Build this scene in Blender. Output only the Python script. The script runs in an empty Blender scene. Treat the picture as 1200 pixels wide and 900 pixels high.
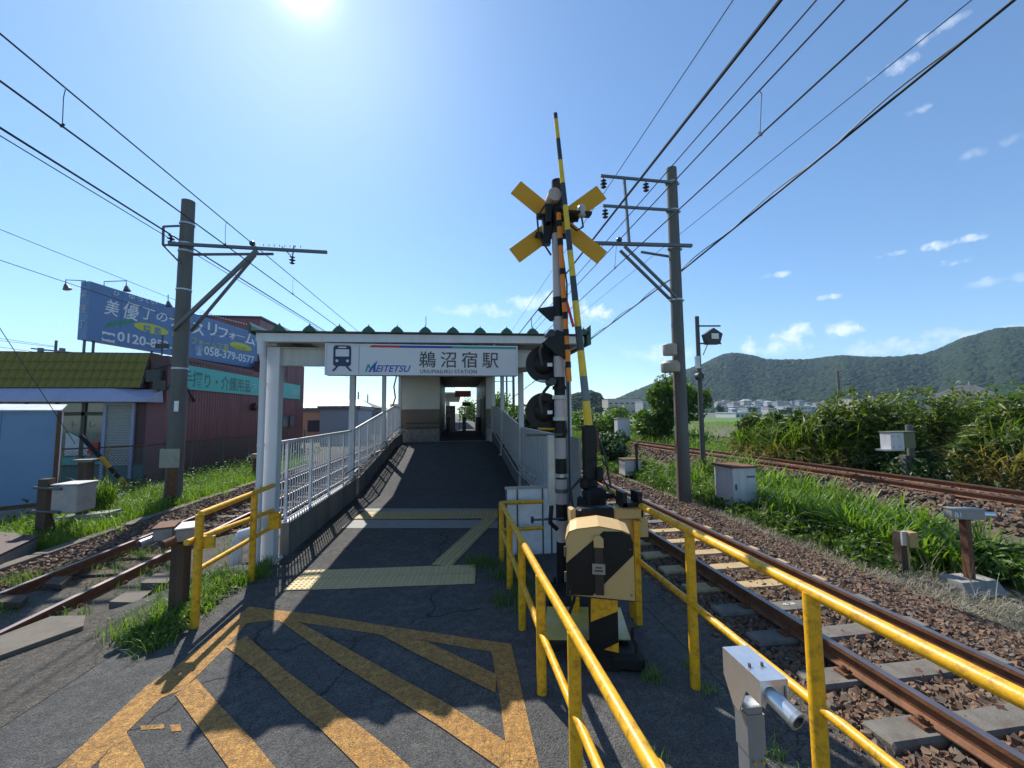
import bpy, math, random
import numpy as np
from mathutils import Vector, Matrix, Euler
C = bpy.context.scene
col = C.collection
rng = np.random.default_rng(7)
random.seed(7)

# ------------------------------------------------------------------ camera
# world: X across the tracks, Y along the tracks, Z up; eye 2.4 m above the crossing
CF, CH = 467.0, 2.4
PITCH, ROLL, YAW = math.atan(34/467), math.radians(0.5), math.radians(7.94)
def _rot(v):
    c, s = math.cos(YAW), math.sin(YAW)
    return np.array([c*v[0]+s*v[1], -s*v[0]+c*v[1], v[2]])
_f = np.array([0, math.cos(PITCH), math.sin(PITCH)]); _r = np.array([1., 0, 0]); _u = np.cross(_r, _f)
_R, _U = _rot(math.cos(ROLL)*_r-math.sin(ROLL)*_u), _rot(math.sin(ROLL)*_r+math.cos(ROLL)*_u)
_f = _rot(_f)
def _d(px, py): return _f+_R*((px-600)/CF)+_U*((450-py)/CF)
# survey helpers: a sight line cut with a plane of the place (level Z, cross-section Y, or line of the track X)
def PZ(px, py, z=0.0):
    v = _d(px, py); p = v*((z-CH)/v[2]); return (p[0], p[1], z)
def PY(px, py, y):
    v = _d(px, py); p = v*(y/v[1]); return (p[0], y, p[2]+CH)
def PX(px, py, x):
    v = _d(px, py); p = v*(x/v[0]); return (x, p[1], p[2]+CH)
cam = bpy.data.cameras.new('camera'); cam.lens = 36*CF/1200; cam.sensor_width = 36; cam.clip_start = 0.05; cam.clip_end = 12000
camo = bpy.data.objects.new('camera', cam); col.objects.link(camo)
camo.matrix_world = Matrix(((_R[0], _U[0], -_f[0], 0), (_R[1], _U[1], -_f[1], 0), (_R[2], _U[2], -_f[2], CH), (0, 0, 0, 1)))
C.camera = camo

# ------------------------------------------------------------------ sky, sun, exposure
SUN_AZ, SUN_EL = math.radians(-21.5), math.radians(46.0)
w = bpy.data.worlds.new('World'); C.world = w; w.use_nodes = True
nt = w.node_tree; nt.nodes.clear()
N = nt.nodes.new; L = nt.links.new
sky = N('ShaderNodeTexSky'); sky.sky_type = 'NISHITA'; sky.sun_disc = False
sky.sun_elevation = SUN_EL; sky.sun_rotation = SUN_AZ
sky.air_density = 1.0; sky.dust_density = 0.2; sky.ozone_density = 2.2; sky.altitude = 50
bg = N('ShaderNodeBackground'); bg.inputs[1].default_value = 0.114
out = N('ShaderNodeOutputWorld')
tc = N('ShaderNodeTexCoord')
def mth(op, a, b=None, c=None, clamp=False):
    n = N('ShaderNodeMath'); n.operation = op; n.use_clamp = clamp
    for i, x in enumerate((a, b, c)):
        if x is None: continue
        if isinstance(x, (int, float)): n.inputs[i].default_value = x
        else: L(x, n.inputs[i])
    return n.outputs[0]
nz = N('ShaderNodeTexNoise'); nz.inputs['Scale'].default_value = 30; nz.inputs['Detail'].default_value = 10; nz.inputs['Roughness'].default_value = 0.62
L(tc.outputs['Generated'], nz.inputs['Vector'])
nz2 = N('ShaderNodeTexNoise'); nz2.inputs['Scale'].default_value = 7; nz2.inputs['Detail'].default_value = 5
L(tc.outputs['Generated'], nz2.inputs['Vector'])
wob = mth('ADD', mth('MULTIPLY', mth('SUBTRACT', nz.outputs[0], 0.5), 6.0), mth('MULTIPLY', mth('SUBTRACT', nz2.outputs[0], 0.5), 1.6))
CLOUDS = [  # direction as seen, half width, half height (picture units of the survey), strength
 (935, 392, 66, 15, .85), (905, 404, 50, 18, .7), (1060, 404, 80, 17, .6), (972, 348, 17, 5, .75), (1122, 283, 46, 8, .8), (1113, 308, 24, 7, .75),
 (1042, 299, 18, 5, .6), (908, 323, 16, 5, .55), (1076, 129, 17, 8, .4), (1085, 46, 17, 9, .5), (1045, 80, 30, 15, .5), (1112, 27, 24, 7, .35),
 (1170, 328, 46, 9, .35), (1168, 170, 34, 10, .22), (697, 369, 30, 13, .85), (640, 352, 52, 14, .55), (560, 364, 60, 12, .45), (770, 415, 60, 14, .45),
 (1165, 392, 60, 12, .5), (800, 446, 90, 10, .4), (420, 440, 90, 22, .45), (1300, 250, 70, 20, .6), (-120, 380, 120, 22, .5), (1420, 90, 60, 22, .6)]
CLOUDS = [c for c in CLOUDS if c[0] not in (-120, 420)]
mask = None
for px, py, a, b, st in CLOUDS:
    v = _d(px, py); k = np.linalg.norm(v); cdir = Vector(v/k)
    rt = cdir.cross(Vector((0, 0, 1))).normalized(); up = rt.cross(cdir)
    def dot(vec, s):
        n = N('ShaderNodeVectorMath'); n.operation = 'DOT_PRODUCT'; L(tc.outputs['Generated'], n.inputs[0]); n.inputs[1].default_value = vec*s; return n.outputs['Value']
    ca = CF*k/a*1.25; cb = CF*k/b*1.25
    x = dot(rt, ca); y = dot(up, cb); z = dot(cdir, 1)
    r2 = mth('ADD', mth('MULTIPLY', x, x), mth('MULTIPLY', y, y))
    m = mth('SUBTRACT', .85, r2)
    m = mth('ADD', m, wob)
    m = mth('MULTIPLY', mth('MULTIPLY', m, 0.75, clamp=True), st)
    m = mth('MULTIPLY', m, mth('GREATER_THAN', z, 0.3))
    m = mth('MULTIPLY', m, mth('LESS_THAN', r2, 9))
    mask = m if mask is None else mth('MAXIMUM', mask, m)
mx = N('ShaderNodeMix'); mx.data_type = 'RGBA'
sdn = N('ShaderNodeVectorMath'); sdn.operation = 'DOT_PRODUCT'; L(tc.outputs['Generated'], sdn.inputs[0]); sdn.inputs[1].default_value = (math.sin(SUN_AZ)*math.cos(SUN_EL), math.cos(SUN_AZ)*math.cos(SUN_EL), math.sin(SUN_EL))
sd_ = mth('MAXIMUM', sdn.outputs['Value'], 0.0)
aur = mth('ADD', mth('MULTIPLY', mth('POWER', sd_, 1100.0), 7.0), mth('MULTIPLY', mth('POWER', sd_, 20.0), 0.7))
tint = N('ShaderNodeMix'); tint.data_type = 'RGBA'; tint.blend_type = 'MULTIPLY'; tint.inputs[0].default_value = 1; L(sky.outputs[0], tint.inputs['A']); tint.inputs['B'].default_value = (.82, 1.0, 1.1, 1)
L(mth('MULTIPLY', mask, 0.8), mx.inputs['Factor']); aa = N('ShaderNodeVectorMath'); aa.operation = 'ADD'; L(tint.outputs['Result'], aa.inputs[0]); ac = N('ShaderNodeCombineXYZ'); L(aur, ac.inputs[0]); L(mth('MULTIPLY', aur, 1.15), ac.inputs[1]); L(mth('MULTIPLY', aur, 1.0), ac.inputs[2]); L(ac.outputs[0], aa.inputs[1]); L(aa.outputs[0], mx.inputs['A']); mx.inputs['B'].default_value = (8.6, 8.9, 9.2, 1)
L(mx.outputs['Result'], bg.inputs[0]); L(bg.outputs[0], out.inputs[0])
sun = bpy.data.lights.new('sun', 'SUN'); sun.energy = 5.0; sun.angle = math.radians(0.53); sun.color = (1.0, 0.95, 0.86)
suno = bpy.data.objects.new('sun', sun); col.objects.link(suno)
sdir = Vector((math.sin(SUN_AZ)*math.cos(SUN_EL), math.cos(SUN_AZ)*math.cos(SUN_EL), math.sin(SUN_EL)))
suno.rotation_euler = sdir.to_track_quat('Z', 'Y').to_euler(); suno.location = (0, 0, 40)
C.view_settings.view_transform = 'Standard'; C.view_settings.look = 'None'; C.view_settings.gamma = 1; C.view_settings.exposure = 0.5
C.cycles.max_bounces = 8; C.cycles.transparent_max_bounces = 8; C.cycles.volume_bounces = 0
try: C.cycles.use_denoising = True
except Exception: pass

# ------------------------------------------------------------------ materials
MATS = {}
def mat(name, base, rough=0.6, metal=0.0, var=0.12, scale=6.0, bump=0.0, bscale=80.0, dirt=None, dscale=3.0, damt=0.5, spec=0.5, island=None, trans=0.0, alpha=None, emit=None, streak=False):
    if name in MATS: return MATS[name]
    m = bpy.data.materials.new(name); m.use_nodes = True; t = m.node_tree; b = t.nodes['Principled BSDF']
    n = t.nodes.new; l = t.links.new
    tcn = n('ShaderNodeTexCoord'); vec = tcn.outputs['Object']
    if streak:
        mp = n('ShaderNodeMapping'); mp.inputs['Scale'].default_value = (1, 1, 0.12); l(vec, mp.inputs[0]); svec = mp.outputs[0]
    else: svec = vec
    no = n('ShaderNodeTexNoise'); no.inputs['Scale'].default_value = scale; no.inputs['Detail'].default_value = 6; no.inputs['Roughness'].default_value = .65; l(svec, no.inputs['Vector'])
    base = tuple(base)
    hi = tuple(min(1, c*(1+var)) for c in base)+(1,); lo = tuple(c*(1-var) for c in base)+(1,)
    r = n('ShaderNodeValToRGB'); r.color_ramp.elements[0].position = .3; r.color_ramp.elements[1].position = .7
    r.color_ramp.elements[0].color = lo; r.color_ramp.elements[1].color = hi; l(no.outputs[0], r.inputs[0])
    c = r.outputs[0]
    if island:
        g = n('ShaderNodeNewGeometry'); ri = n('ShaderNodeValToRGB'); l(g.outputs['Random Per Island'], ri.inputs[0])
        els = ri.color_ramp.elements
        while len(els) < len(island): els.new(0.5)
        for i, cc in enumerate(island): els[i].position = i/(len(island)-1); els[i].color = tuple(cc)+(1,)
        mm = n('ShaderNodeMix'); mm.data_type = 'RGBA'; mm.blend_type = 'MIX'; mm.inputs[0].default_value = .85; l(c, mm.inputs['A']); l(ri.outputs[0], mm.inputs['B']); c = mm.outputs['Result']
    if dirt:
        n2 = n('ShaderNodeTexNoise'); n2.inputs['Scale'].default_value = dscale; n2.inputs['Detail'].default_value = 9; n2.inputs['Roughness'].default_value = .7; l(svec, n2.inputs['Vector'])
        rr = n('ShaderNodeValToRGB'); rr.color_ramp.elements[0].position = .48; rr.color_ramp.elements[1].position = .72
        rr.color_ramp.elements[0].color = (0, 0, 0, 1); rr.color_ramp.elements[1].color = (damt, damt, damt, 1); l(n2.outputs[0], rr.inputs[0])
        mm = n('ShaderNodeMix'); mm.data_type = 'RGBA'; l(rr.outputs[0], mm.inputs['Factor']); l(c, mm.inputs['A']); mm.inputs['B'].default_value = tuple(dirt)+(1,); c = mm.outputs['Result']
    l(c, b.inputs['Base Color'])
    rg = n('ShaderNodeMapRange'); rg.inputs['To Min'].default_value = max(0, rough-.1); rg.inputs['To Max'].default_value = min(1, rough+.1); l(no.outputs[0], rg.inputs[0]); l(rg.outputs[0], b.inputs['Roughness'])
    b.inputs['Metallic'].default_value = metal
    b.inputs['Specular IOR Level'].default_value = spec
    if bump:
        n3 = n('ShaderNodeTexNoise'); n3.inputs['Scale'].default_value = bscale; n3.inputs['Detail'].default_value = 4; l(vec, n3.inputs['Vector'])
        bp = n('ShaderNodeBump'); bp.inputs['Strength'].default_value = bump; bp.inputs['Distance'].default_value = 0.01; l(n3.outputs[0], bp.inputs['Height']); l(bp.outputs[0], b.inputs['Normal'])
    if emit: b.inputs['Emission Color'].default_value = tuple(emit[:3])+(1,); b.inputs['Emission Strength'].default_value = emit[3]
    if trans:
        tl = n('ShaderNodeBsdfTranslucent'); ms = n('ShaderNodeMixShader'); ms.inputs[0].default_value = trans
        hs = n('ShaderNodeMix'); hs.data_type = 'RGBA'; hs.blend_type = 'MULTIPLY'; hs.inputs[0].default_value = 1; l(c, hs.inputs['A']); hs.inputs['B'].default_value = (1.5, 1.6, .5, 1)
        l(hs.outputs['Result'], tl.inputs[0]); o = t.nodes['Material Output']; l(b.outputs[0], ms.inputs[1]); l(tl.outputs[0], ms.inputs[2]); l(ms.outputs[0], o.inputs[0])
    MATS[name] = m; return m

white_paint = mat('white_paint', (.62, .63, .66), .45, var=.05, dirt=(.35, .33, .3), dscale=2.2, damt=.35, bump=.05, streak=True)
cream_wall = mat('cream_wall', (.62, .6, .56), .7, var=.05, dirt=(.35, .32, .28), dscale=1.5, damt=.3, bump=.1)
beam_paint = mat('beam_paint', (.5, .5, .47), .5, var=.06, dirt=(.25, .2, .15), dscale=2.5, damt=.45, streak=True)
arm_steel = mat('arm_steel', (.13, .15, .17), .5, .5, var=.12, dirt=(.08, .07, .06), dscale=5, damt=.4)
steel_grey = mat('steel_grey', (.13, .135, .14), .5, .6, var=.15, dirt=(.12, .08, .05), dscale=6, damt=.4)
galv = mat('galvanised_steel', (.42, .44, .46), .42, .75, var=.12, scale=18, dirt=(.2, .17, .14), dscale=4, damt=.3)
stainless = mat('stainless_steel', (.74, .74, .75), .34, .85, var=.04, scale=25, dirt=(.45, .43, .4), dscale=7, damt=.12)
sleeper_concrete = mat('sleeper_concrete', (.15, .135, .115), .9, 0, var=.25, scale=6, bump=.6, bscale=110, dirt=(.09, .05, .03), dscale=5, damt=.7)
slab_m = mat('slab_concrete', (.15, .13, .105), .9, 0, var=.22, scale=5, bump=.6, bscale=100, dirt=(.07, .06, .045), dscale=3, damt=.7)
dark_steel = mat('dark_steel', (.035, .037, .04), .45, .3, var=.2)
black_paint = mat('black_paint', (.009, .009, .01), .5, 0, var=.25, dirt=(.04, .036, .03), dscale=5, damt=.3, spec=.3)
yellow_rail = mat('yellow_rail_paint', (.78, .4, .012), .4, 0, var=.12, scale=9, dirt=(.14, .07, .025), dscale=20, damt=.75, bump=.15, bscale=60)
yellow_sign = mat('yellow_sign_paint', (.62, .3, .003), .6, 0, var=.06)
cream_paint = mat('cream_paint', (.56, .375, .15), .45, 0, var=.06, dirt=(.3, .2, .1), dscale=6, damt=.35, bump=.05)
orange_tube = mat('orange_tube', (.9, .3, .01), .4, 0, var=.05, trans=.25)
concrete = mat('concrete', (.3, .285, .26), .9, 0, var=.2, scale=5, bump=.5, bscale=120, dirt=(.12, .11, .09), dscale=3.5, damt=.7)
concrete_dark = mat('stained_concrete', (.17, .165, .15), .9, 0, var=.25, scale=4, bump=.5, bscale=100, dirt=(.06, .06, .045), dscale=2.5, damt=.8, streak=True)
pole_concrete = mat('pole_concrete', (.115, .115, .108), .85, 0, var=.18, scale=7, bump=.25, bscale=60, dirt=(.1, .09, .07), dscale=3, damt=.6, streak=True)
rust = mat('rust', (.16, .07, .035), .85, .1, var=.35, scale=14, bump=.5, bscale=90, dirt=(.07, .035, .02), dscale=8, damt=.8)
rail_side = mat('rail_side', (.2, .085, .04), .75, .2, var=.3, scale=9, bump=.3, bscale=60, dirt=(.05, .03, .02), dscale=6, damt=.7)
rail_top = mat('rail_top', (.24, .2, .2), .4, .85, var=.12, scale=4)
wood_dark = mat('weathered_timber', (.075, .05, .033), .9, 0, var=.35, scale=9, bump=.6, bscale=50, streak=True)
wood_tan = mat('tan_timber', (.42, .28, .12), .85, 0, var=.15, scale=9, bump=.4, bscale=60, dirt=(.12, .08, .04), dscale=5, damt=.7)
sleeper_yellow = mat('yellow_synthetic_sleeper', (.42, .3, .15), .8, 0, var=.12, scale=8, bump=.4, bscale=60, dirt=(.2, .13, .06), dscale=4, damt=.8)
roof_green = mat('green_roof_metal', (.02, .075, .05), .4, .2, var=.15)
roof_pale = mat('roof_sheet', (.3, .36, .33), .4, .3, var=.12, dirt=(.12, .12, .1), dscale=1.5, damt=.4)
maroon = mat('maroon_cladding', (.21, .075, .085), .5, .1, var=.12, scale=2, dirt=(.07, .03, .03), dscale=1.2, damt=.5, streak=True)
maroon_dark = mat('maroon_trim', (.07, .025, .028), .5, .1, var=.12)
green_tile = mat('moss_green_tile', (.2, .165, .018), .45, 0, var=.2, scale=3, dirt=(.05, .06, .01), dscale=2, damt=.5)
lavender = mat('lavender_awning', (.36, .36, .5), .5, 0, var=.05, dirt=(.2, .18, .2), dscale=2, damt=.3)
blue_cont = mat('blue_container_paint', (.16, .27, .44), .55, .1, var=.05, scale=1.5, dirt=(.07, .16, .25), dscale=1.5, damt=.4)
blue_sign = mat('blue_billboard', (.13, .23, .42), .5, 0, var=.06, scale=2, dirt=(.1, .15, .3), dscale=1.5, damt=.3)
teal_sign = mat('teal_sign', (.06, .42, .38), .5, 0, var=.05)
white_ink = mat('white_ink', (.78, .78, .76), .5, 0, var=.05)
yellow_ink = mat('yellow_ink', (.6, .6, .05), .5, 0, var=.08)
green_ink = mat('green_ink', (.03, .3, .1), .5, 0, var=.1)
navy_ink = mat('navy_ink', (.012, .03, .09), .5, 0, var=.05)
logo_blue = mat('logo_blue', (.01, .06, .38), .5, 0, var=.05)
logo_teal = mat('logo_teal', (.0, .3, .3), .5, 0, var=.05)
red_ink = mat('red_ink', (.55, .015, .02), .5, 0, var=.05)
grey_ink = mat('dark_grey_ink', (.06, .055, .06), .5, 0, var=.05)
tile_brown = mat('brown_wall_tile', (.2, .145, .11), .6, 0, var=.1, scale=4)
tactile = mat('tactile_paving', (.62, .47, .22), .7, 0, var=.1, scale=3, bump=.2, dirt=(.3, .25, .16), dscale=3, damt=.6)
tactile_s = mat('tactile_strip_grey', (.3, .3, .29), .8, 0, var=.1, bump=.3)
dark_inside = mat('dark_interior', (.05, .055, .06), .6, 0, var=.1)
glass = mat('window_glass', (.1, .13, .14), .08, 0, var=.05, spec=.9)
lamp_lit = mat('lit_tube', (.9, .9, .85), .5, 0, emit=(1, 1, .9, .9))
led_red = mat('red_display', (.08, .01, .01), .4, 0, emit=(.5, .02, .01, .03))
insul = mat('brown_porcelain', (.035, .025, .022), .2, 0, var=.2)
wire_m = mat('wire', (.02, .02, .022), .6, .2, var=.1)
leaf_mid = mat('leaf_mid', (.07, .12, .02), .55, 0, trans=.38, island=((.04, .085, .012), (.09, .16, .02), (.14, .23, .035), (.06, .115, .016)))
leaf_dark = mat('leaf_dark', (.03, .06, .015), .5, 0, trans=.3, island=((.018, .042, .01), (.035, .075, .015), (.06, .11, .02), (.028, .06, .012)))
leaf_blue = mat('leaf_bluegreen', (.03, .075, .03), .5, 0, trans=.3, island=((.02, .055, .02), (.04, .095, .035), (.06, .125, .045)))
leaf_vine = mat('leaf_vine', (.09, .12, .02), .5, 0, trans=.35, island=((.03, .055, .01), (.08, .13, .02), (.2, .24, .03), (.055, .09, .015)))
blade_lime = mat('grass_lime', (.12, .22, .02), .5, 0, trans=.45, island=((.06, .13, .012), (.13, .23, .022), (.2, .3, .045), (.09, .17, .015)))
blade_mid = mat('grass_mid', (.09, .15, .02), .55, 0, trans=.4, island=((.05, .1, .012), (.1, .18, .02), (.15, .22, .04)))
blade_dry = mat('grass_dry', (.3, .23, .1), .7, 0, trans=.3, island=((.2, .14, .06), (.36, .28, .13), (.28, .24, .09), (.14, .15, .04)))
straw = mat('straw_litter', (.3, .26, .2), .85, 0, island=((.2, .17, .12), (.38, .34, .27), (.26, .22, .15)))
stone_m = mat('ballast_stone', (.13, .085, .06), .9, 0, var=.3, scale=40, bump=.4, bscale=200, island=((.05, .036, .028), (.17, .09, .05), (.23, .15, .095), (.12, .055, .03), (.17, .14, .11), (.09, .06, .042)))

# ------------------------------------------------------------------ mesh helpers
class MB:
    def __init__(s): s.v = []; s.f = []; s.m = []
    def add(s, vs, fs, mi=0):
        o = len(s.v); s.v += [tuple(p) for p in vs]; s.f += [tuple(i+o for i in f) for f in fs]; s.m += [mi]*len(fs); return s
    def box(s, a, b, mi=0):
        x0, y0, z0 = (min(a[i], b[i]) for i in range(3)); x1, y1, z1 = (max(a[i], b[i]) for i in range(3))
        return s.add([(x0,y0,z0),(x1,y0,z0),(x1,y1,z0),(x0,y1,z0),(x0,y0,z1),(x1,y0,z1),(x1,y1,z1),(x0,y1,z1)], [(0,3,2,1),(4,5,6,7),(0,1,5,4),(1,2,6,5),(2,3,7,6),(3,0,4,7)], mi)
    def cbox(s, c, size, mi=0, rz=0, bev=0):
        hx, hy, hz = (q/2 for q in size); cr, sr = math.cos(rz), math.sin(rz)
        if not bev:
            pts = [(x, y, z) for z in (-hz, hz) for x, y in ((-hx,-hy),(hx,-hy),(hx,hy),(-hx,hy))]; fs = [(0,3,2,1),(4,5,6,7),(0,1,5,4),(1,2,6,5),(2,3,7,6),(3,0,4,7)]
        else:
            b = bev; pts = []; fs = []
            def ring(ix, iy, z):
                return [(-ix,-iy+b,z),(-ix+b,-iy,z),(ix-b,-iy,z),(ix,-iy+b,z),(ix,iy-b,z),(ix-b,iy,z),(-ix+b,iy,z),(-ix,iy-b,z)]
            for z, d in ((-hz, b), (-hz+b, 0), (hz-b, 0), (hz, b)): pts += ring(hx-d, hy-d, z)
            for k in range(3):
                for i in range(8): j = (i+1) % 8; fs.append((k*8+i, k*8+j, k*8+8+j, k*8+8+i))
            fs.append(tuple(range(7, -1, -1))); fs.append(tuple(range(24, 32)))
        return s.add([(c[0]+x*cr-y*sr, c[1]+x*sr+y*cr, c[2]+z) for x, y, z in pts], fs, mi)
    def cyl(s, p0, p1, r0, r1=None, n=12, mi=0, caps=True):
        r1 = r0 if r1 is None else r1; a = Vector(p0); b = Vector(p1); d = (b-a).normalized()
        x = d.orthogonal().normalized() if abs(d.z) < .99 else Vector((1, 0, 0)); y = d.cross(x).normalized(); x = y.cross(d)
        vs = [tuple(c+(x*math.cos(t)+y*math.sin(t))*r) for c, r in ((a, r0), (b, r1)) for t in [2*math.pi*i/n for i in range(n)]]
        fs = [(i, (i+1) % n, n+(i+1) % n, n+i) for i in range(n)]
        if caps: fs += [tuple(range(n-1, -1, -1)), tuple(range(n, 2*n))]
        return s.add(vs, fs, mi)
    def tube(s, pts, r, n=8, mi=0, r_end=None):
        P = [Vector(p) for p in pts]; m = len(P); vs = []
        x = None
        for i, p in enumerate(P):
            d = (P[min(i+1, m-1)]-P[max(i-1, 0)]).normalized()
            if x is None: x = d.orthogonal().normalized()
            else:
                x = (x-d*x.dot(d))
                x = x.normalized() if x.length > 1e-6 else d.orthogonal().normalized()
            y = d.cross(x); rr = r if r_end is None else r+(r_end-r)*i/(m-1)
            vs += [tuple(p+(x*math.cos(t)+y*math.sin(t))*rr) for t in [2*math.pi*k/n for k in range(n)]]
        fs = [(i*n+k, i*n+(k+1) % n, (i+1)*n+(k+1) % n, (i+1)*n+k) for i in range(m-1) for k in range(n)]
        fs += [tuple(range(n-1, -1, -1)), tuple(range((m-1)*n, m*n))]
        return s.add(vs, fs, mi)
    def beam(s, p0, p1, w_, h_, mi=0):
        a = Vector(p0); b = Vector(p1); d = (b-a).normalized(); up = Vector((0, 0, 1)) if abs(d.z) < .95 else Vector((0, 1, 0))
        x = d.cross(up).normalized()*(w_/2); y = x.cross(d).normalized()*(h_/2)
        vs = [tuple(c+sx*x+sy*y) for c in (a, b) for sx, sy in ((-1,-1),(1,-1),(1,1),(-1,1))]
        return s.add(vs, [(0,1,2,3),(7,6,5,4),(0,4,5,1),(1,5,6,2),(2,6,7,3),(3,7,4,0)], mi)
    def prism(s, poly, off, mi=0):
        n = len(poly); o = Vector(off); vs = [tuple(p) for p in poly]+[tuple(Vector(p)+o) for p in poly]
        fs = [tuple(range(n-1, -1, -1)), tuple(range(n, 2*n))]+[(i, (i+1) % n, n+(i+1) % n, n+i) for i in range(n)]
        return s.add(vs, fs, mi)
    def lathe(s, c, prof, n=16, mi=0, axis=(0, 0, 1)):
        ax = Vector(axis).normalized(); x = ax.orthogonal().normalized(); y = ax.cross(x); c = Vector(c); vs = []
        for r, h in prof: vs += [tuple(c+ax*h+(x*math.cos(t)+y*math.sin(t))*max(r, 1e-4)) for t in [2*math.pi*k/n for k in range(n)]]
        m = len(prof); fs = [(i*n+k, i*n+(k+1) % n, (i+1)*n+(k+1) % n, (i+1)*n+k) for i in range(m-1) for k in range(n)]
        fs += [tuple(range(n-1, -1, -1)), tuple(range((m-1)*n, m*n))]
        return s.add(vs, fs, mi)
    def ball(s, c, r, mi=0, n=10, sc=(1, 1, 1)):
        o = len(s.v); vs = []; fs = []
        for i in range(1, n//2+1):
            t = math.pi*i/(n//2+1)
            for k in range(n): a = 2*math.pi*k/n; vs.append((c[0]+r*sc[0]*math.sin(t)*math.cos(a), c[1]+r*sc[1]*math.sin(t)*math.sin(a), c[2]+r*sc[2]*math.cos(t)))
        q = n//2
        vs += [(c[0], c[1], c[2]+r*sc[2]), (c[0], c[1], c[2]-r*sc[2])]
        fs += [(i*n+k, (i+1)*n+k, (i+1)*n+(k+1) % n, i*n+(k+1) % n) for i in range(q-1) for k in range(n)]
        fs += [(q*n, k, (k+1) % n) for k in range(n)]+[(q*n+1, (q-1)*n+(k+1) % n, (q-1)*n+k) for k in range(n)]
        return s.add(vs, fs, mi)
    def build(s, name, mats, parent=None, smooth=None, **tags):
        org = wloc(parent)
        me = bpy.data.meshes.new(name); me.from_pydata([(v[0]-org[0], v[1]-org[1], v[2]-org[2]) for v in s.v], [], s.f)
        for m in (mats if isinstance(mats, (list, tuple)) else [mats]): me.materials.append(m)
        me.polygons.foreach_set('material_index', s.m)
        if smooth is not None:
            me.polygons.foreach_set('use_smooth', [True]*len(s.f)); me.update()
            try: me.set_sharp_from_angle(angle=math.radians(smooth))
            except Exception: pass
        me.update()
        o = bpy.data.objects.new(name, me); col.objects.link(o); o.parent = parent
        for k, v in tags.items(): o[k] = v
        return o
def wloc(p):
    r = Vector((0, 0, 0))
    while p is not None: r += p.location; p = p.parent
    return r
def thing(name, label, cat, loc=(0, 0, 0), group=None):
    o = bpy.data.objects.new(name, None); col.objects.link(o); o.location = loc; o.empty_display_size = .2
    o['label'] = label; o['category'] = cat
    if group: o['group'] = group
    return o
def tagt(o, label, cat, group=None):
    o['label'] = label; o['category'] = cat
    if group: o['group'] = group
    return o
def arr_mesh(name, V, F, mats, parent=None, smooth=False, mi=None):
    V = np.asarray(V, dtype=np.float32)-np.array(wloc(parent), dtype=np.float32); F = np.asarray(F, dtype=np.int32); k = F.shape[1]
    me = bpy.data.meshes.new(name); me.vertices.add(len(V)); me.vertices.foreach_set('co', V.ravel())
    me.loops.add(F.size); me.loops.foreach_set('vertex_index', F.ravel()); me.polygons.add(len(F))
    me.polygons.foreach_set('loop_start', np.arange(0, F.size, k, dtype=np.int32))
    for m in (mats if isinstance(mats, (list, tuple)) else [mats]): me.materials.append(m)
    if mi is not None: me.polygons.foreach_set('material_index', np.asarray(mi, dtype=np.int32))
    me.polygons.foreach_set('use_smooth', np.full(len(F), smooth)); me.update(calc_edges=True); me.validate()
    o = bpy.data.objects.new(name, me); col.objects.link(o); o.parent = parent; return o
def copy_tree(o, parent=None):
    c = o.copy(); col.objects.link(c); c.parent = parent
    for ch in list(o.children): copy_tree(ch, c)
    return c
def clone(o, parent, delta=(0, 0, 0)):
    c = o.copy(); col.objects.link(c); c.parent = parent; c.location = Vector(o.location)+Vector(delta); return c
def text(body, size, loc, rot, m, parent, name='lettering', shear=0.0, xs=1.0, align='LEFT', bold=0.0, ex=0.0015, space=1.0, kind=None):
    cu = bpy.data.curves.new('txt', 'FONT'); cu.body = body; cu.size = size; cu.shear = shear; cu.align_x = align; cu.extrude = ex; cu.offset = bold; cu.space_character = space
    cu.resolution_u = 3
    t = bpy.data.objects.new('txt', cu); col.objects.link(t)
    dg = bpy.context.evaluated_depsgraph_get(); me = bpy.data.meshes.new_from_object(t.evaluated_get(dg)); me.name = name
    bpy.data.objects.remove(t)
    me.transform(Matrix.Diagonal((xs, 1, 1, 1))); me.materials.clear(); me.materials.append(m)
    o = bpy.data.objects.new(name, me); col.objects.link(o); o.parent = parent; o.location = Vector(loc)-wloc(parent); o.rotation_euler = rot; return o
RF = (math.pi/2, 0, 0)           # faces -Y
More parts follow.
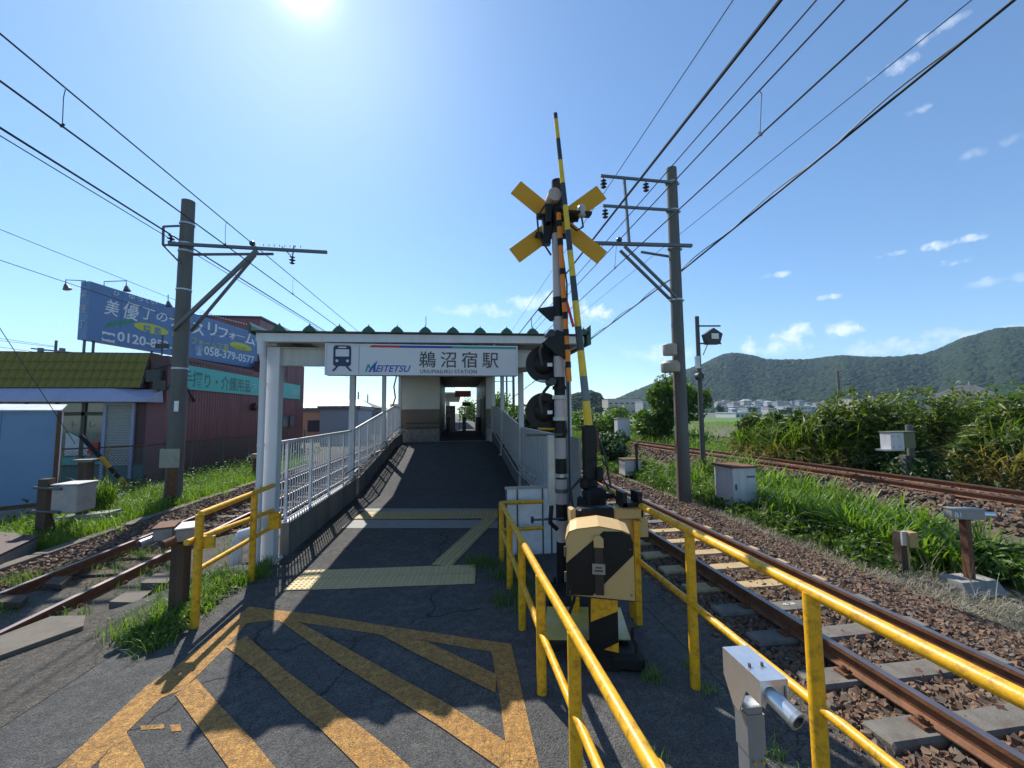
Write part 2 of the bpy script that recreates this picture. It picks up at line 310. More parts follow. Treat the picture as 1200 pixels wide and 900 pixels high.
# ------------------------------------------------------------------ asphalt & ground materials
def ground_mat(name, cols, scales, bump=.6, bscale=60, rough=.95, crack=False, speck=None):
    m = bpy.data.materials.new(name); m.use_nodes = True; t = m.node_tree; b = t.nodes['Principled BSDF']; n = t.nodes.new; l = t.links.new
    g = n('ShaderNodeNewGeometry'); P = g.outputs['Position']
    def noise(s, d=6): q = n('ShaderNodeTexNoise'); q.inputs['Scale'].default_value = s; q.inputs['Detail'].default_value = d; q.inputs['Roughness'].default_value = .65; l(P, q.inputs['Vector']); return q.outputs[0]
    c = None
    for i, (a, s) in enumerate(zip(cols[1:], scales)):
        r = n('ShaderNodeValToRGB'); r.color_ramp.elements[0].position = .42; r.color_ramp.elements[1].position = .62; l(noise(s), r.inputs[0])
        mm = n('ShaderNodeMix'); mm.data_type = 'RGBA'; l(r.outputs[0], mm.inputs['Factor'])
        if c is None: mm.inputs['A'].default_value = tuple(cols[0])+(1,)
        else: l(c, mm.inputs['A'])
        mm.inputs['B'].default_value = tuple(a)+(1,); c = mm.outputs['Result']
    h = noise(bscale, 3)
    if speck:
        v = n('ShaderNodeTexVoronoi'); v.inputs['Scale'].default_value = speck; l(P, v.inputs['Vector'])
        mm = n('ShaderNodeMix'); mm.data_type = 'RGBA'; mm.blend_type = 'MULTIPLY'; mm.inputs[0].default_value = .75; l(c, mm.inputs['A'])
        sr = n('ShaderNodeSeparateColor'); l(v.outputs['Color'], sr.inputs[0]); rr = n('ShaderNodeMapRange'); rr.inputs['To Min'].default_value = .45; rr.inputs['To Max'].default_value = 1.75; l(sr.outputs[0], rr.inputs[0])
        l(rr.outputs[0], mm.inputs['B']); c = mm.outputs['Result']
        ad = n('ShaderNodeMath'); ad.operation = 'SUBTRACT'; l(h, ad.inputs[0]); l(v.outputs['Distance'], ad.inputs[1]); h = ad.outputs[0]
    if crack:
        wn = n('ShaderNodeTexNoise'); wn.inputs['Scale'].default_value = 3; wn.inputs['Detail'].default_value = 5; l(P, wn.inputs['Vector'])
        va = n('ShaderNodeVectorMath'); va.operation = 'MULTIPLY_ADD'; l(wn.outputs['Color'], va.inputs[0]); va.inputs[1].default_value = (.5, .5, .5); l(P, va.inputs[2])
        v2 = n('ShaderNodeTexVoronoi'); v2.feature = 'DISTANCE_TO_EDGE'; v2.inputs['Scale'].default_value = crack; l(va.outputs[0], v2.inputs['Vector'])
        cr = n('ShaderNodeMapRange'); cr.inputs['From Min'].default_value = .0; cr.inputs['From Max'].default_value = .007; l(v2.outputs['Distance'], cr.inputs[0])
        br = n('ShaderNodeMapRange'); br.inputs['From Min'].default_value = .42; br.inputs['From Max'].default_value = .6; l(noise(1.1, 3), br.inputs[0])
        mxx = n('ShaderNodeMath'); mxx.operation = 'MAXIMUM'; l(cr.outputs[0], mxx.inputs[0]); l(br.outputs[0], mxx.inputs[1])
        mm = n('ShaderNodeMix'); mm.data_type = 'RGBA'; l(mxx.outputs[0], mm.inputs['Factor']); mm.inputs['A'].default_value = (.02, .018, .016, 1); l(c, mm.inputs['B']); c = mm.outputs['Result']
        ml = n('ShaderNodeMath'); ml.operation = 'ADD'; l(h, ml.inputs[0]); l(mxx.outputs[0], ml.inputs[1]); h = ml.outputs[0]
    l(c, b.inputs['Base Color']); b.inputs['Roughness'].default_value = rough
    bp = n('ShaderNodeBump'); bp.inputs['Strength'].default_value = bump; bp.inputs['Distance'].default_value = .012; l(h, bp.inputs['Height']); l(bp.outputs[0], b.inputs['Normal'])
    return m
asphalt = ground_mat('asphalt', [(.09, .088, .084), (.122, .118, .11), (.074, .072, .07)], [2.3, 9], .9, 160, speck=110, crack=.33)
asphalt_ramp = ground_mat('ramp_asphalt', [(.075, .077, .082), (.095, .095, .097)], [3], .7, 180, speck=120)
patch_mat = ground_mat('old_asphalt', [(.085, .076, .066), (.06, .055, .05), (.11, .095, .075)], [2.5, 11], 1, 120, speck=80, crack=1.1)
paint_orange = ground_mat('orange_road_paint', [(.44, .22, .05), (.54, .29, .075), (.3, .16, .05)], [7, 18], .8, 140, rough=.8, speck=150, crack=3.2)
gravel_bed = ground_mat('ballast_bed', [(.1, .072, .058), (.06, .05, .045), (.14, .1, .075)], [9, 20], 1, 30, speck=17)
gravel_bed.node_tree.nodes['Bump'].inputs['Distance'].default_value = .05
dirt_m = ground_mat('soil', [(.1, .085, .055), (.06, .08, .025), (.13, .11, .075)], [.6, 5], .8, 30)
field_m = ground_mat('rice_field', [(.07, .14, .02), (.1, .19, .03), (.055, .11, .02)], [.05, .6], .8, 10)
far_m = ground_mat('far_ground', [(.06, .1, .03), (.09, .12, .045), (.12, .11, .09)], [.006, .02], .3, 5)

# ------------------------------------------------------------------ ground, road, paths (structure)
def sheet(name, poly, z, m, kind='structure', thick=0.0, parent=None):
    mb = MB()
    if thick: mb.prism([(p[0], p[1], z-thick) for p in poly], (0, 0, thick))
    else: mb.add([(p[0], p[1], z) for p in poly], [tuple(range(len(poly)))])
    o = mb.build(name, m, parent)
    if parent is None: o['kind'] = kind
    return o
sheet('ground', [(-4000, -60), (4000, -60), (4000, 4000), (-4000, 4000)], -.62, far_m)
sheet('ground', [(-60, -30), (9.4, -30), (9.4, 150), (-60, 150)], -.30, dirt_m, thick=.25)
field = sheet('rice_field', [(17.5, 26), (70, 20), (160, 150), (20, 170)], -.4, field_m, thick=.15)
sheet('crossing_road', [(-5.0, -8), (3.05, -8), (3.0, 2.6), (2.75, 5.6), (2.3, 8.5), (1.9, 10), (-3.05, 10), (-3.08, 7.6), (-3.75, 6.9), (-4.2, 5.85), (-5.0, 5.2)], 0, asphalt, thick=.28)
sheet('road_shoulder', [(-5.0, 3.2), (-3.55, 3.0), (-3.35, 5.8), (-4.2, 5.8), (-4.98, 5.15)], .004, patch_mat)
sheet('road_shoulder', [(-4.98, 5.0), (-4.0, 5.0), (-3.1, 7.0), (-3.1, 9.6), (-4.5, 9.8), (-4.98, 9.2)], -.13, patch_mat)
# roadside strip of rougher asphalt by the right track
sheet('road_shoulder', [(2.35, .5), (3.0, .5), (2.98, 2.6), (2.74, 5.5), (2.25, 8.4), (2.1, 8.4), (2.3, 5.0)], .004, patch_mat)
# crossing panel sheet between the left rails, behind the camera too
sheet('road_crossing_deck', [(-8.2, -8), (-6.15, -8), (-6.15, 5.9), (-7.6, 6.4)], -.03, asphalt, thick=.25)

def fz(v):      # height of the station approach above the crossing
    if v < 12.3: return 0.0
    if v < 19.9: return (v-12.3)/7.6*.83
    if v < 22.9: return .83
    if v < 27.5: return .83+(v-22.9)/4.6*.27
    return 1.1
mb = MB(); vs = [10.0, 12.3, 19.9, 22.9, 27.5, 34]
for a, b in zip(vs, vs[1:]): mb.add([(-3.1, a, fz(a)), (2.05, a, fz(a)), (2.05, b, fz(b)), (-3.1, b, fz(b))], [(0, 1, 2, 3)])
ramp = mb.build('path', asphalt_ramp); ramp['kind'] = 'structure'
sheet('path', [PZ(400, 619)[:2], PZ(583, 619)[:2], PZ(583, 609.5)[:2], PZ(411, 609.5)[:2]], .004, tactile_s)
sheet('path', [PZ(418, 599)[:2], PZ(583, 599)[:2], PZ(583, 596)[:2], PZ(425, 596)[:2]], .004, tactile_s)

# orange hatching
def marks(pix, z):
    o = sheet('road_marking', [PZ(x, y)[:2] for x, y in pix], z, paint_orange); return o
marks([(40, 925), (68, 900), (129, 844), (172, 804), (204, 783), (247, 748), (292, 711), (320, 715), (319, 727), (289, 731), (265, 759), (215, 808), (188, 819), (148, 859), (107, 900), (85, 925)], .004)
marks([(320, 715), (368, 720), (448, 733), (544, 747), (599, 755), (613, 817), (631, 897), (636, 925), (598, 925), (596, 900), (587, 828), (576, 764), (544, 759), (499, 751), (445, 744), (349, 729), (319, 727)], .004)
marks([(327, 728), (400, 780), (515, 852), (584, 900), (597, 911), (597, 873), (523, 825), (400, 757), (349, 729)], .008)
marks([(265, 759), (302, 787), (347, 832), (377, 857), (420, 900), (440, 925), (505, 925), (480, 900), (460, 882), (422, 852), (335, 787), (289, 746)], .008)
marks([(205, 815), (242, 865), (267, 900), (280, 925), (340, 925), (322, 900), (295, 867), (255, 825), (230, 796)], .008)
marks([(117, 892), (112, 925), (178, 925), (168, 897), (148, 859)], .008)
marks([(445, 744), (488, 767), (581, 813), (581, 791), (499, 752)], .008)

marks([(164, 851), (192, 849), (193, 854), (165, 856)], .004)
marks([(199, 850), (211, 849), (213, 857), (201, 858)], .004)
# ------------------------------------------------------------------ tactile paving (each tile by itself)
def tile_mesh(dots):
    mb = MB(); mb.cbox((0, 0, .006), (.284, .284, .012), 0)
    if dots:
        for i in range(5):
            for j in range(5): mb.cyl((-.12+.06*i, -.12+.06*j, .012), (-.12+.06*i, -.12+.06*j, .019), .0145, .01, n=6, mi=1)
    else:
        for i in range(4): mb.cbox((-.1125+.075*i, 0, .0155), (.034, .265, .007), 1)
    o = mb.build('tile', [tactile, mat('tactile_relief_shaded', (.42, .34, .17), .7, 0, var=.15, scale=3)]); me = o.data; bpy.data.objects.remove(o); return me  # relief coloured darker to stand in for shadow sides of dots and bars
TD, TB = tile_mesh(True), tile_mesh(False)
tac = thing('tactile_paving', 'cream tactile paving tiles laid in a Z shape across the station approach', 'tactile paving', (-1, 7, 0))
def lay(me, x, y, rz, z=0.004):
    o = bpy.data.objects.new('tile', me); col.objects.link(o); o.parent = tac; o.location = (x+1, y-7, z+random.uniform(-.001, .0015)); o.rotation_euler = (0, 0, rz+random.uniform(-.006, .006)); o.scale = (1.17, 1.17, 1)
def row(a, b, n, rows, me, rz_add=0):
    a = Vector(a[:2]); b = Vector(b[:2]); d = (b-a)/n; ang = math.atan2(d.y, d.x); nrm = Vector((-d.y, d.x)).normalized()*.351
    for i in range(n):
        for j in range(rows):
            p = a+d*(i+.5)+nrm*(j+.5); lay(me, p.x, p.y, ang+rz_add)
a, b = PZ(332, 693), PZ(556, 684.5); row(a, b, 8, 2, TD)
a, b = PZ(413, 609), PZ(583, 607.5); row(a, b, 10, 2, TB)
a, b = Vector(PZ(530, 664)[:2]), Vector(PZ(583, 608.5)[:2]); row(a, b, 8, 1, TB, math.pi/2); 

# ------------------------------------------------------------------ ballast stones
def stones(name, n, area, smin, smax, zfun, parent=None, m=None, sc=.9, skip=None):
    x = rng.uniform(0, 1, n); P_ = area(x, rng.uniform(0, 1, n))
    if skip is not None:
        xc_, y0_, dy_, hw_ = skip; ph_ = np.abs((P_[1]-y0_+dy_/2) % dy_-dy_/2); k_ = (ph_ > .15)|(np.abs(P_[0]-xc_) > hw_+.03)|(rng.uniform(0, 1, n) < .2); P_ = (P_[0][k_], P_[1][k_]); n = int(k_.sum())
    s = rng.uniform(smin, smax, n)*.5
    cube = np.array([(-1,-1,-1),(1,-1,-1),(1,1,-1),(-1,1,-1),(-1,-1,1),(1,-1,1),(1,1,1),(-1,1,1)], float)*np.array([1.15, .95, .72])
    V = cube[None]*rng.uniform(.45, 1.15, (n, 8, 3))
    q = rng.normal(size=(n, 4)); q /= np.linalg.norm(q, axis=1)[:, None]; w_, a, b, c = q.T
    Rm = np.stack([1-2*(b*b+c*c), 2*(a*b-c*w_), 2*(a*c+b*w_), 2*(a*b+c*w_), 1-2*(a*a+c*c), 2*(b*c-a*w_), 2*(a*c-b*w_), 2*(b*c+a*w_), 1-2*(a*a+b*b)], 1).reshape(n, 3, 3)
    V = np.einsum('nij,nkj->nki', Rm, V)*s[:, None, None]
    z = zfun(P_[0], P_[1])+s*sc*rng.uniform(-.4, 1.0, n)
    V += np.stack([P_[0], P_[1], z], 1)[:, None, :]
    F = np.array([(0,3,2,1),(4,5,6,7),(0,1,5,4),(1,2,6,5),(2,3,7,6),(3,0,4,7)])[None]+(np.arange(n)*8)[:, None, None]
    T = F.reshape(-1, 4); T = np.concatenate([T[:, [0, 1, 2]], T[:, [0, 2, 3]]])
    o = arr_mesh(name, V.reshape(-1, 3), T, m or stone_m, parent)
    if parent is None or True: o['kind'] = 'stuff'
    return o
def rect(u0, u1, v0, v1, p=1.0): return lambda a, b: (u0+(u1-u0)*a, v0+(v1-v0)*b**p)
def bed(name, prof, v0, v1, m):
    mb = MB(); n = len(prof)
    mb.add([(x, v, z) for v in (v0, v1) for x, z in prof], [(i, i+1, n+i+1, n+i) for i in range(n-1)])
    o = mb.build(name, m); o['kind'] = 'structure'; return o
bed('track_bed', [(2.3, -.2), (2.72, -.035), (5.4, -.035), (6.7, -.285)], -12, 140, gravel_bed)
bed('track_bed', [(-7.9, -.285), (-7.1, -.225), (-4.7, -.225), (-3.3, -.26)], 5.0, 140, gravel_bed)
def zr(x, y): return np.where(x > 5.4, -.035-(x-5.4)*.19, -.035)
def zl(x, y): return np.where(x < -7.0, -.225+(x+7.0)*.07, -.225)
stones('ballast_gravel', 42000, rect(2.72, 6.6, 1.0, 9.5, 1.25), .032, .068, zr, skip=(4.12, 1.44, .63, 1.05))
stones('ballast_gravel', 13000, rect(2.6, 6.6, 9.5, 24, 1.25), .05, .085, zr, skip=(4.12, 1.44, .63, 1.05))
stones('ballast_gravel', 9000, rect(-7.75, -6.1, 6.0, 20, 1.1), .045, .085, zl)
stones('ballast_gravel', 4500, rect(-6.1, -3.6, 8.6, 20, 1.2), .045, .085, zl)

# ------------------------------------------------------------------ railway tracks
def rail_mb(x, y0, y1, zt, curve=None):
    h = .153; prof = [(-.0325, 0), (.0325, 0), (.0325, -.035), (.008, -.048), (.008, -.125), (.0635, -.142), (.0635, -h), (-.0635, -h), (-.0635, -.142), (-.008, -.125), (-.008, -.048), (-.0325, -.035)]
    ys = [y0+(y1-y0)*i/24 for i in range(25)] if curve else [y0, y1]
    mb = MB(); n = len(prof)
    vs = []
    for y in ys:
        cx = x+(curve(y) if curve else 0); vs += [(cx+p, y, zt+q) for p, q in prof]
    for i in range(len(ys)-1):
        for k in range(n): mb.m.append(1 if k == 0 else 0); mb.f.append((i*n+k, i*n+(k+1) % n, (i+1)*n+(k+1) % n, (i+1)*n+k))
    mb.v = vs; mb.add([vs[k] for k in range(n)], [tuple(range(n-1, -1, -1))]); return mb
def sleeper_mb(x0, x1, zt, w_=.24, h=.16, dish=.02):
    mb = MB(); xm = (x0+x1)/2; hw = w_/2
    xs = [x0, x0+.02, x0+.55, xm-.25, xm+.25, x1-.55, x1-.02, x1]; zz = [zt-.02, zt, zt, zt-dish, zt-dish, zt, zt, zt-.02]
    vs = []
    for x, z in zip(xs, zz): vs += [(x, -hw, z-h), (x, -hw, z-.025), (x, -hw+.02, z), (x, hw-.02, z), (x, hw, z-.025), (x, hw, z-h)]
    fs = [(i*6+k, i*6+k+1, (i+1)*6+k+1, (i+1)*6+k) for i in range(7) for k in range(5)]+[(5, 4, 3, 2, 1, 0), (42, 43, 44, 45, 46, 47)]
    mb.add(vs, fs); return mb
def fasten_mb(x, zt, sides=(-1, 1)):
    mb = MB()
    for s in sides:
        mb.cbox((x+s*.095, 0, zt+.012), (.09, .11, .024)); mb.cbox((x+s*.082, 0, zt+.035), (.06, .06, .022)); mb.cyl((x+s*.1, 0, zt+.02), (x+s*.1, 0, zt+.075), .013, n=6); mb.cyl((x+s*.1, 0, zt+.045), (x+s*.1, 0, zt+.062), .024, n=6)
    return mb
def track(label, xc, y0, y1, zt, ys, kinds, ymid_rail0=None):
    t = thing('railway_track', label, 'railway track', (xc, max(y0, 0), zt))
    for s in (-1, 1):
        rail_mb(xc+s*.566, y0, y1, zt).build('rail', [rail_side, rail_top], t)
    zs = zt-.165; org = Vector((0, 0, 0)); meshes = {}
    for k, m in (('concrete', sleeper_concrete), ('yellow', sleeper_yellow), ('timber', wood_dark)):
        if k not in kinds: continue
        o = sleeper_mb(xc-1.05, xc+1.05, zs).build('sleeper', m); meshes[k] = o.data; bpy.data.objects.remove(o)
    o = MB(); a = fasten_mb(xc-.566, zs); b = fasten_mb(xc+.566, zs); a.add(b.v, b.f)
    fo = a.build('fastening', rust); fm = fo.data; bpy.data.objects.remove(fo)
    clips = []
    for xx in (xc-.566, xc+.566):
        for sd in (-1, 1): co = fasten_mb(xx, zs, (sd,)).build('rail_clip', rust); clips.append(co.data); bpy.data.objects.remove(co)
    base = wloc(t)
    for y, k in zip(ys, kinds):
        s_ = bpy.data.objects.new('sleeper', meshes[k]); col.objects.link(s_); s_.parent = t; s_.location = Vector((0, y, random.uniform(-.006, .004)))-base; s_.rotation_euler = (0, 0, random.uniform(-.008, .008))
        if kinds[0] == 'concrete' and y < 8:
            for cm in clips: f_ = bpy.data.objects.new('rail_clip', cm); col.objects.link(f_); f_.parent = s_
        else: f_ = bpy.data.objects.new('rail_fastening', fm); col.objects.link(f_); f_.parent = s_; f_['kind'] = 'stuff'
    return t
ys = [1.44+.63*i for i in range(66)]
kinds = ['yellow' if 5.0 < y < 7.9 else 'concrete' for y in ys]
trR = track('ballasted railway track with rusty rails beside the yellow fence on the right', 4.12, -10, 140, 0.2, ys, kinds)
ysl = [6.3+.72*i for i in range(48)]
kl = ['timber' if i < 7 else 'concrete' for i in range(48)]
trL = track('railway track left of the station approach, overgrown at the crossing', -5.64, -10, 140, 0.0, ysl, kl)
for y in (3.4, 3.75): text('45 38', .07, (3.98, 4.56, .024), (0, 0, 0), white_ink, trR, 'lettering') if y == 3.4 else None

# JR line: slightly diverging, on a low bank
jang = math.atan2(12.36-11.38, 25.03-7.28)
def jr(x, y): return x-(y-7.28)*math.tan(jang)-max(0, y-26)**2*.0012
jt = thing('railway_track', 'farther railway track curving away below the hedges on the right', 'railway track', (11.7, 12, .6))
for x in (12.30, 11.17):
    rail_mb(x, -8, 120, .6, curve=lambda y: jr(0, y)).build('rail', [rail_side, rail_top], jt)
so = sleeper_mb(-1.05, 1.05, 0).build('sleeper', wood_dark); sm = so.data; bpy.data.objects.remove(so)
for i in range(60):
    y = 1+.7*i; s_ = bpy.data.objects.new('sleeper', sm); col.objects.link(s_); s_.parent = jt; s_.location = Vector((jr(11.735, y), y, .6-.165))-wloc(jt); s_.rotation_euler = (0, 0, jang)
mb = MB(); prof = [(8.9, -.3), (9.9, .25), (10.4, .4), (13.1, .4), (13.7, .2), (15.2, -.1), (60, -.3)]; yy = [-20]+list(range(0, 122, 6)); n = len(prof)
mb.add([(x+jr(0, y) if i < 6 else x, y, z) for y in yy for i, (x, z) in enumerate(prof)], [(j*n+i, j*n+i+1, (j+1)*n+i+1, (j+1)*n+i) for j in range(len(yy)-1) for i in range(n-1)], 0)
for i in range(len(mb.m)): mb.m[i] = 0 if (i % (n-1)) in (1, 2, 3) else 1
bk = mb.build('embankment', [gravel_bed, dirt_m]); bk['kind'] = 'structure'
def jarea(a, b): y = 5.5+24*b**1.15; return 9.7+4.0*a+np.array([jr(0, q) for q in y]), y
def zj(x, y):
    xx = x-np.array([jr(0, q) for q in y]); return np.interp(xx, [p[0] for p in prof], [p[1] for p in prof])
stones('ballast_gravel', 11000, jarea, .06, .11, zj)

# crossing slabs beside the left track
cs = thing('crossing_slab', 'row of stained concrete slabs along the near rail of the left track', 'concrete slabs', (-4.6, 5, 0))
def slab(pix, z, h, m=slab_m, zt=None):
    mb = MB(); mb.prism([(PZ(x, y, z)[0], PZ(x, y, z)[1], z-h) for x, y in pix], (0, 0, h)); return mb.build('slab', m, cs)
slab([(-60, 795), (-60, 768), (60, 722), (100, 721), (98, 733), (0, 768)], .05, .19)
slab([(128, 705), (150, 692), (178, 692), (160, 706)], -.02, .1)
slab([(165, 683), (182, 672), (204, 672), (196, 683)], -.02, .1)
slab([(52, 684), (62, 676), (84, 675), (72, 685)], -.0, .07, wood_dark)
slab([(-10, 705), (0, 697), (34, 697), (24, 706)], .0, .07, wood_dark)
sheet('road_crossing_deck', [(-6.0, -8), (-5.03, -8), (-5.03, 6.2), (-5.4, 6.9), (-6.0, 6.8)], -.09, patch_mat, thick=.1)
# concrete cable trough along the right track
ct = thing('cable_trough', 'line of flat concrete trough lids at the foot of the weeds right of the track', 'cable trough', (6.7, 12, -.25))
o = MB().cbox((0, 0, 0), (.26, .96, .1), bev=.01).build('lid', concrete); lm = o.data; bpy.data.objects.remove(o)
for i in range(26):
    y = 9.5+i*1.0; q = bpy.data.objects.new('lid', lm); col.objects.link(q); q.parent = ct; q.location = Vector((6.05+.04*math.sin(y)+random.uniform(-.02, .02), y, -.235+random.uniform(-.015, .02)))-wloc(ct); q.rotation_euler = (random.uniform(-.02, .02), random.uniform(-.04, .04), random.uniform(-.03, .03))
lm2 = lm.copy(); lm2.materials[0] = slab_m
ct2 = thing('cable_trough', 'low concrete kerb between the grass strip and the gravel on the left', 'cable trough', (-7.9, 12, -.25))
for i in range(16):
    y = 8.5+i*1.0; q = bpy.data.objects.new('lid', lm2); col.objects.link(q); q.parent = ct2; q.location = Vector((-7.95+random.uniform(-.03, .03), y, -.262+random.uniform(-.025, .02)))-wloc(ct2); q.rotation_euler = (0, random.uniform(-.05, .05), random.uniform(-.03, .03))
# ------------------------------------------------------------------ canopy
def rz(v): return 0.0 if v < 11 else (v-11)*.079
UL, UR = -3.05, 2.0
can = thing('station_canopy', 'white steel canopy with folded green roof over the station approach', 'canopy', (-.5, 15, 0))
def canbuild(mb, n, m, **k): return mb.build(n, m, can, **k)
for i, v in enumerate((7.23, 12.35, 17.5, 22.3)):
    for u in (UL, UR):
        w_ = .2 if i == 0 else .16
        mb = MB(); b0 = fz(v)
        mb.cbox((u, v, (b0+3.55+rz(v))/2), (w_, w_, 3.55+rz(v)-b0), bev=.01)
        mb.cbox((u, v, b0+.012), (w_+.12, w_+.12, .02))
        for sx in (-1, 1):
            for sy in (-1, 1): mb.cyl((u+sx*(w_/2+.035), v+sy*(w_/2+.035), b0+.02), (u+sx*(w_/2+.035), v+sy*(w_/2+.035), b0+.06), .012, n=6)
        canbuild(mb, 'column', white_paint)
for v in (7.23,):
    mb = MB(); z = 3.38; mb.box((UL+.1, v-.01, z-.13), (UR-.1, v+.01, z+.15)); mb.box((UL+.1, v-.07, z+.15), (UR-.1, v+.07, z+.165)); mb.box((UL+.1, v-.07, z-.145), (UR-.1, v+.07, z-.13)); canbuild(mb, 'cross_beam', beam_paint)
for u in (UL, UR):
    mb = MB(); mb.beam((u, 7.1, 3.62), (u, 11, 3.62), .12, .12); mb.beam((u, 11, 3.62), (u, 22.75, 3.62+rz(22.75)), .12, .12); canbuild(mb, 'side_beam', beam_paint)
mb = MB()
mb.add([(-3.24, 6.93, 3.6), (2.3, 6.93, 3.65), (2.3, 6.93, 3.78), (-3.24, 6.93, 3.74), (-3.24, 7.08, 3.6), (2.3, 7.08, 3.65), (2.3, 7.08, 3.78), (-3.24, 7.08, 3.74)], [(0,3,2,1)[::-1], (4,5,6,7)[::-1], (0,1,5,4)[::-1], (3,7,6,2)[::-1], (0,4,7,3)[::-1], (1,2,6,5)[::-1]])
canbuild(mb, 'fascia', white_paint)
mb = MB(); mb.beam((-3.2, 7.09, 3.67), (-3.2, 11, 3.67), .1, .12); mb.beam((-3.2, 11, 3.67), (-3.2, 22.8, 3.67+rz(22.8)), .1, .12); canbuild(mb, 'gutter', white_paint)
mb = MB(); mb.beam((2.25, 7.09, 3.7), (2.25, 11, 3.7), .1, .12); mb.beam((2.25, 11, 3.7), (2.25, 22.8, 3.7+rz(22.8)), .1, .12); canbuild(mb, 'gutter', white_paint)
# folded roof
pitch_ = .466; y0, y1 = 6.86, 22.8
prof = [(-3.28, 3.755)]; u = -3.076
while u < 2.2:
    prof += [(u, 3.755), (u+.13, 3.755), (u+.185, 3.835), (u+.218, 3.852), (u+.251, 3.835), (u+.306, 3.755)]; u += pitch_
prof.append((2.34, 3.755))
tilt = lambda x: (x+3.28)*.008
mb = MB(); n = len(prof)
for dz in (0, .012): mb.add([(x, y, z+dz+tilt(x)+rz(y)) for y in (y0, 11, y1) for x, z in prof], [(j*n+i, j*n+i+1, (j+1)*n+i+1, (j+1)*n+i) for j in (0, 1) for i in range(n-1)])
canbuild(mb, 'roof_sheet', roof_pale)
u = -3.076; k = 0
while u < 2.2:      # the rib ends
    t_ = tilt(u); z = 3.757+t_
    mb = MB(); mb.prism([(u+.105, y0-.02, z), (u+.13, y0-.02, z+.04), (u+.175, y0-.02, z+.085), (u+.208, y0-.02, z+.1), (u+.218, y0-.02, z+.135), (u+.228, y0-.02, z+.1), (u+.261, y0-.02, z+.085), (u+.306, y0-.02, z+.04), (u+.331, y0-.02, z)], (0, .05, 0)); canbuild(mb, 'rib_cap', roof_green)
    if k in (5, 9): canbuild(MB().cyl((u+.218, y0+.1, z+.15), (u+.218, y0+.1, z+.31), .006, n=6), 'bird_spike', dark_steel)
    u += pitch_; k += 1
canbuild(MB().prism([(-3.31, 6.84, 3.72), (-3.27, 6.84, 3.72), (-3.27, 6.84, 3.84), (-3.31, 6.84, 3.9)], (0, 4.16, 0)).prism([(-3.31, 11.001, 3.72), (-3.27, 11.001, 3.72), (-3.27, 11.001, 3.84), (-3.31, 11.001, 3.9)], (0, 11.8, 11.8*.079)), 'edge_trim', roof_green)
canbuild(MB().prism([(2.33, 6.84, 3.62), (2.4, 6.84, 3.62), (2.4, 6.84, 3.98), (2.33, 6.84, 3.92)], (0, 4.16, 0)).prism([(2.33, 11.001, 3.62), (2.4, 11.001, 3.62), (2.4, 11.001, 3.98), (2.33, 11.001, 3.92)], (0, 11.8, 11.8*.079)), 'edge_trim', roof_green)
mb = MB().tube([(-3.16, 6.95, 3.6), (-3.16, 6.97, 3.42), (-3.15, 7.02, 3.3), (-3.15, 7.03, .1), (-3.15, 7.03, -.02)], .05, 12)
mb.cyl((-3.16, 6.95, 3.62), (-3.16, 6.97, 3.4), .062, n=12)
for z in (.8, 1.9, 2.9): mb.cyl((-3.15, 7.03, z), (-3.15, 7.03, z+.03), .056, n=12)
canbuild(mb, 'downpipe', white_paint, smooth=40)
mb = MB().tube([(1.86, 6.99, 3.6), (1.87, 7.05, 3.3), (1.87, 7.05, 0)], .035, 10); canbuild(mb, 'downpipe', galv, smooth=40)

# ------------------------------------------------------------------ station name sign
sg = thing('station_sign', 'long white station name sign with train pictogram hanging under the canopy edge', 'station sign', (-.5, 6.85, 3.0))
sx0, sz0 = PY(380, 441, 6.84)[0], PY(380, 441, 6.84)[2]; sx1 = PY(607, 441, 6.84)[0]; SZ1 = PY(380, 405, 6.84)[2]
sz0 = 3.05; SZ1 = 3.57
sb = MB().cbox(((sx0+sx1)/2, 6.96, (sz0+SZ1)/2), (sx1-sx0-.03, .2, SZ1-sz0-.03)).build('sign_board', mat('sign_face', (.6, .6, .63), .35, var=.03, dirt=(.45, .44, .42), dscale=1.5, damt=.3), sg)
mb = MB()
for a, b in (((sx0, 6.845, sz0), (sx1, 7.075, sz0+.018)), ((sx0, 6.845, SZ1-.018), (sx1, 7.075, SZ1)), ((sx0, 6.845, sz0+.018), (sx0+.018, 7.075, SZ1-.018)), ((sx1-.018, 6.845, sz0+.018), (sx1, 7.075, SZ1-.018))): mb.box(a, b)
mb.build('frame', white_paint, sg)
for x in (sx0+.4, sx1-.4): MB().box((x-.02, 6.94, SZ1), (x+.02, 6.98, 3.64)).build('hanger', steel_grey, sg)
def sp(px, py):    # a point on the sign's face
    t = (px-380)/227; s_ = (441-py)/36.0; return (sx0+(sx1-sx0)*t, sz0+(SZ1-sz0)*s_)
yf = 6.857
MB().box((sp(417.7, 441)[0], yf-.001, sz0+.02), (sp(418.1, 441)[0], yf+.01, SZ1-.02)).build('panel_joint', steel_grey, sg)
def spoly(pts, m, name='stripe', d=.003):
    mb = MB(); mb.prism([(sp(x, y)[0], yf, sp(x, y)[1]) for x, y in pts], (0, -d, 0)); return mb.build(name, m, sg)
spoly([(429, 408.7), (433.5, 405.6), (464, 405.6), (464, 408.7)], red_ink)
spoly([(464.0, 408.7), (464.0, 405.6), (529, 405.6), (525, 408.7)], logo_blue)
spoly([(525, 408.7), (529, 405.6), (606, 405.6), (606, 408.7)], logo_teal)
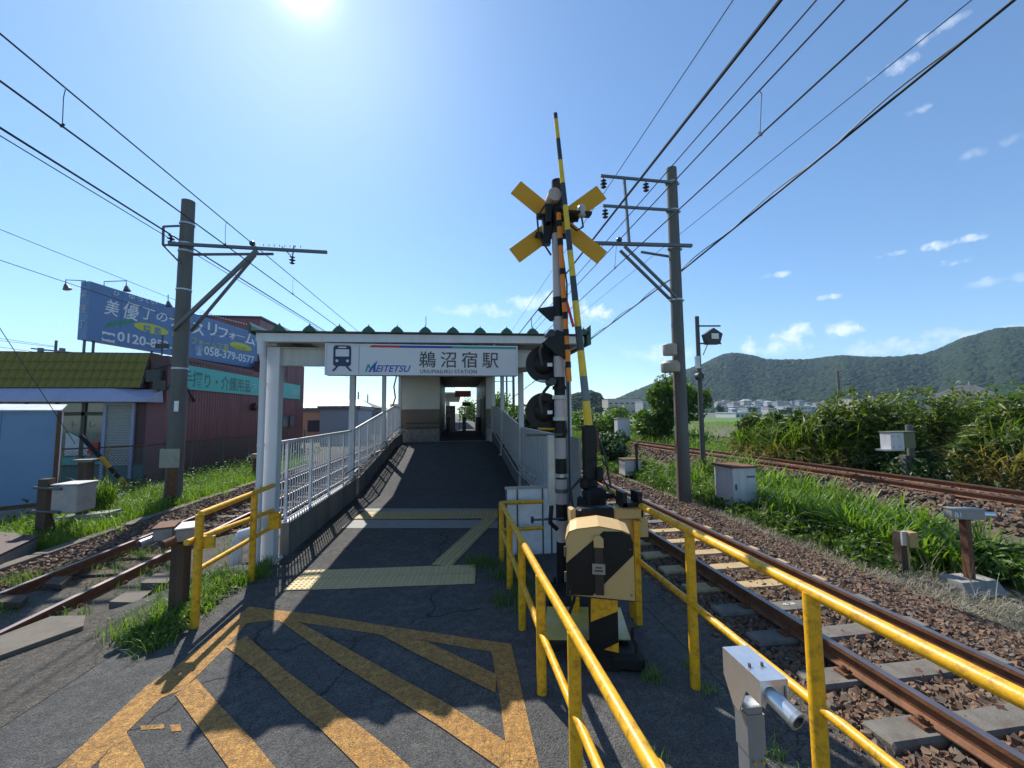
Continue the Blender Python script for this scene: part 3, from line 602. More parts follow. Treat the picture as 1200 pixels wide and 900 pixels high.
# train pictogram
mb = MB()
def rr(x0, x1, y0, y1, r, mb, d, yy=yf):
    pts = []
    for cx, cy, a0 in ((x1-r, y0+r, -90), (x1-r, y1-r, 0), (x0+r, y1-r, 90), (x0+r, y0+r, 180)):
        for k in range(5): a = math.radians(a0+k*22.5); pts.append((cx+r*math.cos(a), cy+r*math.sin(a)))
    mb.prism([(sp(x, y)[0], yy, sp(x, y)[1]) for x, y in pts], (0, -d, 0))
rr(389, 409, 407, 431, 3.2, mb, .002); mb.build('train_pictogram', navy_ink, sg)
pw = mat('pictogram_white', (.6, .6, .62), .4, var=.02)
mb = MB(); rr(391.6, 406.6, 411.5, 419.8, .8, mb, .002, yf-.002); rr(394.5, 403.5, 408.4, 410.0, .6, mb, .002, yf-.002)
for x in (393.2, 405.0): rr(x-1.6, x+1.6, 423.2, 426.4, 1.6, mb, .002, yf-.002)
mb.build('train_window', pw, sg)
spoly([(393.5, 430), (396, 430), (390.5, 436.5), (387.5, 436.5)], navy_ink, 'rail_mark'); spoly([(402, 430), (404.5, 430), (410.5, 436.5), (407.5, 436.5)], navy_ink, 'rail_mark')
# operator mark
x, z = sp(436.5, 437); text('EITETSU', .155, (x, yf-.001, z), RF, logo_blue, sg, 'logo_lettering', shear=.32, xs=.98, bold=.002)
spoly([(425, 437.5), (427.5, 428.5), (430, 428.5), (431, 432.5), (437.5, 424.5), (432, 434), (430, 433.5), (428.4, 431.5), (427, 437.5)], logo_teal, 'logo_mark')
spoly([(428.5, 437.5), (431.5, 433), (439.3, 424), (436.8, 430), (436.8, 437.5), (434.2, 437.5), (434.4, 432), (431, 437.5)], logo_blue, 'logo_mark', .0045)
for i, ch in enumerate('鵜沼宿駅'):
    x, z = sp(486.6+25.3*i, 430.0); text(ch, .295, (x, yf-.001, z), RF, grey_ink, sg, 'lettering', bold=.0018)
x, z = sp(488, 438.6); text('UNUMAJUKU STATION', .094, (x, yf-.001, z), RF, grey_ink, sg, 'lettering', xs=.93, bold=.0, space=1.08)

# ------------------------------------------------------------------ low walls and fences of the approach
lw = thing('low_wall', 'stained concrete kerb wall under the white fence left of the approach', 'low wall', (-3.0, 15, 0))
vv = [7.5, 8.9, 9.6, 10.6, 12.22]
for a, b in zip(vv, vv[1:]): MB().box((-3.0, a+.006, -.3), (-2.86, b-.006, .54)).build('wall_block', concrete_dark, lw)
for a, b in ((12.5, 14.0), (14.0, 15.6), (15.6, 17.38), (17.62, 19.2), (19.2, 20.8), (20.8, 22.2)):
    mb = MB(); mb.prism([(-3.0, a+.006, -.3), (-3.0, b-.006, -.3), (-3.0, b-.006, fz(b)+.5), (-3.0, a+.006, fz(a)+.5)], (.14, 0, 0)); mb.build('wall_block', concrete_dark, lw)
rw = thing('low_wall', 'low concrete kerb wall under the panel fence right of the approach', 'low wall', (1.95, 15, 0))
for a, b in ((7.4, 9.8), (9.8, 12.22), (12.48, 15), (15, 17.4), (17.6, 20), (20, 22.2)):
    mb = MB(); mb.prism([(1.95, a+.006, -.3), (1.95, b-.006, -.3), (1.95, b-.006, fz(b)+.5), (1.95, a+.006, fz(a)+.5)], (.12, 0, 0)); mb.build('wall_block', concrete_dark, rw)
# picket fence between the first two columns
pf = thing('picket_fence', 'white metal picket fence on the concrete kerb nearest the crossing', 'fence', (-3.0, 9.8, .5))
xf = -3.03
MB().box((xf-.02, 7.4, 1.9), (xf+.03, 12.2, 1.95)).build('top_rail', white_paint, pf)
MB().box((xf-.012, 7.4, 1.25), (xf-.004, 12.2, 1.28)).build('middle_rail', white_paint, pf)
MB().box((xf-.015, 7.4, .62), (xf+.015, 12.2, .65)).build('bottom_rail', white_paint, pf)
o = MB().box((xf-.007, -.011, .65), (xf+.007, .011, 1.9)).build('picket', white_paint); pm = o.data; bpy.data.objects.remove(o)
k = 0
y = 7.47
while y < 12.2:
    q = bpy.data.objects.new('picket', pm); col.objects.link(q); q.parent = pf; q.location = Vector((0, y, 0))-wloc(pf); y += .118
for y in (7.7, 8.9, 10.1, 11.3): MB().box((xf+.013, y-.03, .5), (xf+.05, y+.03, 1.9)).build('post', white_paint, pf)
MB().box((-3.03, 7.5, .541), (-2.9, 12.2, .548)).build('coping', white_paint, pf)
def panelfence(name, label, x, spans, top, bot, inner, m=white_paint):
    t = thing(name, label, 'fence', (x, (spans[0][0]+spans[-1][1])/2, 0))
    for a, b in spans:
        y = a
        while y < b-.05:
            y2 = min(y+.3, b); mb = MB(); z0, z1 = bot(y), bot(y2); t0, t1 = top(y), top(y2)
            mb.prism([(x, y+.004, z0), (x, y2-.004, z1), (x, y2-.004, t1), (x, y+.004, t0)], (.012, 0, 0))
            mb.prism([(x+inner*.012, y+.12, z0), (x+inner*.012, y+.16, z0), (x+inner*.012, y+.16, t0-.02), (x+inner*.012, y+.12, t0-.02)], (inner*.012, 0, 0))
            mb.build('panel', m, t); y = y2
        MB().beam((x, a, top(a)+.015), (x, b, top(b)+.015), .05, .035).build('top_rail', m, t)
        y = a+.1
        while y < b: MB().box((x-inner*.05, y-.025, bot(y)-.12), (x-inner*.02, y+.025, top(y))).build('post', m, t); y += 1.2
    return t
pf2 = thing('picket_fence', 'white picket fence climbing along the left side up to the station', 'fence', (-3.03, 17, .5))
for a, b in ((12.46, 17.4), (17.6, 22.2)):
    ym = 19.9 if a > 17.5 else b
    for y0_, y1_ in ((a, ym), (ym, b)):
        if y1_-y0_ < .1: continue
        for dz, s_ in ((1.93, .05), (.64, .03)): MB().beam((xf, y0_, fz(y0_)+dz), (xf, y1_, fz(y1_)+dz), .045, s_).build('rail', white_paint, pf2)
    y = a+.05
    while y < b:
        q = bpy.data.objects.new('picket', pm); col.objects.link(q); q.parent = pf2; q.location = Vector((0, y, fz(y)+.01))-wloc(pf2); y += .118
    y = a+.6
    while y < b: MB().box((xf+.016, y-.03, fz(y)+.45), (xf+.055, y+.03, fz(y)+1.92)).build('post', white_paint, pf2); y += 1.2
panelfence('panel_fence', 'grey ribbed panel fence along the right side of the approach', 2.02, [(7.35, 12.25), (12.45, 17.4), (17.6, 22.2)], lambda y: fz(y)+1.93, lambda y: fz(y)+.45, -1)
MB().box((1.96, 6.3, 0), (2.0, 7.1, 1.98)).build('end_panel', mat('end_board', (.24, .235, .22), .7, var=.1), bpy.data.objects['panel_fence'])
# handrails
for s, xr, lab in ((-1, -2.8, 'pair of dark handrails on the left wall of the approach'), (1, 1.82, 'pair of steel handrails on the right wall of the approach')):
    t = thing('handrail', lab, 'handrail', (xr, 15, .8), 'handrails of the approach')
    for h in (.9, .64):
        v0 = 10.7 if s < 0 else 9.3
        pts = [(xr, v0-.0, h-.04), (xr, v0+.25, h), (xr, 12.3, h), (xr, 19.9, .83+h), (xr, 22.5, .83+h)]
        if s > 0: pts = [(xr-.25*0, v0, h-.05), (xr, v0+.2, h)]+pts[2:]
        MB().tube(pts, .017, 10).build('rail', dark_steel if s < 0 else stainless, t, smooth=40)
        MB().cyl((xr, v0-.06, h-.045), (xr, v0+.01, h-.038), .024, n=10).build('end_cap', orange_tube if (s < 0 and h > .8) else cream_paint, t)
    for y in [v0+.4+.95*i for i in range(13)]:
        if y < 22.3:
            xw = -2.87 if s < 0 else 1.94
            mb = MB(); 
            for h in (.9, .64): mb.tube([(xw, y, fz(y)+h-.09), (xr, y, fz(y)+h-.08), (xr, y, fz(y)+h-.015)], .008, 6)
            mb.build('bracket', dark_steel, t)

# ------------------------------------------------------------------ station building
sb = thing('station_building', 'small station building with brown tiled wainscot at the top of the approach', 'station building', (-.4, 28, .8))
yb = 22.85; fl = .83
ox0, ox1 = -.95, 1.68
def sbb(mb, n, m, **k): return mb.build(n, m, sb, **k)
sbb(MB().box((-3.2, yb, 2.65), (ox0, yb+.2, 5.1)), 'wall', cream_wall)
sbb(MB().box((-3.2, yb+.005, 1.55), (ox0, yb+.195, 2.65)), 'wall_core', tile_brown)
z = 1.56
while z < 2.6:
    x = -3.2
    while x < ox0-.01:
        x2 = min(x+.45, ox0); sbb(MB().box((x+.004, yb-.006, z+.004), (x2-.004, yb+.02, z+.118)), 'tile', tile_brown); x = x2
    z += .122
sbb(MB().box((-3.2, yb-.01, fl), (ox0, yb+.2, 1.55)), 'plinth', concrete)
sbb(MB().box((ox1, yb, 2.65), (2.2, yb+.2, 5.1)), 'wall', cream_wall)
sbb(MB().box((ox1, yb-.004, 1.55), (2.2, yb+.2, 2.65)), 'wall', tile_brown)
sbb(MB().box((ox1, yb-.01, fl), (2.2, yb+.2, 1.55)), 'plinth', concrete)
sbb(MB().box((ox0, yb, 4.75), (ox1, yb+.2, 5.1)), 'lintel', cream_wall)
sbb(MB().box((-3.2, yb-.02, fl), (2.2, yb-.012, fl+.03)), 'skirting', concrete)
for z in (1.62, 1.88): sbb(MB().cyl((-2.75, yb-.09, z), (ox0-.05, yb-.09, z), .017, n=8), 'handrail', dark_steel)
for x in (-2.4, -1.8, -1.2): sbb(MB().box((x-.01, yb-.09, 1.6), (x+.01, yb, 1.62)), 'bracket', dark_steel)
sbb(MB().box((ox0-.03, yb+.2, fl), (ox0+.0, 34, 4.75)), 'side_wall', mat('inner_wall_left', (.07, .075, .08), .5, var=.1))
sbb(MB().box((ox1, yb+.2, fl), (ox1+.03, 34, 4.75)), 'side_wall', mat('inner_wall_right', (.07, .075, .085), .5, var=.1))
for i in range(6):
    y = 24+i*1.7; sbb(MB().box((ox1-.03, y, 1.2), (ox1-.004, y+.5, 3.4)), 'notice_board', steel_grey if i % 2 else dark_inside)
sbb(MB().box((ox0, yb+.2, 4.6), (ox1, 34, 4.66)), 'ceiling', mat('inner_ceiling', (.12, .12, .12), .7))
sbb(MB().box((-3.2, yb+.21, fl), (ox0-.04, 34, 5.0)), 'office', cream_wall)
sbb(MB().box((ox1+.04, yb+.21, fl), (2.2, 34, 5.0)), 'outer_wall', cream_wall)
sbb(MB().box((-3.5, yb-.05, 5.12), (2.6, 34.5, 5.3)), 'roof', roof_pale)
sbb(MB().box((-3.18, yb-.1, fl), (-3.06, yb-.0, 4.9)), 'corner_pipe', white_paint)
for y in (26.0, 27.2): sbb(MB().box((-.1, y, 4.05), (.9, y+.05, 4.09)), 'light_tube', lamp_lit)
mb = MB().box((-.1, 26.6, 3.5), (.95, 26.72, 3.9)); sbb(mb, 'display', dark_inside)
sbb(MB().box((-.03, 26.594, 3.56), (.88, 26.6, 3.84)), 'display_face', led_red)
sbb(MB().box((.42, 30.3, 2.95), (1.05, 30.4, 3.25)), 'direction_sign', yellow_sign)
text('改札口', .2, (.46, 30.296, 3.02), RF, navy_ink, sb, 'lettering')
for x in (-.55, .55, 1.5): sbb(MB().cbox((x, 29.6, 1.62), (.24, 1.5, 1.05), bev=.03), 'ticket_gate', mat('gate_body', (.06, .065, .07), .35))
mb = MB()
for x in (.22, .62): mb.box((x, 31.2, 1.1), (x+.04, 31.24, 2.9))
mb.box((.22, 31.2, 2.86), (.66, 31.24, 2.9)); sbb(mb, 'gate_frame', dark_steel)
sbb(MB().box((-.9, 33.6, 1.1), (-.1, 33.8, 3.05)), 'partition', mat('partition_white', (.5, .54, .6), .4))
for z in (1.6, 2.1, 2.6): sbb(MB().box((-.85, 33.594, z), (-.5, 33.6, z+.35)), 'poster', white_ink)
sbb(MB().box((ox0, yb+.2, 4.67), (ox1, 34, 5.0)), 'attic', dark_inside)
plat = sheet('platform', [(-3.3, 34.05), (2.6, 34.05), (2.6, 110), (-3.3, 110)], 1.095, patch_mat, thick=1.4)
pc = thing('platform_canopy', 'platform roof on slim posts beyond the ticket gates', 'platform roof', (-.3, 50, 1.1))
MB().box((-2.6, 36, 4.15), (.4, 62, 4.3)).build('roof', roof_pale, pc)
for y in (37, 43, 49, 55, 61): MB().cyl((-1.1, y, 1.1), (-1.1, y, 4.15), .07, n=10).build('post', white_paint, pc)
mb = MB().tube([(-3.3, 22.8, 4.6), (-3.42, 22.6, 3.9), (-3.35, 22.7, 3.3), (-3.5, 22.7, 2.8), (-3.9, 22.8, 2.55)], .04, 8).build('cable_bundle', dark_steel)
tagt(mb, 'dark loose cable bundle hanging at the left corner of the station building', 'cable')
# ------------------------------------------------------------------ yellow railings
def yfence(label, posts, rails, r=.036, extra=None):
    t = thing('yellow_railing', label, 'railing', (posts[0][0], posts[0][1], 0), 'yellow pipe railings of the crossing')
    for x, y, h in posts: MB().cyl((x, y, -.02), (x, y, h), .043, n=16).build('post', yellow_rail, t, smooth=40)
    for pts, rr_ in rails: MB().tube(pts, rr_, 16).build('rail', yellow_rail, t, smooth=50)
    return t
yf1 = yfence('yellow pipe railing beside the orange hatching, with a short cross bar at its far end',
  [(.73, 6.62, .93), (.73, 5.62, .94), (.73, 4.57, .96), (.73, 3.54, .98), (.75, 2.6, .99), (.78, 1.6, 1.0)],
  [([(.73, 6.62, .93), (.73, 4.57, .96), (.73, 3.54, .985), (.76, 2.0, 1.0), (.8, .3, 1.0)], .036), ([(.73, 6.62, .5), (.73, 3.54, .5), (.76, 2, .5), (.8, .3, .5)], .03),
   ([(.73, 6.62, .93), (1.42, 6.62, .93)], .034), ([(.73, 6.62, .5), (1.42, 6.62, .5)], .03)])
yf2 = yfence('longest yellow pipe railing, running along the track to the lower right corner',
  [(2.07, 4.64, 1.33), (2.07, 3.41, 1.33), (2.07, 2.17, 1.33), (2.07, .95, 1.33)],
  [([(2.07, 5.5, 1.34), (2.07, 3.4, 1.335), (2.07, -.6, 1.33)], .036), ([(2.07, 4.64, .7), (2.07, -.6, .7)], .03)])
yf3 = yfence('short yellow pipe railing in front of the canopy column on the left',
  [(-2.95, 5.18, 1.26), (-2.95, 6.45, 1.26)],
  [([(-2.95, 5.18, 1.26), (-2.95, 7.05, 1.26)], .036), ([(-3.0, 5.05, .98), (-2.95, 7.05, .86)], .033), ([(-2.95, 5.2, .63), (-2.95, 7.05, .6)], .03)])
MB().box((-2.94, 6.9, .6), (-2.78, 6.98, .85)).build('end_plate', yellow_rail, yf3)
MB().box((-2.98, 5.2, .86), (-2.8, 5.24, 1.0)).build('end_plate', yellow_rail, yf3)

# ------------------------------------------------------------------ crossing signal
def band_pole(mb, x, y, bands, r0, r1, zmax):
    for z0, z1, mi in bands: mb.cyl((x, y, z0), (x, y, z1), r0+(r1-r0)*z0/zmax, r0+(r1-r0)*z1/zmax, n=20, mi=mi)
CX, CY = 1.43, 5.43
cr = thing('crossing_signal', 'level crossing signal pole with yellow crossbuck and black and white bands', 'crossing signal', (CX, CY, 0))
edges = [760, 634, 609, 590, 561, 537, 513, 492, 468, 442, 418, 396, 372, 349, 275]
zs_ = [0.0]+[PY(658, e, CY)[2] for e in edges[1:]]+[5.55]
bands = [(zs_[i], zs_[i+1], 0 if i % 2 == 0 else 1) for i in range(len(zs_)-1)]
mb = MB(); band_pole(mb, CX, CY, bands, .081, .073, 5.55); mb.build('pole', [black_paint, mat('band_white', (.46, .41, .4), .5, var=.06, dirt=(.3, .25, .22), dscale=6, damt=.4)], cr, smooth=40)
MB().cyl((CX+.02, CY, 5.3), (CX+.02, CY, 5.76), .088, n=20).build('pole_cap', black_paint, cr, smooth=40)
mb = MB().cyl((CX, CY, 0), (CX, CY, .05), .2, n=20)
for k in range(6): a = k*math.pi/3; mb.cyl((CX+.16*math.cos(a), CY+.16*math.sin(a), .05), (CX+.16*math.cos(a), CY+.16*math.sin(a), .12), .018, n=6)
mb.build('base_flange', black_paint, cr)
bx, by, bz = PY(655, 261, CY-.13)
ya = CY-.02
def arm(p, q, w_, y):
    a = PY(*p, y); b = PY(*q, y); d = Vector((b[0]-a[0], 0, b[2]-a[2])).normalized(); n_ = Vector((-d.z, 0, d.x))*w_/2
    A_, B_ = Vector(a), Vector(b); return MB().prism([tuple(A_-n_), tuple(B_-n_), tuple(B_+n_), tuple(A_+n_)], (0, .02, 0))
arm((604.5, 219), (706, 302), .245, CY+.12).build('crossbuck_board', yellow_sign, cr)
arm((603, 299.5), (705, 225), .245, CY+.145).build('crossbuck_board', yellow_sign, cr)
mb = MB().box((CX-.3, CY+.07, 4.95), (CX+.22, CY+.115, 5.02)).box((CX-.28, CY+.07, 5.22), (CX+.35, CY+.115, 5.3)).box((CX-.2, CY-.0, 4.82), (CX-.09, CY+.1, 5.22)); mb.box((CX-.17, CY-.1, 5.1), (CX-.1, CY, 5.36))
mb.box((CX+.1, CY-.1, 5.25), (CX+.5, CY+.03, 5.29)); mb.build('bracket', black_paint, cr)
x, y, z = PY(650, 228, CY-.15); mb = MB().cyl((x, y-.02, z), (x, y+.2, z), .095, n=24); mb.build('bell', mat('bell_pale', (.45, .36, .3), .5), cr, smooth=40)
MB().cyl((x+.03, y-.03, z+.12), (x+.08, y+.1, z+.18), .05, n=12).build('bell_housing', dark_steel, cr, smooth=40)
x, y, z = PY(681.5, 247, CY-.05); mb = MB().lathe((x, y, z-.1), [(.02, 0), (.06, .03), (.062, .13), (.05, .17), (.02, .19)], 16); mb.build('lamp_dome', mat('dome_grey', (.4, .4, .42), .3), cr, smooth=60)
mb = MB().tube([(x, y, z-.1), (x+.02, y, z-.24), (x-.08, y, z-.3), (x-.2, y, z-.2), (x-.24, y+.02, z+.1)], .014, 8)
mb.tube([(CX-.2, CY-.2, 5.3), (CX-.33, CY-.2, 5.1), (CX-.3, CY-.16, 4.85), (CX-.12, CY-.12, 4.6)], .014, 8); mb.tube([(CX+.02, CY-.1, 4.9), (CX+.1, CY-.12, 4.2), (CX+.1, CY-.1, 3.3), (CX+.09, CY-.1, 1.2)], .012, 8); mb.build('cable', wire_m, cr, smooth=50)
for cyp, sc in ((427, 1.0), (482, 1.0)):
    x, y, z = PY(637.5, cyp, CY+.12)
    h = MB().cyl((x, y, z), (x, y+.012, z), .265, n=40); d = h.build('target_disc', black_paint, cr, smooth=30)
    MB().lathe((x, y, z), [(.15, 0), (.13, -.04), (.08, -.07), (.03, -.08)], 24, axis=(0, 1, 0)).build('lamp_housing', black_paint, d, smooth=50)
    mb = MB().lathe((x, y+.012, z), [(.12, 0), (.115, .05), (.06, .07)], 24, axis=(0, 1, 0)); mb.build('lamp_lens', mat('red_lens', (.25, .01, .01), .15), d, smooth=50)
    mb = MB()
    for k in range(13):
        a0 = math.radians(0+180*k/12); a1 = math.radians(180*(k+1)/12)
        if k < 12: mb.add([(x+.14*math.cos(a0), y+.012, z+.14*math.sin(a0)), (x+.14*math.cos(a1), y+.012, z+.14*math.sin(a1)), (x+.14*math.cos(a1), y+.25, z+.14*math.sin(a1)), (x+.14*math.cos(a0), y+.25, z+.14*math.sin(a0))], [(0, 1, 2, 3)])
    mb.build('lamp_hood', black_paint, d)
    MB().box((x+.03, y-.09, z-.04), (x+.1, y-.082, z+.01)).build('label_plate', white_ink, d)
    MB().tube([(x-.05, y-.1, z-.03), (x-.08, y-.12, z+.18), (x-.02, y-.14, z+.28), (CX-.12, CY-.1, z+.42)], .022, 10).build('conduit', dark_steel, d, smooth=50)
    MB().cyl((CX-.14, CY-.16, z+.4), (CX-.14, CY+.05, z+.4), .055, n=14).build('pivot', dark_steel, d, smooth=40)
    MB().tube([(x-.1, y-.05, z-.24), (x+.1, y-.06, z-.25), (CX, CY, z-.25)], .016, 8).build('stay', beam_paint if cyp == 427 else yellow_sign, d, smooth=50)
def ring(z, m=black_paint, r=.1, h=.05, n_='clamp'): MB().cyl((CX, CY, z), (CX, CY, z+h), r, n=20).build(n_, m, cr, smooth=40)
for yp, m in ((406, black_paint), (455, black_paint), (466, beam_paint), (491, beam_paint), (506, black_paint), (557, galv), (575, steel_grey)): ring(PY(658, yp, CY)[2]-.02, m)
z = PY(650, 367, CY)[2]; MB().prism([(CX-.28, CY-.03, z+.06), (CX-.05, CY-.03, z+.1), (CX+.1, CY-.03, z+.06), (CX+.1, CY-.03, z-.1), (CX-.1, CY-.03, z-.1)], (0, .12, 0)).build('bracket', black_paint, cr)
z = PY(650, 405, CY)[2]; MB().prism([(CX-.26, CY-.14, z+.02), (CX-.06, CY-.14, z+.2), (CX+.06, CY-.14, z+.16), (CX+.08, CY-.14, z-.2), (CX-.1, CY-.14, z-.12)], (0, .12, 0)).build('bracket', black_paint, cr)
MB().box((CX+.1, CY+.02, 0), (CX+.15, CY+.08, 3.3)).build('conduit', mat('conduit_blue_grey', (.2, .24, .3), .5), cr)
MB().box((CX-.22, CY-.2, 1.18), (CX-.14, CY-.12, 2.1)).build('junction_tube', mat('tube_beige', (.45, .42, .36), .5), cr)
MB().tube([(CX-.18, CY-.16, 1.18), (CX-.2, CY-.16, .95), (CX-.1, CY-.12, .85)], .03, 8).build('cable', wire_m, cr, smooth=50)
for zz, x0 in ((2.1, -.5), (.98, -.42)): MB().cyl((CX+x0, CY-.1, zz), (CX, CY-.1, zz), .016, n=8).build('stay', steel_grey, cr); 
MB().cyl((CX-.43, CY-.1, .94), (CX-.43, CY-.1, 1.02), .02, n=8).build('knob', dark_steel, cr)

# orange and black warning tube strapped to the pole
ot = thing('warning_tube', 'slim orange and black rod strapped down the front of the signal pole', 'warning rod', (CX, CY-.12, 2.8))
seq = [(250, 259, 1), (259, 266, 0), (266, 280, 1), (280, 288, 0), (288, 301, 1), (301, 315, 1), (315, 322, 0), (322, 336, 1), (336, 350, 1), (350, 355, 0), (355, 366, 1), (366, 374, 0), (374, 386, 1), (386, 394, 0), (394, 404, 1), (404, 410, 0), (410, 424, 1), (424, 431, 0), (431, 447, 1)]
for a, b, k in seq:
    p = PY(654.5+(a-250)*.064, a, CY-.13); q = PY(654.5+(b-250)*.064, b, CY-.13)
    MB().cyl(p, q, .036 if k else .04, n=12).build('tube_section' if k else 'joint', orange_tube if k else black_paint, ot, smooth=40)

# ------------------------------------------------------------------ barrier machine and raised arm
BY = 5.2
ba = thing('crossing_barrier', 'crossing barrier with its yellow and black arm raised upright beside the signal pole', 'crossing barrier', PZ(692, 700)[:2]+(0,))
seg = [(133, 140, 0), (140, 163, 1), (163, 188, 0), (188, 215, 1), (215, 241, 0), (241, 270, 1), (270, 294, 0), (294, 324, 1), (324, 353, 0), (353, 383, 1), (383, 411, 0), (411, 441, 1), (441, 470, 2), (470, 500, 1)]
def axp(y): return 651+(y-135)*(690-651)/(500-135)
arm_ = MB()
for a, b, k in seg:
    p = PY(axp(a), a, BY); q = PY(axp(b), b, BY); r0 = .028+.028*(a-133)/367; r1 = .028+.028*(b-133)/367
    arm_.cyl(p, q, r0, r1, n=14, mi=k)
arm_.build('barrier_arm', [mat('arm_black', (.03, .04, .05), .4), mat('arm_yellow', (.75, .5, .02), .4, dirt=(.3, .25, .1), dscale=8, damt=.4), mat('arm_faded', (.14, .17, .19), .5)], ba, smooth=40)
p = PY(664, 353, BY-.05); q = PY(672, 383, BY-.05); MB().cyl(p, q, .02, n=8).build('reflector', red_ink, ba)
p = PY(690, 498, BY); q = PY(692, 585, BY); MB().cbox(((p[0]+q[0])/2, BY, (p[2]+q[2])/2), (.17, .14, p[2]-q[2]), bev=.02).build('arm_housing', black_paint, ba)
bx0 = q[0]; zt = q[2]
MB().cbox((bx0, BY, zt/2+.02), (.3, .3, zt+.02), bev=.03).build('pedestal', black_paint, ba)
MB().cbox((bx0+.03, BY-.08, zt+.05), (.26, .24, .26), bev=.04).build('gear_case', black_paint, ba)
MB().cbox((bx0-.1, BY-.06, zt+.22), (.1, .12, .14), bev=.02).build('spring_case', black_paint, ba)
MB().cbox((bx0+.25, BY-.12, zt+.06), (.26, .08, .07), bev=.02).build('counterweight', black_paint, ba)
MB().cbox((bx0+.1, BY-.1, zt+.34), (.08, .08, .2), bev=.02).build('motor_cover', black_paint, ba)
x0, y0_, z0_ = PY(705, 505, BY); MB().tube([PY(699, 508, BY), PY(708, 530, BY-.05), PY(716, 572, BY-.1)], .014, 8).build('tie_rod', dark_steel, ba)
MB().box((PY(694, 505, BY)[0], BY-.05, PY(694, 530, BY)[2]), (PY(700, 505, BY)[0], BY+.05, PY(694, 503, BY)[2])).build('hinge_plate', rust, ba)
MB().tube([(bx0-.15, BY-.1, zt+.3), (bx0-.3, BY-.1, zt+.15), (bx0-.28, BY-.15, zt-.2), (bx0-.2, BY-.1, .0)], .018, 8).build('cable', wire_m, ba, smooth=50)
for zz in (.25, .5): MB().tube([(bx0-.02, BY-.14, zt+zz), (bx0+.1, BY-.2, zt+zz+.05), (bx0+.2, BY-.16, zt+zz-.1)], .012, 6).build('cable', wire_m, ba)
# trestle with cream and black beam
tr = thing('equipment_trestle', 'cream and black painted trestle frame behind the striped control box', 'trestle', (1.5, 4.5, 0))
a = PY(670, 601, 4.45); b = PY(752, 603, 4.45); zc = a[2]-.02; xm = PY(717, 600, 4.45)[0]
MB().cbox(((a[0]+xm)/2+.03, 4.45, zc), (xm-a[0]-.06, .16, .15), bev=.02).build('beam', black_paint, tr)
MB().cbox(((b[0]+xm)/2, 4.45, zc), (b[0]-xm, .14, .13), bev=.015).build('beam', cream_paint, tr)
for x in (a[0]+.0, b[0]-.02): 
    MB().cbox((x, 4.45, zc-.01), (.06, .14, .18), bev=.012).build('clamp', cream_paint, tr)
    MB().cbox((x+.03 if x < xm else x-.05, 4.47, (zc-.1)/2), (.07, .07, zc-.1)).build('leg', yellow_rail, tr)
MB().cbox((xm+.1, 4.5, zc-.2), (.7, .03, .2)).build('back_plate', cream_paint, tr)
mb = MB().cbox((xm+.12, 4.45, zc+.16), (.05, .2, .16)).cbox((xm+.3, 4.45, zc+.16), (.05, .2, .16)).cbox((xm+.21, 4.45, zc+.1), (.24, .2, .05)); mb.build('saddle', black_paint, tr)
# control box with diagonal stripes
cb = thing('control_box', 'cream and black diagonally striped control box on a pedestal at the road edge', 'control box', (1.36, 3.85, 0))
Yf = 3.68; x0 = PY(671, 650, Yf)[0]; x1 = PY(745.5, 650, Yf)[0]; zb = PY(708, 699, Yf)[2]; zt1 = PY(708, 621, Yf)[2]; zp = PY(708, 616, Yf)[2]
xm = (x0+x1)/2; zt1 = zt1; Wd = x1-x0
def outline(zap): return [(x0, zb), (x1, zb-.02), (x1, zt1-.1), (x1-.035, zt1-.03), (x1-.1, zt1), (xm, zap), (x0+.1, zt1), (x0+.035, zt1-.03), (x0, zt1-.1)]
ol = outline(zt1+.03)
bd = MB().prism([(x, Yf, z) for x, z in ol], (0, .42, 0), 0)
bd.build('box_body', cream_paint, cb)
top = MB().prism([(x0-.012, Yf-.02, zt1-.1), (x0+.03, Yf-.02, zt1-.015), (x0+.1, Yf-.02, zt1+.012), (xm, Yf-.02, zt1+.045), (x1-.1, Yf-.02, zt1+.012), (x1-.03, Yf-.02, zt1-.015), (x1+.012, Yf-.02, zt1-.1), (x1+.012, Yf+.44, zt1-.1+.14), (x1-.1, Yf+.44, zt1+.14), (xm, Yf+.44, zt1+.17), (x0+.1, Yf+.44, zt1+.14), (x0-.012, Yf+.44, zt1+.04)], (0, 0, .008)) if False else None
# hood: front edge low, rises to the back
mb = MB(); fr = [(x0-.008, zt1-.1), (x0+.03, zt1-.02), (x0+.1, zt1+.008), (xm, zt1+.04), (x1-.1, zt1+.008), (x1-.03, zt1-.02), (x1+.008, zt1-.1)]
vs_ = [(x, Yf-.012, z) for x, z in fr]+[(x0+(x-x0)*.96+.01, Yf+.2, z+.035) for x, z in fr]+[(x0+(x-x0)*.96+.01, Yf+.43, z-.01) for x, z in fr]
mb.add(vs_, [(i, i+1, 7+i+1, 7+i) for i in range(6)]+[(7+i, 8+i, 15+i, 14+i) for i in range(6)]+[(0, 7, 14), (6, 20, 13)])
mb.build('hood', cream_paint, cb)
def q(px, py): p_ = PY(px, py, Yf); return (p_[0], p_[2])
def stripe(pts, m=black_paint, d=.004, n_='stripe'):
    MB().prism([(x, Yf, z) for x, z in pts], (0, -d, 0)).build(n_, m, cb)
def cl(pt): return (min(max(pt[0], x0+.001), x1-.001), min(max(pt[1], zb+.001), zt1))
A1 = cl(q(671, 664)); A2 = cl(q(713, 622.0)); A3 = (x1-.1, zt1-.005); A4 = (x1-.035, zt1-.035); A5 = (x1-.001, zt1-.1); A6 = cl(q(745.4, 646)); A7 = cl(q(701, 699)); A8 = (x0+.001, zb+.001)
stripe([A1, A8, A7, A6, A5, A4, A3, A2])
hx, hz = q(702, 627); hx2, hz2 = q(713, 640)
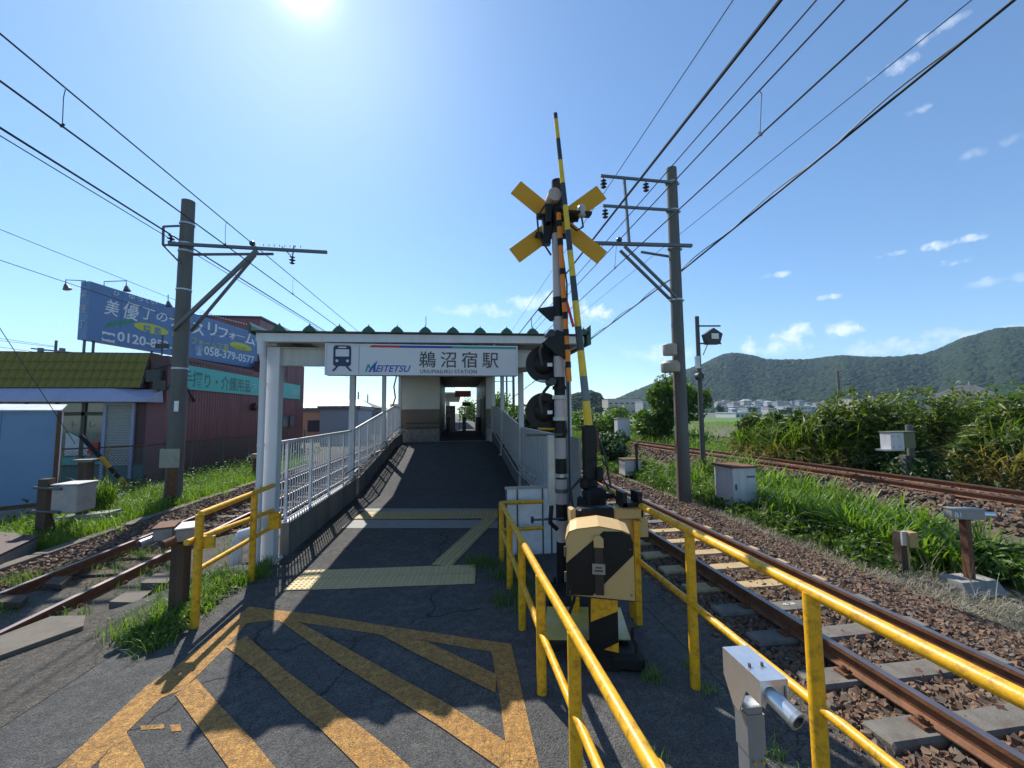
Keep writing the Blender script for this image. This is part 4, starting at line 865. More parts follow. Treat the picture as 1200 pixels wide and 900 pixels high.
mb = MB(); mb.prism([(hx, Yf-.004, hz2), (hx2, Yf-.004, hz2), (hx2, Yf-.004, hz-.03), (hx2-.03, Yf-.004, hz), (hx+.02, Yf-.004, hz), (hx, Yf-.004, hz-.02)], (0, -.03, 0)); mb.build('lock_cover', cream_paint, cb)
MB().box((hx+.005, Yf-.02, zb+.02), (hx2-.005, Yf-.004, hz2)).build('door_bar', mat('bar_brown', (.03, .022, .018), .5), cb)
lx, lz = q(700.5, 660); lx2, lz2 = q(715, 671.5)
MB().box((lx, Yf-.026, lz2), (lx2, Yf-.021, lz)).build('label_plate', mat('plate_metal', (.35, .33, .3), .4, .5), cb)
mb = MB(); mb.box((lx+.02, Yf-.029, lz2+.025), (lx2-.02, Yf-.026, lz2+.04)); mb.box((lx+.03, Yf-.029, lz2+.055), (lx2-.03, Yf-.026, lz2+.068)); mb.build('label_marks', grey_ink, cb)
px0, pz0 = q(697, 699); px1, _ = q(729, 699)
yp = Yf+.06
MB().box((px0, yp, .0), (px1, yp+.3, zb)).build('pedestal', black_paint, cb)
def pstripe(pts, m): MB().prism([(x, yp, z) for x, z in pts], (0, -.004, 0)).build('stripe', m, cb)
def qp(px, py): p_ = PY(px, py, yp); return (min(max(p_[0], px0+.001), px1-.001), min(max(p_[2], .02), zb-.001))
pstripe([qp(697, 699), qp(697, 730), qp(728, 713), qp(728, 699)], yellow_rail)
pstripe([qp(712, 760), qp(728, 761), qp(728, 749)], yellow_rail)
MB().cbox(((px0+px1)/2+.2, yp+.16, .08), (.34, .34, .16), bev=.04).build('base_casting', black_paint, cb)
for dx, dy in ((.12, -.06), (.3, -.06), (.3, .22)): MB().cyl(((px0+px1)/2+dx, yp+.1+dy, .15), ((px0+px1)/2+dx, yp+.1+dy, .26), .016, n=6).build('anchor_bolt', dark_steel, cb)
for z in (zb+.12, zt1-.25): MB().cyl((x0-.008, Yf-.006, z), (x0-.008, Yf-.006, z+.09), .012, n=8).build('hinge', steel_grey, cb, smooth=40)
for x, z in ((x0+.03, zb+.03), (x1-.03, zb+.03), (x1-.03, zt1-.16)): MB().cyl((x, Yf-.005, z), (x, Yf-.012, z), .009, n=6).build('screw', steel_grey, cb)
MB().tube([(x0+.1, Yf+.3, zb+.02), (x0+.06, Yf+.34, zb-.2), (x0-.02, Yf+.4, .25), (x0-.05, Yf+.5, .0)], .016, 8).build('cable', wire_m, cb, smooth=50)
MB().prism([(x0+.001, Yf-.001, zb-.012), (x1-.001, Yf-.001, zb-.03), (x1-.001, Yf-.001, zb-.0205), (x0+.001, Yf-.001, zb-.001)], (0, .42, 0)).build('bottom_seal', dark_steel, cb)
cb.rotation_euler = (0, 0, math.radians(-17))
pl = thing('access_plate', 'yellow painted step plate on dark supports between railing and control box', 'step plate', (1.2, 4.2, .2))
P4 = [PZ(637, 749, .2), PZ(739, 749, .2), PZ(727, 712, .2), PZ(641, 711, .2)]
MB().prism([(p[0], p[1], .19) for p in P4], (0, 0, .012)).build('plate', mat('plate_yellow', (.5, .42, .1), .35, .1, var=.12, dirt=(.5, .5, .42), dscale=3, damt=.7), pl)
mb = MB().box((P4[0][0], P4[0][1]+.01, .0), (P4[0][0]+.06, P4[0][1]+.07, .19)).box((P4[1][0]-.08, P4[1][1]+.01, 0), (P4[1][0]-.02, P4[1][1]+.07, .19)).box((P4[0][0]+.061, P4[0][1]+.012, .12), (P4[1][0]-.081, P4[1][1]+.05, .188)); mb.build('support', black_paint, pl)
MB().lathe((CX-.0, CY-.45, 0), [(.3, 0), (.3, .1), (.26, .16), (.24, .2)], 24).build('cable_drum', black_paint, pl)
# white hoarding between railing and canopy
wh = thing('white_hoarding', 'low white panel hoarding with grey strips behind the yellow railing', 'hoarding', (1.4, 6.85, 0))
hz_ = 1.12; xs_ = [.84, 1.03, 1.47, 1.62, 2.0]
for a, b in zip(xs_, xs_[1:]): MB().box((a+.012, 6.86, .0), (b-.012, 6.89, hz_-.02)).build('panel', mat('hoarding_white', (.75, .76, .78), .45, dirt=(.4, .4, .4), dscale=2, damt=.3), wh)
for x in xs_: MB().box((x-.012, 6.85, 0), (x+.012, 6.9, hz_-.02)).build('strip', steel_grey, wh)
MB().box((xs_[0]-.02, 6.84, hz_-.02), (xs_[-1]+.02, 6.91, hz_+.02)).build('top_trim', galv, wh)

# ------------------------------------------------------------------ foreground obstacle detector
dt = thing('track_detector', 'stainless steel obstacle detector with round snout on a post in the right foreground', 'detector', (1.2, 1.66, 0))
Yd = 1.6
bm = mat('post_grey', (.3, .32, .34), .35, .5, var=.08)
z1 = 1.26
h0 = Vector(PZ(861, 757, z1)); h1 = Vector(PZ(907, 797, z1)); hd = (h1-h0).normalized(); hn = Vector((hd.y, -hd.x, 0)); Lh = (h1-h0).length; Wh = .128; Hh = .1
def P3(a, b, z): p_ = h0+hd*a+hn*b; return (p_.x, p_.y, z)
pc_ = h0+hd*(Lh*.33)
def rbox(mb, cx, cy, w_, d_, z0, z1_, ang): return mb.cbox((cx, cy, (z0+z1_)/2), (w_, d_, z1_-z0), rz=ang)
ang_ = math.atan2(hd.y, hd.x)
rbox(MB(), pc_.x, pc_.y, .075, .075, 0, z1-.2, ang_).build('post', bm, dt)
rbox(MB(), pc_.x, pc_.y, .085, .085, z1-.4, z1-.23, ang_).build('collar', bm, dt)
for k in (-.03, .02):
    p_ = pc_+hd*.044+hn*k*.8; MB().cyl((p_.x, p_.y, z1-.43), (p_.x+hd.x*.006, p_.y+hd.y*.006, z1-.43), .007, n=8).build('bolt', yellow_sign, dt)
MB().prism([P3(.02, -Wh/2+.008, z1-Hh), P3(Lh-.015, -Wh/2+.008, z1-Hh), P3(Lh-.015, Wh/2-.008, z1-Hh), P3(.02, Wh/2-.008, z1-Hh)], (0, 0, Hh-.004)).build('housing', stainless, dt)
MB().prism([P3(0, -Wh/2, z1-.004), P3(Lh, -Wh/2, z1-.004), P3(Lh, Wh/2, z1-.004), P3(0, Wh/2, z1-.004)], (0, 0, .004)).build('lid', stainless, dt)
for s in (-1, 1):
    MB().prism([P3(0, s*Wh/2, z1-.004), P3(Lh, s*Wh/2, z1-.004), P3(Lh, s*Wh/2, z1-.1), P3(Lh*.62, s*Wh/2, z1-.1), P3(Lh*.42, s*Wh/2, z1-.22), P3(Lh*.25, s*Wh/2, z1-.22), P3(0, s*Wh/2, z1-.12)], tuple(hn*(-s*.005))).build('side_plate', stainless, dt)
MB().prism([P3(Lh-.005, -Wh/2+.006, z1-.004), P3(Lh-.005, Wh/2-.006, z1-.004), P3(Lh-.005, Wh/2-.006, z1-.026), P3(Lh-.005, -Wh/2+.006, z1-.026)], tuple(hd*.004)).build('front_lip', stainless, dt)
p0 = Vector(P3(Lh-.03, .01, z1-.065)); p1 = Vector(PZ(934, 845, z1-.1)); dd_ = (p1-p0).normalized()
MB().cyl(p0, p1, .034, n=24).build('snout', stainless, dt, smooth=40)
MB().cyl(p1-dd_*.01, p1+dd_*.006, .037, n=24).build('snout_ring', galv, dt, smooth=40)
MB().cyl(p1+dd_*.0062, p1+dd_*.008, .025, n=20).build('lens', mat('lens_black', (.005, .005, .006), .1), dt)
mb = MB()
for a_, b_ in ((Lh*.62, -.02), (Lh*.62, .04)): mb.cyl(P3(a_, b_, z1), P3(a_, b_, z1+.014), .007, n=6)
mb.build('lid_screw', steel_grey, dt)
MB().cyl(P3(.05, -Wh/2-.001, z1-.05), P3(.05, -Wh/2-.008, z1-.05), .01, n=8).build('side_screw', steel_grey, dt)

def detector(name, label, base, head_z, hdir, m, postm, L_=.3, pw=.045, group=None, wording=None, foot=True):
    t = thing(name, label, 'detector', base, group); x, y, z = base
    MB().box((x-pw, y-pw, z-.1), (x+pw, y+pw, head_z-.12)).build('post', postm, t)
    d = Vector((hdir[0], hdir[1], 0)).normalized(); n_ = Vector((-d.y, d.x, 0)); c = Vector((x, y, 0))-d*L_*.5
    def Q(a, b, zz): p_ = c+d*a+n_*b; return (p_.x, p_.y, zz)
    MB().prism([Q(0, -.07, head_z-.14), Q(L_, -.07, head_z-.14), Q(L_, .07, head_z-.14), Q(0, .07, head_z-.14)], (0, 0, .14)).build('housing', m, t)
    MB().prism([Q(-.01, -.08, head_z), Q(L_+.015, -.08, head_z), Q(L_+.015, .08, head_z), Q(-.01, .08, head_z)], (0, 0, .012)).build('lid', m, t)
    a = Vector(Q(L_, 0, head_z-.07)); b = Vector(Q(L_+.17, 0, head_z-.075)); MB().cyl(a, b, .04, n=16).build('snout', stainless, t, smooth=40)
    MB().cyl(b, b+d*.01, .03, n=14).build('lens', dark_steel, t)
    if foot: MB().prism([(x-.34, y-.22, z-.12), (x+.36, y-.22, z-.12), (x+.3, y-.12, z+.08), (x-.32, y-.12, z+.08)], (0, .3, 0)).build('footing', concrete, t)
    return t, Q
gh = mat('grey_housing', (.27, .27, .26), .5, .3, var=.1, dirt=(.15, .13, .1), dscale=8, damt=.4)
b1 = PZ(1137, 684, -.2); hz1 = PY(1137, 596, b1[1])[2]
t, Q = detector('track_detector', 'grey detector marked B1 on a rusty post with concrete foot right of the track', b1, hz1, (.95, -.3), gh, rust, L_=.42)
text('B1', .1, Q(.03, -.0715, hz1-.11), (math.pi/2, 0, math.atan2(-.3, .95)), white_ink, t)
# pair on the left
b = PZ(209, 715, 0); lt = thing('track_detector', 'twin pale detectors on one brown timber post beside the left track', 'detector', b)
MB().box((b[0]-.075, b[1]-.07, -.05), (b[0]+.075, b[1]+.07, .82)).build('post', wood_dark, lt)
for dx, dy in ((-.25, .12), (.05, .05)):
    c = Vector((b[0]+dx, b[1]+dy, .93)); mb = MB().cbox((c.x, c.y, c.z), (.2, .34, .15), rz=.35, bev=.012); mb.build('housing', mat('pale_housing', (.24, .24, .23), .5, .3, dirt=(.2, .12, .08), dscale=8, damt=.5), lt)
    MB().cbox((c.x, c.y, c.z+.085), (.225, .37, .016), rz=.35).build('lid', beam_paint if dx > 0 else rust, lt)
    d_ = Vector((-.35, -.9, -.12)).normalized(); a_ = c+d_*.15-Vector((0, 0, .03)); e_ = a_+d_*.16
    MB().cyl(a_, e_, .05, n=16).build('snout', galv if dx < 0 else rust, lt, smooth=40); MB().cyl(e_, e_+d_*.01, .035, n=12).build('lens', dark_steel, lt)
    MB().cyl((c.x, c.y, c.z-.16), (c.x, c.y, c.z-.07), .03, n=8).build('swivel', dark_steel, lt)
MB().box((b[0]-.32, b[1]-.04, .78), (b[0]+.2, b[1]+.12, .815)).build('cross_plate', steel_grey, lt)
# ------------------------------------------------------------------ catenary poles
def pole(mb, x, y, z0, z1, r0, r1): mb.cyl((x, y, z0), (x, y, z1), r0, r1, n=24)
def insulator(x, y, z, parent, up=False):
    mb = MB(); s = 1 if up else -1
    mb.cyl((x, y, z), (x, y, z+s*.1), .015, n=8)
    mb.lathe((x, y, z+s*.08), [(.03, 0), (.085, .03), (.03, .06), (.03, .1), (.1, .13), (.03, .17), (.03, .2), (.085, .23), (.02, .27)], 14, axis=(0, 0, s)); return mb.build('insulator', insul, parent, smooth=50)
def cband(x, y, z, r, parent): MB().cyl((x, y, z), (x, y, z+.05), r, n=24).build('pole_band', galv, parent, smooth=40); 
VR = 11.1; PRX = 6.62
pr_ = thing('catenary_pole', 'tall concrete catenary pole with double cross arms to the right of the signal', 'utility pole', (PRX, VR, -.25))
mb = MB(); pole(mb, PRX, VR, -.4, 9.95, .2, .155); mb.build('pole', pole_concrete, pr_, smooth=40)
for z in (9.45, 8.55, 7.35, 5.75): cband(PRX, VR, z, .185, pr_); MB().box((PRX-.24, VR-.04, z), (PRX+.24, VR+.04, z+.05)).build('clamp', galv, pr_)
aL = PY(701, 211, VR); MB().beam((aL[0], VR-.2, 9.42), (PRX-.1, VR-.2, 9.38), .06, .07).build('cross_arm', arm_steel, pr_)
MB().beam((aL[0]+.05, VR-.2, 8.5), (PRX-.1, VR-.2, 8.5), .06, .07).build('cross_arm', arm_steel, pr_)
a3 = PY(690, 290, VR); MB().beam((a3[0]-.4, VR-.2, 7.33), (7.07, VR-.2, 7.42), .09, .09).build('cross_arm', arm_steel, pr_)
MB().beam((5.6, VR+.15, 7.3), (PRX-.1, VR+.15, 7.2), .05, .06).build('cross_arm', arm_steel, pr_)
xp = PY(731, 250, VR)[0]; MB().beam((xp-.05, VR-.2, 9.4), (xp+.05, VR-.2, 7.35), .07, .07).build('upright', arm_steel, pr_)
for dy in (-.2, .12): MB().beam((xp-.1, VR+dy, 7.3), (PRX-.1, VR+dy, 5.8), .07, .07).build('brace', steel_grey, pr_)
for pxx, zz in ((705, 9.38), (754, 9.37), (706, 8.46)): insulator(PY(pxx, 240, VR)[0], VR-.2, zz, pr_)
insulator(PY(688, 300, VR)[0], VR-.2, 7.28, pr_)
xb = PY(783, 450, VR-.1)[0]
lamp = MB().lathe((PRX-.42, VR-.25, 4.05), [(.19, 0), (.2, .05), (.2, .3), (.17, .33)], 16).lathe((PRX-.42, VR-.25, 3.55), [(.25, 0), (.27, .05), (.27, .25), (.2, .33)], 16)
lamp.build('cable_reel', mat('beige_canister', (.36, .3, .24), .6, dirt=(.2, .15, .1), dscale=5, damt=.4), pr_, smooth=40)
MB().cyl((PRX-.25, VR-.21, -.3), (PRX-.25, VR-.21, 4.0), .03, n=8).build('conduit', rust, pr_)
for z in (1.2, 2.2, 3.0, 5.0, 6.4): MB().cyl((PRX, VR, z), (PRX, VR, z+.02), .2-.0045*z+.006, n=24).build('strap', steel_grey, pr_, smooth=40)

VL = 13.7; PLX = -8.57
pl_ = thing('catenary_pole', 'dark concrete catenary pole with one long bracket arm on the grass strip at the left', 'utility pole', (PLX, VL, -.25))
mb = MB(); pole(mb, PLX, VL, -.4, 9.3, .225, .18); mb.build('pole', pole_concrete, pl_, smooth=40)
for z in (8.5, 7.85, 7.6, 6.35, 3.85): cband(PLX, VL, z, .21, pl_)
aE = PY(386, 299, VL); MB().beam((PLX-.35, VL-.24, 7.78), (aE[0], VL-.24, aE[2]+.0), .09, .09).build('bracket_arm', steel_grey, pl_)
MB().beam((PLX, VL+.2, 7.62), (PLX+2.6, VL-.0, 7.68), .06, .07).build('bracket_arm', steel_grey, pl_)
MB().beam((PLX-.1, VL-.24, 5.05), (PY(305, 297, VL)[0], VL-.22, 7.7), .11, .1).build('brace', steel_grey, pl_)
MB().beam((PLX+.15, VL+.2, 5.1), (PY(300, 303, VL)[0], VL-.05, 7.6), .07, .07).build('brace', steel_grey, pl_)
mb = MB(); qa = PY(191.5, 265.5, VL-.2); qb = PY(191, 287, VL-.2); qc = PY(212, 309, VL-.2); xq = qa[0]
mb.beam(qa, (PLX-.1, VL-.2, qa[2]+.05), .05, .05); mb.beam(qa, qb, .05, .05); mb.beam(qb, (PLX-.1, VL-.2, qb[2]), .05, .05); mb.beam(qb, qc, .05, .05); mb.build('side_bracket', steel_grey, pl_)
insulator(PLX-.32, VL-.2, qb[2], pl_, up=True)
xi = PY(347, 300, VL)[0]; mb = MB().beam((xi-.35, VL-.24, 7.85), (xi-.02, VL-.24, 7.5), .03, .03).beam((xi+.02, VL-.24, 7.9), (xi-.02, VL-.24, 7.5), .03, .03); mb.build('hanger', steel_grey, pl_); insulator(xi-.02, VL-.24, 7.62, pl_)
mb = MB()
for i in range(8): mb.cyl((xi-.9+i*.16, VL-.24, 7.84), (xi-.9+i*.16, VL-.24, 7.9), .012, n=6)
mb.build('bolt_row', steel_grey, pl_)
x, y, z = PY(199, 537, VL-.3); MB().box((x-.27, y-.02, z-.28), (x+.27, y, z+.28)).build('grey_board', mat('board_grey', (.3, .3, .25), .7, dirt=(.2, .18, .1), dscale=4, damt=.5), pl_)
MB().box((x-.05, VL-.3, -.3), (x+.16, VL-.22, z-.25)).build('back_channel', rust, pl_)
x, y, z = PY(207, 476, VL-.2); MB().box((x-.06, y-.02, z-.16), (x+.06, y-.01, z+.16)).build('number_plate', white_ink, pl_)
# far poles along the line
def farpole(lbl, x, y, h, arms, nm='catenary_pole', r=.17, grp=None, z0=-.4):
    t = thing(nm, lbl, 'utility pole', (x, y, z0), grp)
    MB().cyl((x, y, z0), (x, y, z0+h), r, r*.75, n=12).build('pole', pole_concrete, t, smooth=40)
    for ax, z, ln in arms: MB().beam((x+ax, y-.15, z), (x+ax+ln, y-.15, z), .08, .1).build('cross_arm', steel_grey, t)
    return t
farpole('catenary pole far down the line, framed in the gap beside the lower signal disc', 6.3, 44, 10, [(-3.2, 7.4, 3.4), (-2.4, 9.2, 2.6)])
x, y, z = PY(594, 480, 60); farpole('most distant catenary pole seen through the canopy columns', x, 60, 10.5, [(-3, 7.2, 4), (-2, 8.6, 3)])
x, y, z = PY(984, 470, 60); farpole('lone concrete power pole rising from the hedges below the hills', x, 60, z+5.6, [(-1.3, 6.2, 2.6), (-.4, 5.2, 1.4), (-.8, 7.3, 1.8)], 'power_pole', .28)
for px, top, Y_, lb in ((66, 399, 70, 'distant power pole with transformer above the green tiled roof'), (420, 459, 150, 'tiny power pole between the canopy columns beyond the houses'), (431, 462, 170, 'second tiny power pole beyond the houses, right of the first')):
    x, y, z = PY(px, top, Y_); t = farpole(lb, x, Y_, z+.4, [(-1.4, z-1.6, 2.8), (-1.0, z-2.6, 2.0)], 'power_pole', .22 if Y_ < 100 else .3)
    if Y_ == 70:
        for dx in (-2.0, .9): MB().cyl((x+dx, Y_, z-2.3), (x+dx, Y_, z-1.2), .35, n=12).build('transformer', steel_grey, t, smooth=40)
        MB().beam((x-3.2, Y_, z-1.3), (x+2.6, Y_, z-1.9), .3, .2).build('cross_arm', steel_grey, t)

# ------------------------------------------------------------------ wires
def wire(label, x, z, r=.008, y0=-40, y1=130, sag=0.0, dx=0.0, name='overhead_wire', yp=11.1, yend=None, n=16):
    P_ = []
    ys_ = [y0+(y1-y0)*i/(n-1) for i in range(n)]
    for y in ys_: P_.append((x+dx*(y-yp), y, z-sag*math.sin(math.pi*min(max((y-yp)/45.0 % 1.0, 0), 1))))
    o = MB().tube(P_, r*1.5, 6).build(name, wire_m); return tagt(o, label, 'wire')
def at_pole(px, py, Y): p = PY(px, py, Y); return p[0], p[2]
RL = [('thin earth wire passing over the tip of the cross arm right of the signal', 722, 205, .007, .0), ('thickest black feeder cable crossing in front of the right catenary pole arms', 700, 274, .02, 0), ('thin wire just right of the thick feeder cable', 707, 287, .0075, 0),
      ('thin grey wire ending behind the top of the right catenary pole', 801, 271, .0055, 0)]
for lb, px, py, r, dx in RL:
    x, z = at_pole(px, py, VR); wire(lb, x, z, r, n=40)
mx_, mz_ = at_pole(724, 283, VR); wire('messenger wire of the right track, carrying the droppers', mx_, mz_, .0095, n=40)
hp = PX(891, 124, mx_); cx_, _, cz_ = PY(891, 158, hp[1]); wire('contact wire hung below the messenger wire over the right track', cx_, cz_, .01, n=40)
def hanger(x, y, z0, x1, z1, lb):
    o = MB().tube([(x, y, z0), (x+.04, y, z0-.06), (x+.02, y, z0-.2), (x1, y, z1+.05), (x1, y, z1)], .006, 6).cyl((x1, y-.02, z1-.02), (x1, y+.02, z1+.05), .02, n=6).build('dropper', wire_m); tagt(o, lb, 'dropper', 'droppers of the overhead line')
hanger(mx_, hp[1], mz_, cx_, cz_, 'dropper wire hooked between the two right-hand wires high above the fence')
hanger(mx_, VR+.2, mz_, cx_, cz_, 'dropper wire beside the small black ball by the lower right cross arm')
tagt(MB().ball((mx_, VR-.1, mz_), .09).build('wire_clamp', insul, smooth=60), 'small black ball clamp on the wire just below the right cross arm', 'clamp')
x7, z7 = at_pole(802, 315, VR)
x7 += .12
ca7, cb7, cc7 = Vector(PY(1191, -2, 4.2)), Vector(PY(802, 315, 11.1)), Vector(PY(689, 400, 19))
kn = [ca7-(cb7-ca7)*2.2, ca7, cb7, cc7, cc7+(cc7-cb7)*8]
def c7(y):
    for a_, b_ in zip(kn, kn[1:]):
        if y <= b_.y or b_ is kn[-1]: return a_.lerp(b_, (y-a_.y)/(b_.y-a_.y))
o = MB(); P7 = [tuple(c7(y)) for y in np.linspace(-10, 80, 90)]; o.tube(P7, .024, 8)
P8 = [(c7(y).x+.035*math.cos(y*2.6), y, c7(y).z+.05+.035*math.sin(y*2.6)) for y in np.linspace(-9, 50, 420)]; o.tube(P8, .014, 5)
tagt(o.build('cable_bundle', wire_m, smooth=60), 'thick twisted cable bundle passing low behind the right catenary pole', 'cable')
x, z = at_pole(300, 289, VL); wire('messenger wire over the left track, crossing above the bracket arm', x, z, .009, yp=VL, n=40); lmx, lmz = x, z
hp = PX(73, 111, x); cx2, _, cz2 = PY(73, 148, hp[1]); wire('contact wire below the messenger wire over the left track', cx2, cz2, .0105, n=40)
hanger(x, hp[1], z, cx2, cz2, 'dropper wire between the two wires near the upper left corner')
hanger(x, hp[1]+4.7, z, cx2, cz2, 'dropper wire between the left wires just above the bracket arm')
hanger(x, hp[1]+9.4, z, cx2, cz2, 'dropper wire between the left wires close above the canopy roof')
tagt(MB().ball((x, VL-.24, z), .09).build('wire_clamp', insul, smooth=60), 'small black ball clamp on the wire above the left bracket arm', 'clamp')
x, z = at_pole(205, 278, VL); wire('heavy feeder wire carried on the small bracket left of the pole', x, z, .016, yp=VL, n=40); wire('thinner companion wire sagging beside the left feeder wire', x-.07, z-.1, .008, dx=.004, yp=VL, n=40)
x, z = at_pole(60, 293, VL); k = 1.15; wire('upper thin wire running behind the blue billboard', x*k, 2.4+(z-2.4)*k, .007, y1=60, n=20)
x, z = at_pole(60, 325, VL); wire('lower thin wire running behind the blue billboard', x*k, 2.4+(z-2.4)*k, .008, y1=60, n=20)
a = PY(0, 385, 11); b = (PY(88, 520, 13.4)); tagt(MB().cyl(Vector(a)+(Vector(a)-Vector(b))*1.2, b, .008, n=6).build('guy_wire', wire_m), 'slanting guy wire crossing in front of the green tiled roof', 'guy wire')
for i, (p, q) in enumerate((((-60, 388), (66, 406)), ((-60, 392), (66, 407)), ((-60, 398), (66, 416)))):
    tagt(MB().cyl(PY(p[0], p[1], 55), PY(q[0], q[1], 70), .03, n=5).build('power_line', wire_m), ('upper', 'middle', 'lowest')[i]+' of the three faint power lines at the far left edge', 'power line')

# ------------------------------------------------------------------ left: shop
sh = thing('shop_building', 'maroon clad shop with moss green tiled front roof and shuttered entrance', 'shop', (-13, 19, -.2))
WX = -12.35; Y0 = 19.0
def shb(mb, n, m, p=None, **k): return mb.build(n, m, p or sh, **k)
shb(MB().box((-24, Y0+.3, -.3), (WX-.01, 34.4, 4.9)), 'wall_core', maroon_dark)
# corrugated side panels
x = WX
def rib_panel(y0, y1, z0, z1, xx, n_='wall_panel', m=maroon):
    pts = []; y = y0; k = 0
    seq_ = [(0, 0), (.12, 0), (.14, .03), (.2, .03), (.22, 0)]
    while y < y1-.01:
        for dy, dx in seq_[:-1]:
            if y+dy <= y1: pts.append((xx+dx, y+dy))
        y += .22
    pts.append((xx, y1)); n = len(pts)
    mb = MB(); mb.add([(p[0], p[1], z) for z in (z0, z1) for p in pts], [(i, i+1, n+i+1, n+i) for i in range(n-1)]); return shb(mb, n_, m)
y = Y0+.3
while y < 34.3: rib_panel(y, min(y+1.98, 34.4), -.3, 6.3 if y > 30.5 else 5.1, WX); y += 1.98
shb(MB().box((-19, 31.6, 4.9), (-14.5, 38, 9.6)), 'upper_storey', maroon)
shb(MB().box((-19.1, 31.5, 9.6), (-14.4, 38.1, 9.75)), 'parapet', maroon_dark)
shb(MB().box((-14.3, 30.5, 4.9), (WX-.02, 34.4, 6.25)), 'side_parapet', maroon_dark)
shb(MB().box((-24, Y0+.3, 4.9), (WX+.06, 26, 5.0)), 'parapet', maroon_dark)
shb(MB().box((WX-.75, Y0+.02, -.3), (WX-.01, Y0+.29, 5.0)), 'corner_pier', maroon)
shb(MB().box((WX-.72, Y0-.05, 3.6), (WX+.02, Y0+.02, 5.0)), 'roof_end', maroon_dark)
# mansard of tiles
mx0, mx1 = -24.0, WX-.72
shb(MB().box((mx0, Y0-.0, 5.03), (mx1+.1, Y0+.5, 5.12)), 'ridge_cap', maroon_dark)
tw = .3; rows = 4
til = []
def tile_m():
    pts = []
    for k in range(7): a = k/6; pts.append((a*tw, .1*math.sin(math.pi*min(a/.62, 1)) if a < .62 else -.012))
    n = 7; mb = MB(); mb.add([(p, -.0-.0, 0+0) for p, q in []], [])
    hgt = 1.47/rows; vs = []
    for t, off in ((0, .045), (1, 0)):
        for p, qq in pts: vs.append((p, .42*t/rows-qq-off*(1), t*hgt))
    vs += [(p, .42*0-qq+.0, -.02) for p, qq in pts]
    mb.add(vs, [(i, i+1, n+i+1, n+i) for i in range(n-1)]+[(2*n+i, 2*n+i+1, i+1, i) for i in range(n-1)]); o = mb.build('tile', green_tile, smooth=50); me = o.data; bpy.data.objects.remove(o); return me
tm = tile_m(); cnt = 0
for r in range(rows):
    x = mx1-tw
    while x > -19.8:
        o = bpy.data.objects.new('roof_tile', tm); col.objects.link(o); o.parent = sh; o.location = Vector((x, Y0-.42+.42*r/rows-.02, 3.6+1.47*r/rows))-wloc(sh); o.rotation_euler = (random.uniform(-.01, .01), 0, random.uniform(-.008, .008)); x -= tw; cnt += 1
shb(MB().prism([(mx0, Y0-.36, 3.58), (mx0, Y0+.0, 5.05), (mx0, Y0+.3, 5.05), (mx0, Y0+.3, 3.58)], (mx1-mx0, 0, 0)), 'mansard_core', green_tile)
shb(MB().prism([(mx1+.0, Y0-.44, 3.58), (mx1, Y0+.0, 5.06), (mx1, Y0+.1, 5.06), (mx1, Y0+.1, 3.58)], (.06, 0, 0)), 'mansard_end', maroon_dark)
shb(MB().add([(mx0, Y0-.5, 3.56), (mx1-1.0, Y0-.5, 3.56), (mx1+.62, Y0-.1, 3.52), (mx1+.62, Y0-1.0, 3.1), (mx1-1.2, Y0-1.0, 3.12), (mx0, Y0-1.0, 3.14), (mx0, Y0-1.0, 3.02), (mx1-1.2, Y0-1.0, 3.0), (mx1+.62, Y0-1.0, 2.98), (mx0, Y0, 3.02), (mx1+.62, Y0, 2.98)], [(0, 1, 4, 5), (1, 2, 3, 4), (5, 4, 7, 6), (4, 3, 8, 7), (6, 7, 8, 10, 9), (3, 2, 10, 8)]), 'awning', lavender)
# front wall with windows & shutter
zf = Y0+.02
shb(MB().box((-24, Y0+.05, -.3), (mx1+.0, Y0+.3, .35)), 'sill_wall', mat('sill_teal', (.06, .16, .15), .6))
wl = PY(68, 500, zf)[0]; wr = PY(120, 500, zf)[0]; sl = wr; sr = PY(157, 500, zf)[0]
shb(MB().box((sl, Y0, -.3), (sl+.12, Y0+.12, 3.05)), 'shutter_frame', lavender); shb(MB().box((sr-.12, Y0, -.3), (sr, Y0+.12, 3.05)), 'shutter_frame', lavender)
shb(MB().box((sl+.12, Y0+.0, 2.9), (sr-.12, Y0+.12, 3.05)), 'shutter_box', lavender)
z = -.2
while z < 2.88: shb(MB().prism([(sl+.12, Y0+.08, z), (sl+.12, Y0+.05, z+.05), (sl+.12, Y0+.08, z+.1)], (sr-sl-.24, 0, 0)), 'shutter_slat', mat('shutter_cream', (.42, .41, .37), .5, var=.05)); z += .105
shb(MB().box((sr+.02, Y0+.08, -.3), (WX-.74, Y0+.1, 3.0)), 'side_panel', maroon_dark)
frame = mat('brown_frame', (.06, .045, .035), .5)
xs_w = [-20.0, -18.6, -17.6, -16.5, wl+.9, wr-.8, wr]
for a, b in zip(xs_w, xs_w[1:]):
    wf = MB().box((a, Y0, .35), (a+.07, Y0+.1, 3.05)).box((a+.07, Y0, 2.45), (b, Y0+.1, 2.6)).box((a+.07, Y0, .35), (b, Y0+.1, .42)).build('window', frame, sh)
    MB().box((a+.07, Y0+.06, .42), (b, Y0+.07, 2.45)).build('pane', glass, wf); MB().box((a+.07, Y0+.06, 2.6), (b, Y0+.07, 3.05)).build('pane', glass, wf)
    MB().box((a+.08, Y0+.055, .42), (b-.01, Y0+.058, .72)).build('film', teal_sign, wf)
text('トイレ', .34, (wl+.35, Y0+.052, 1.95), RF, green_ink, sh); text('フォーム', .3, (wl+.25, Y0+.052, 1.55), RF, green_ink, sh)
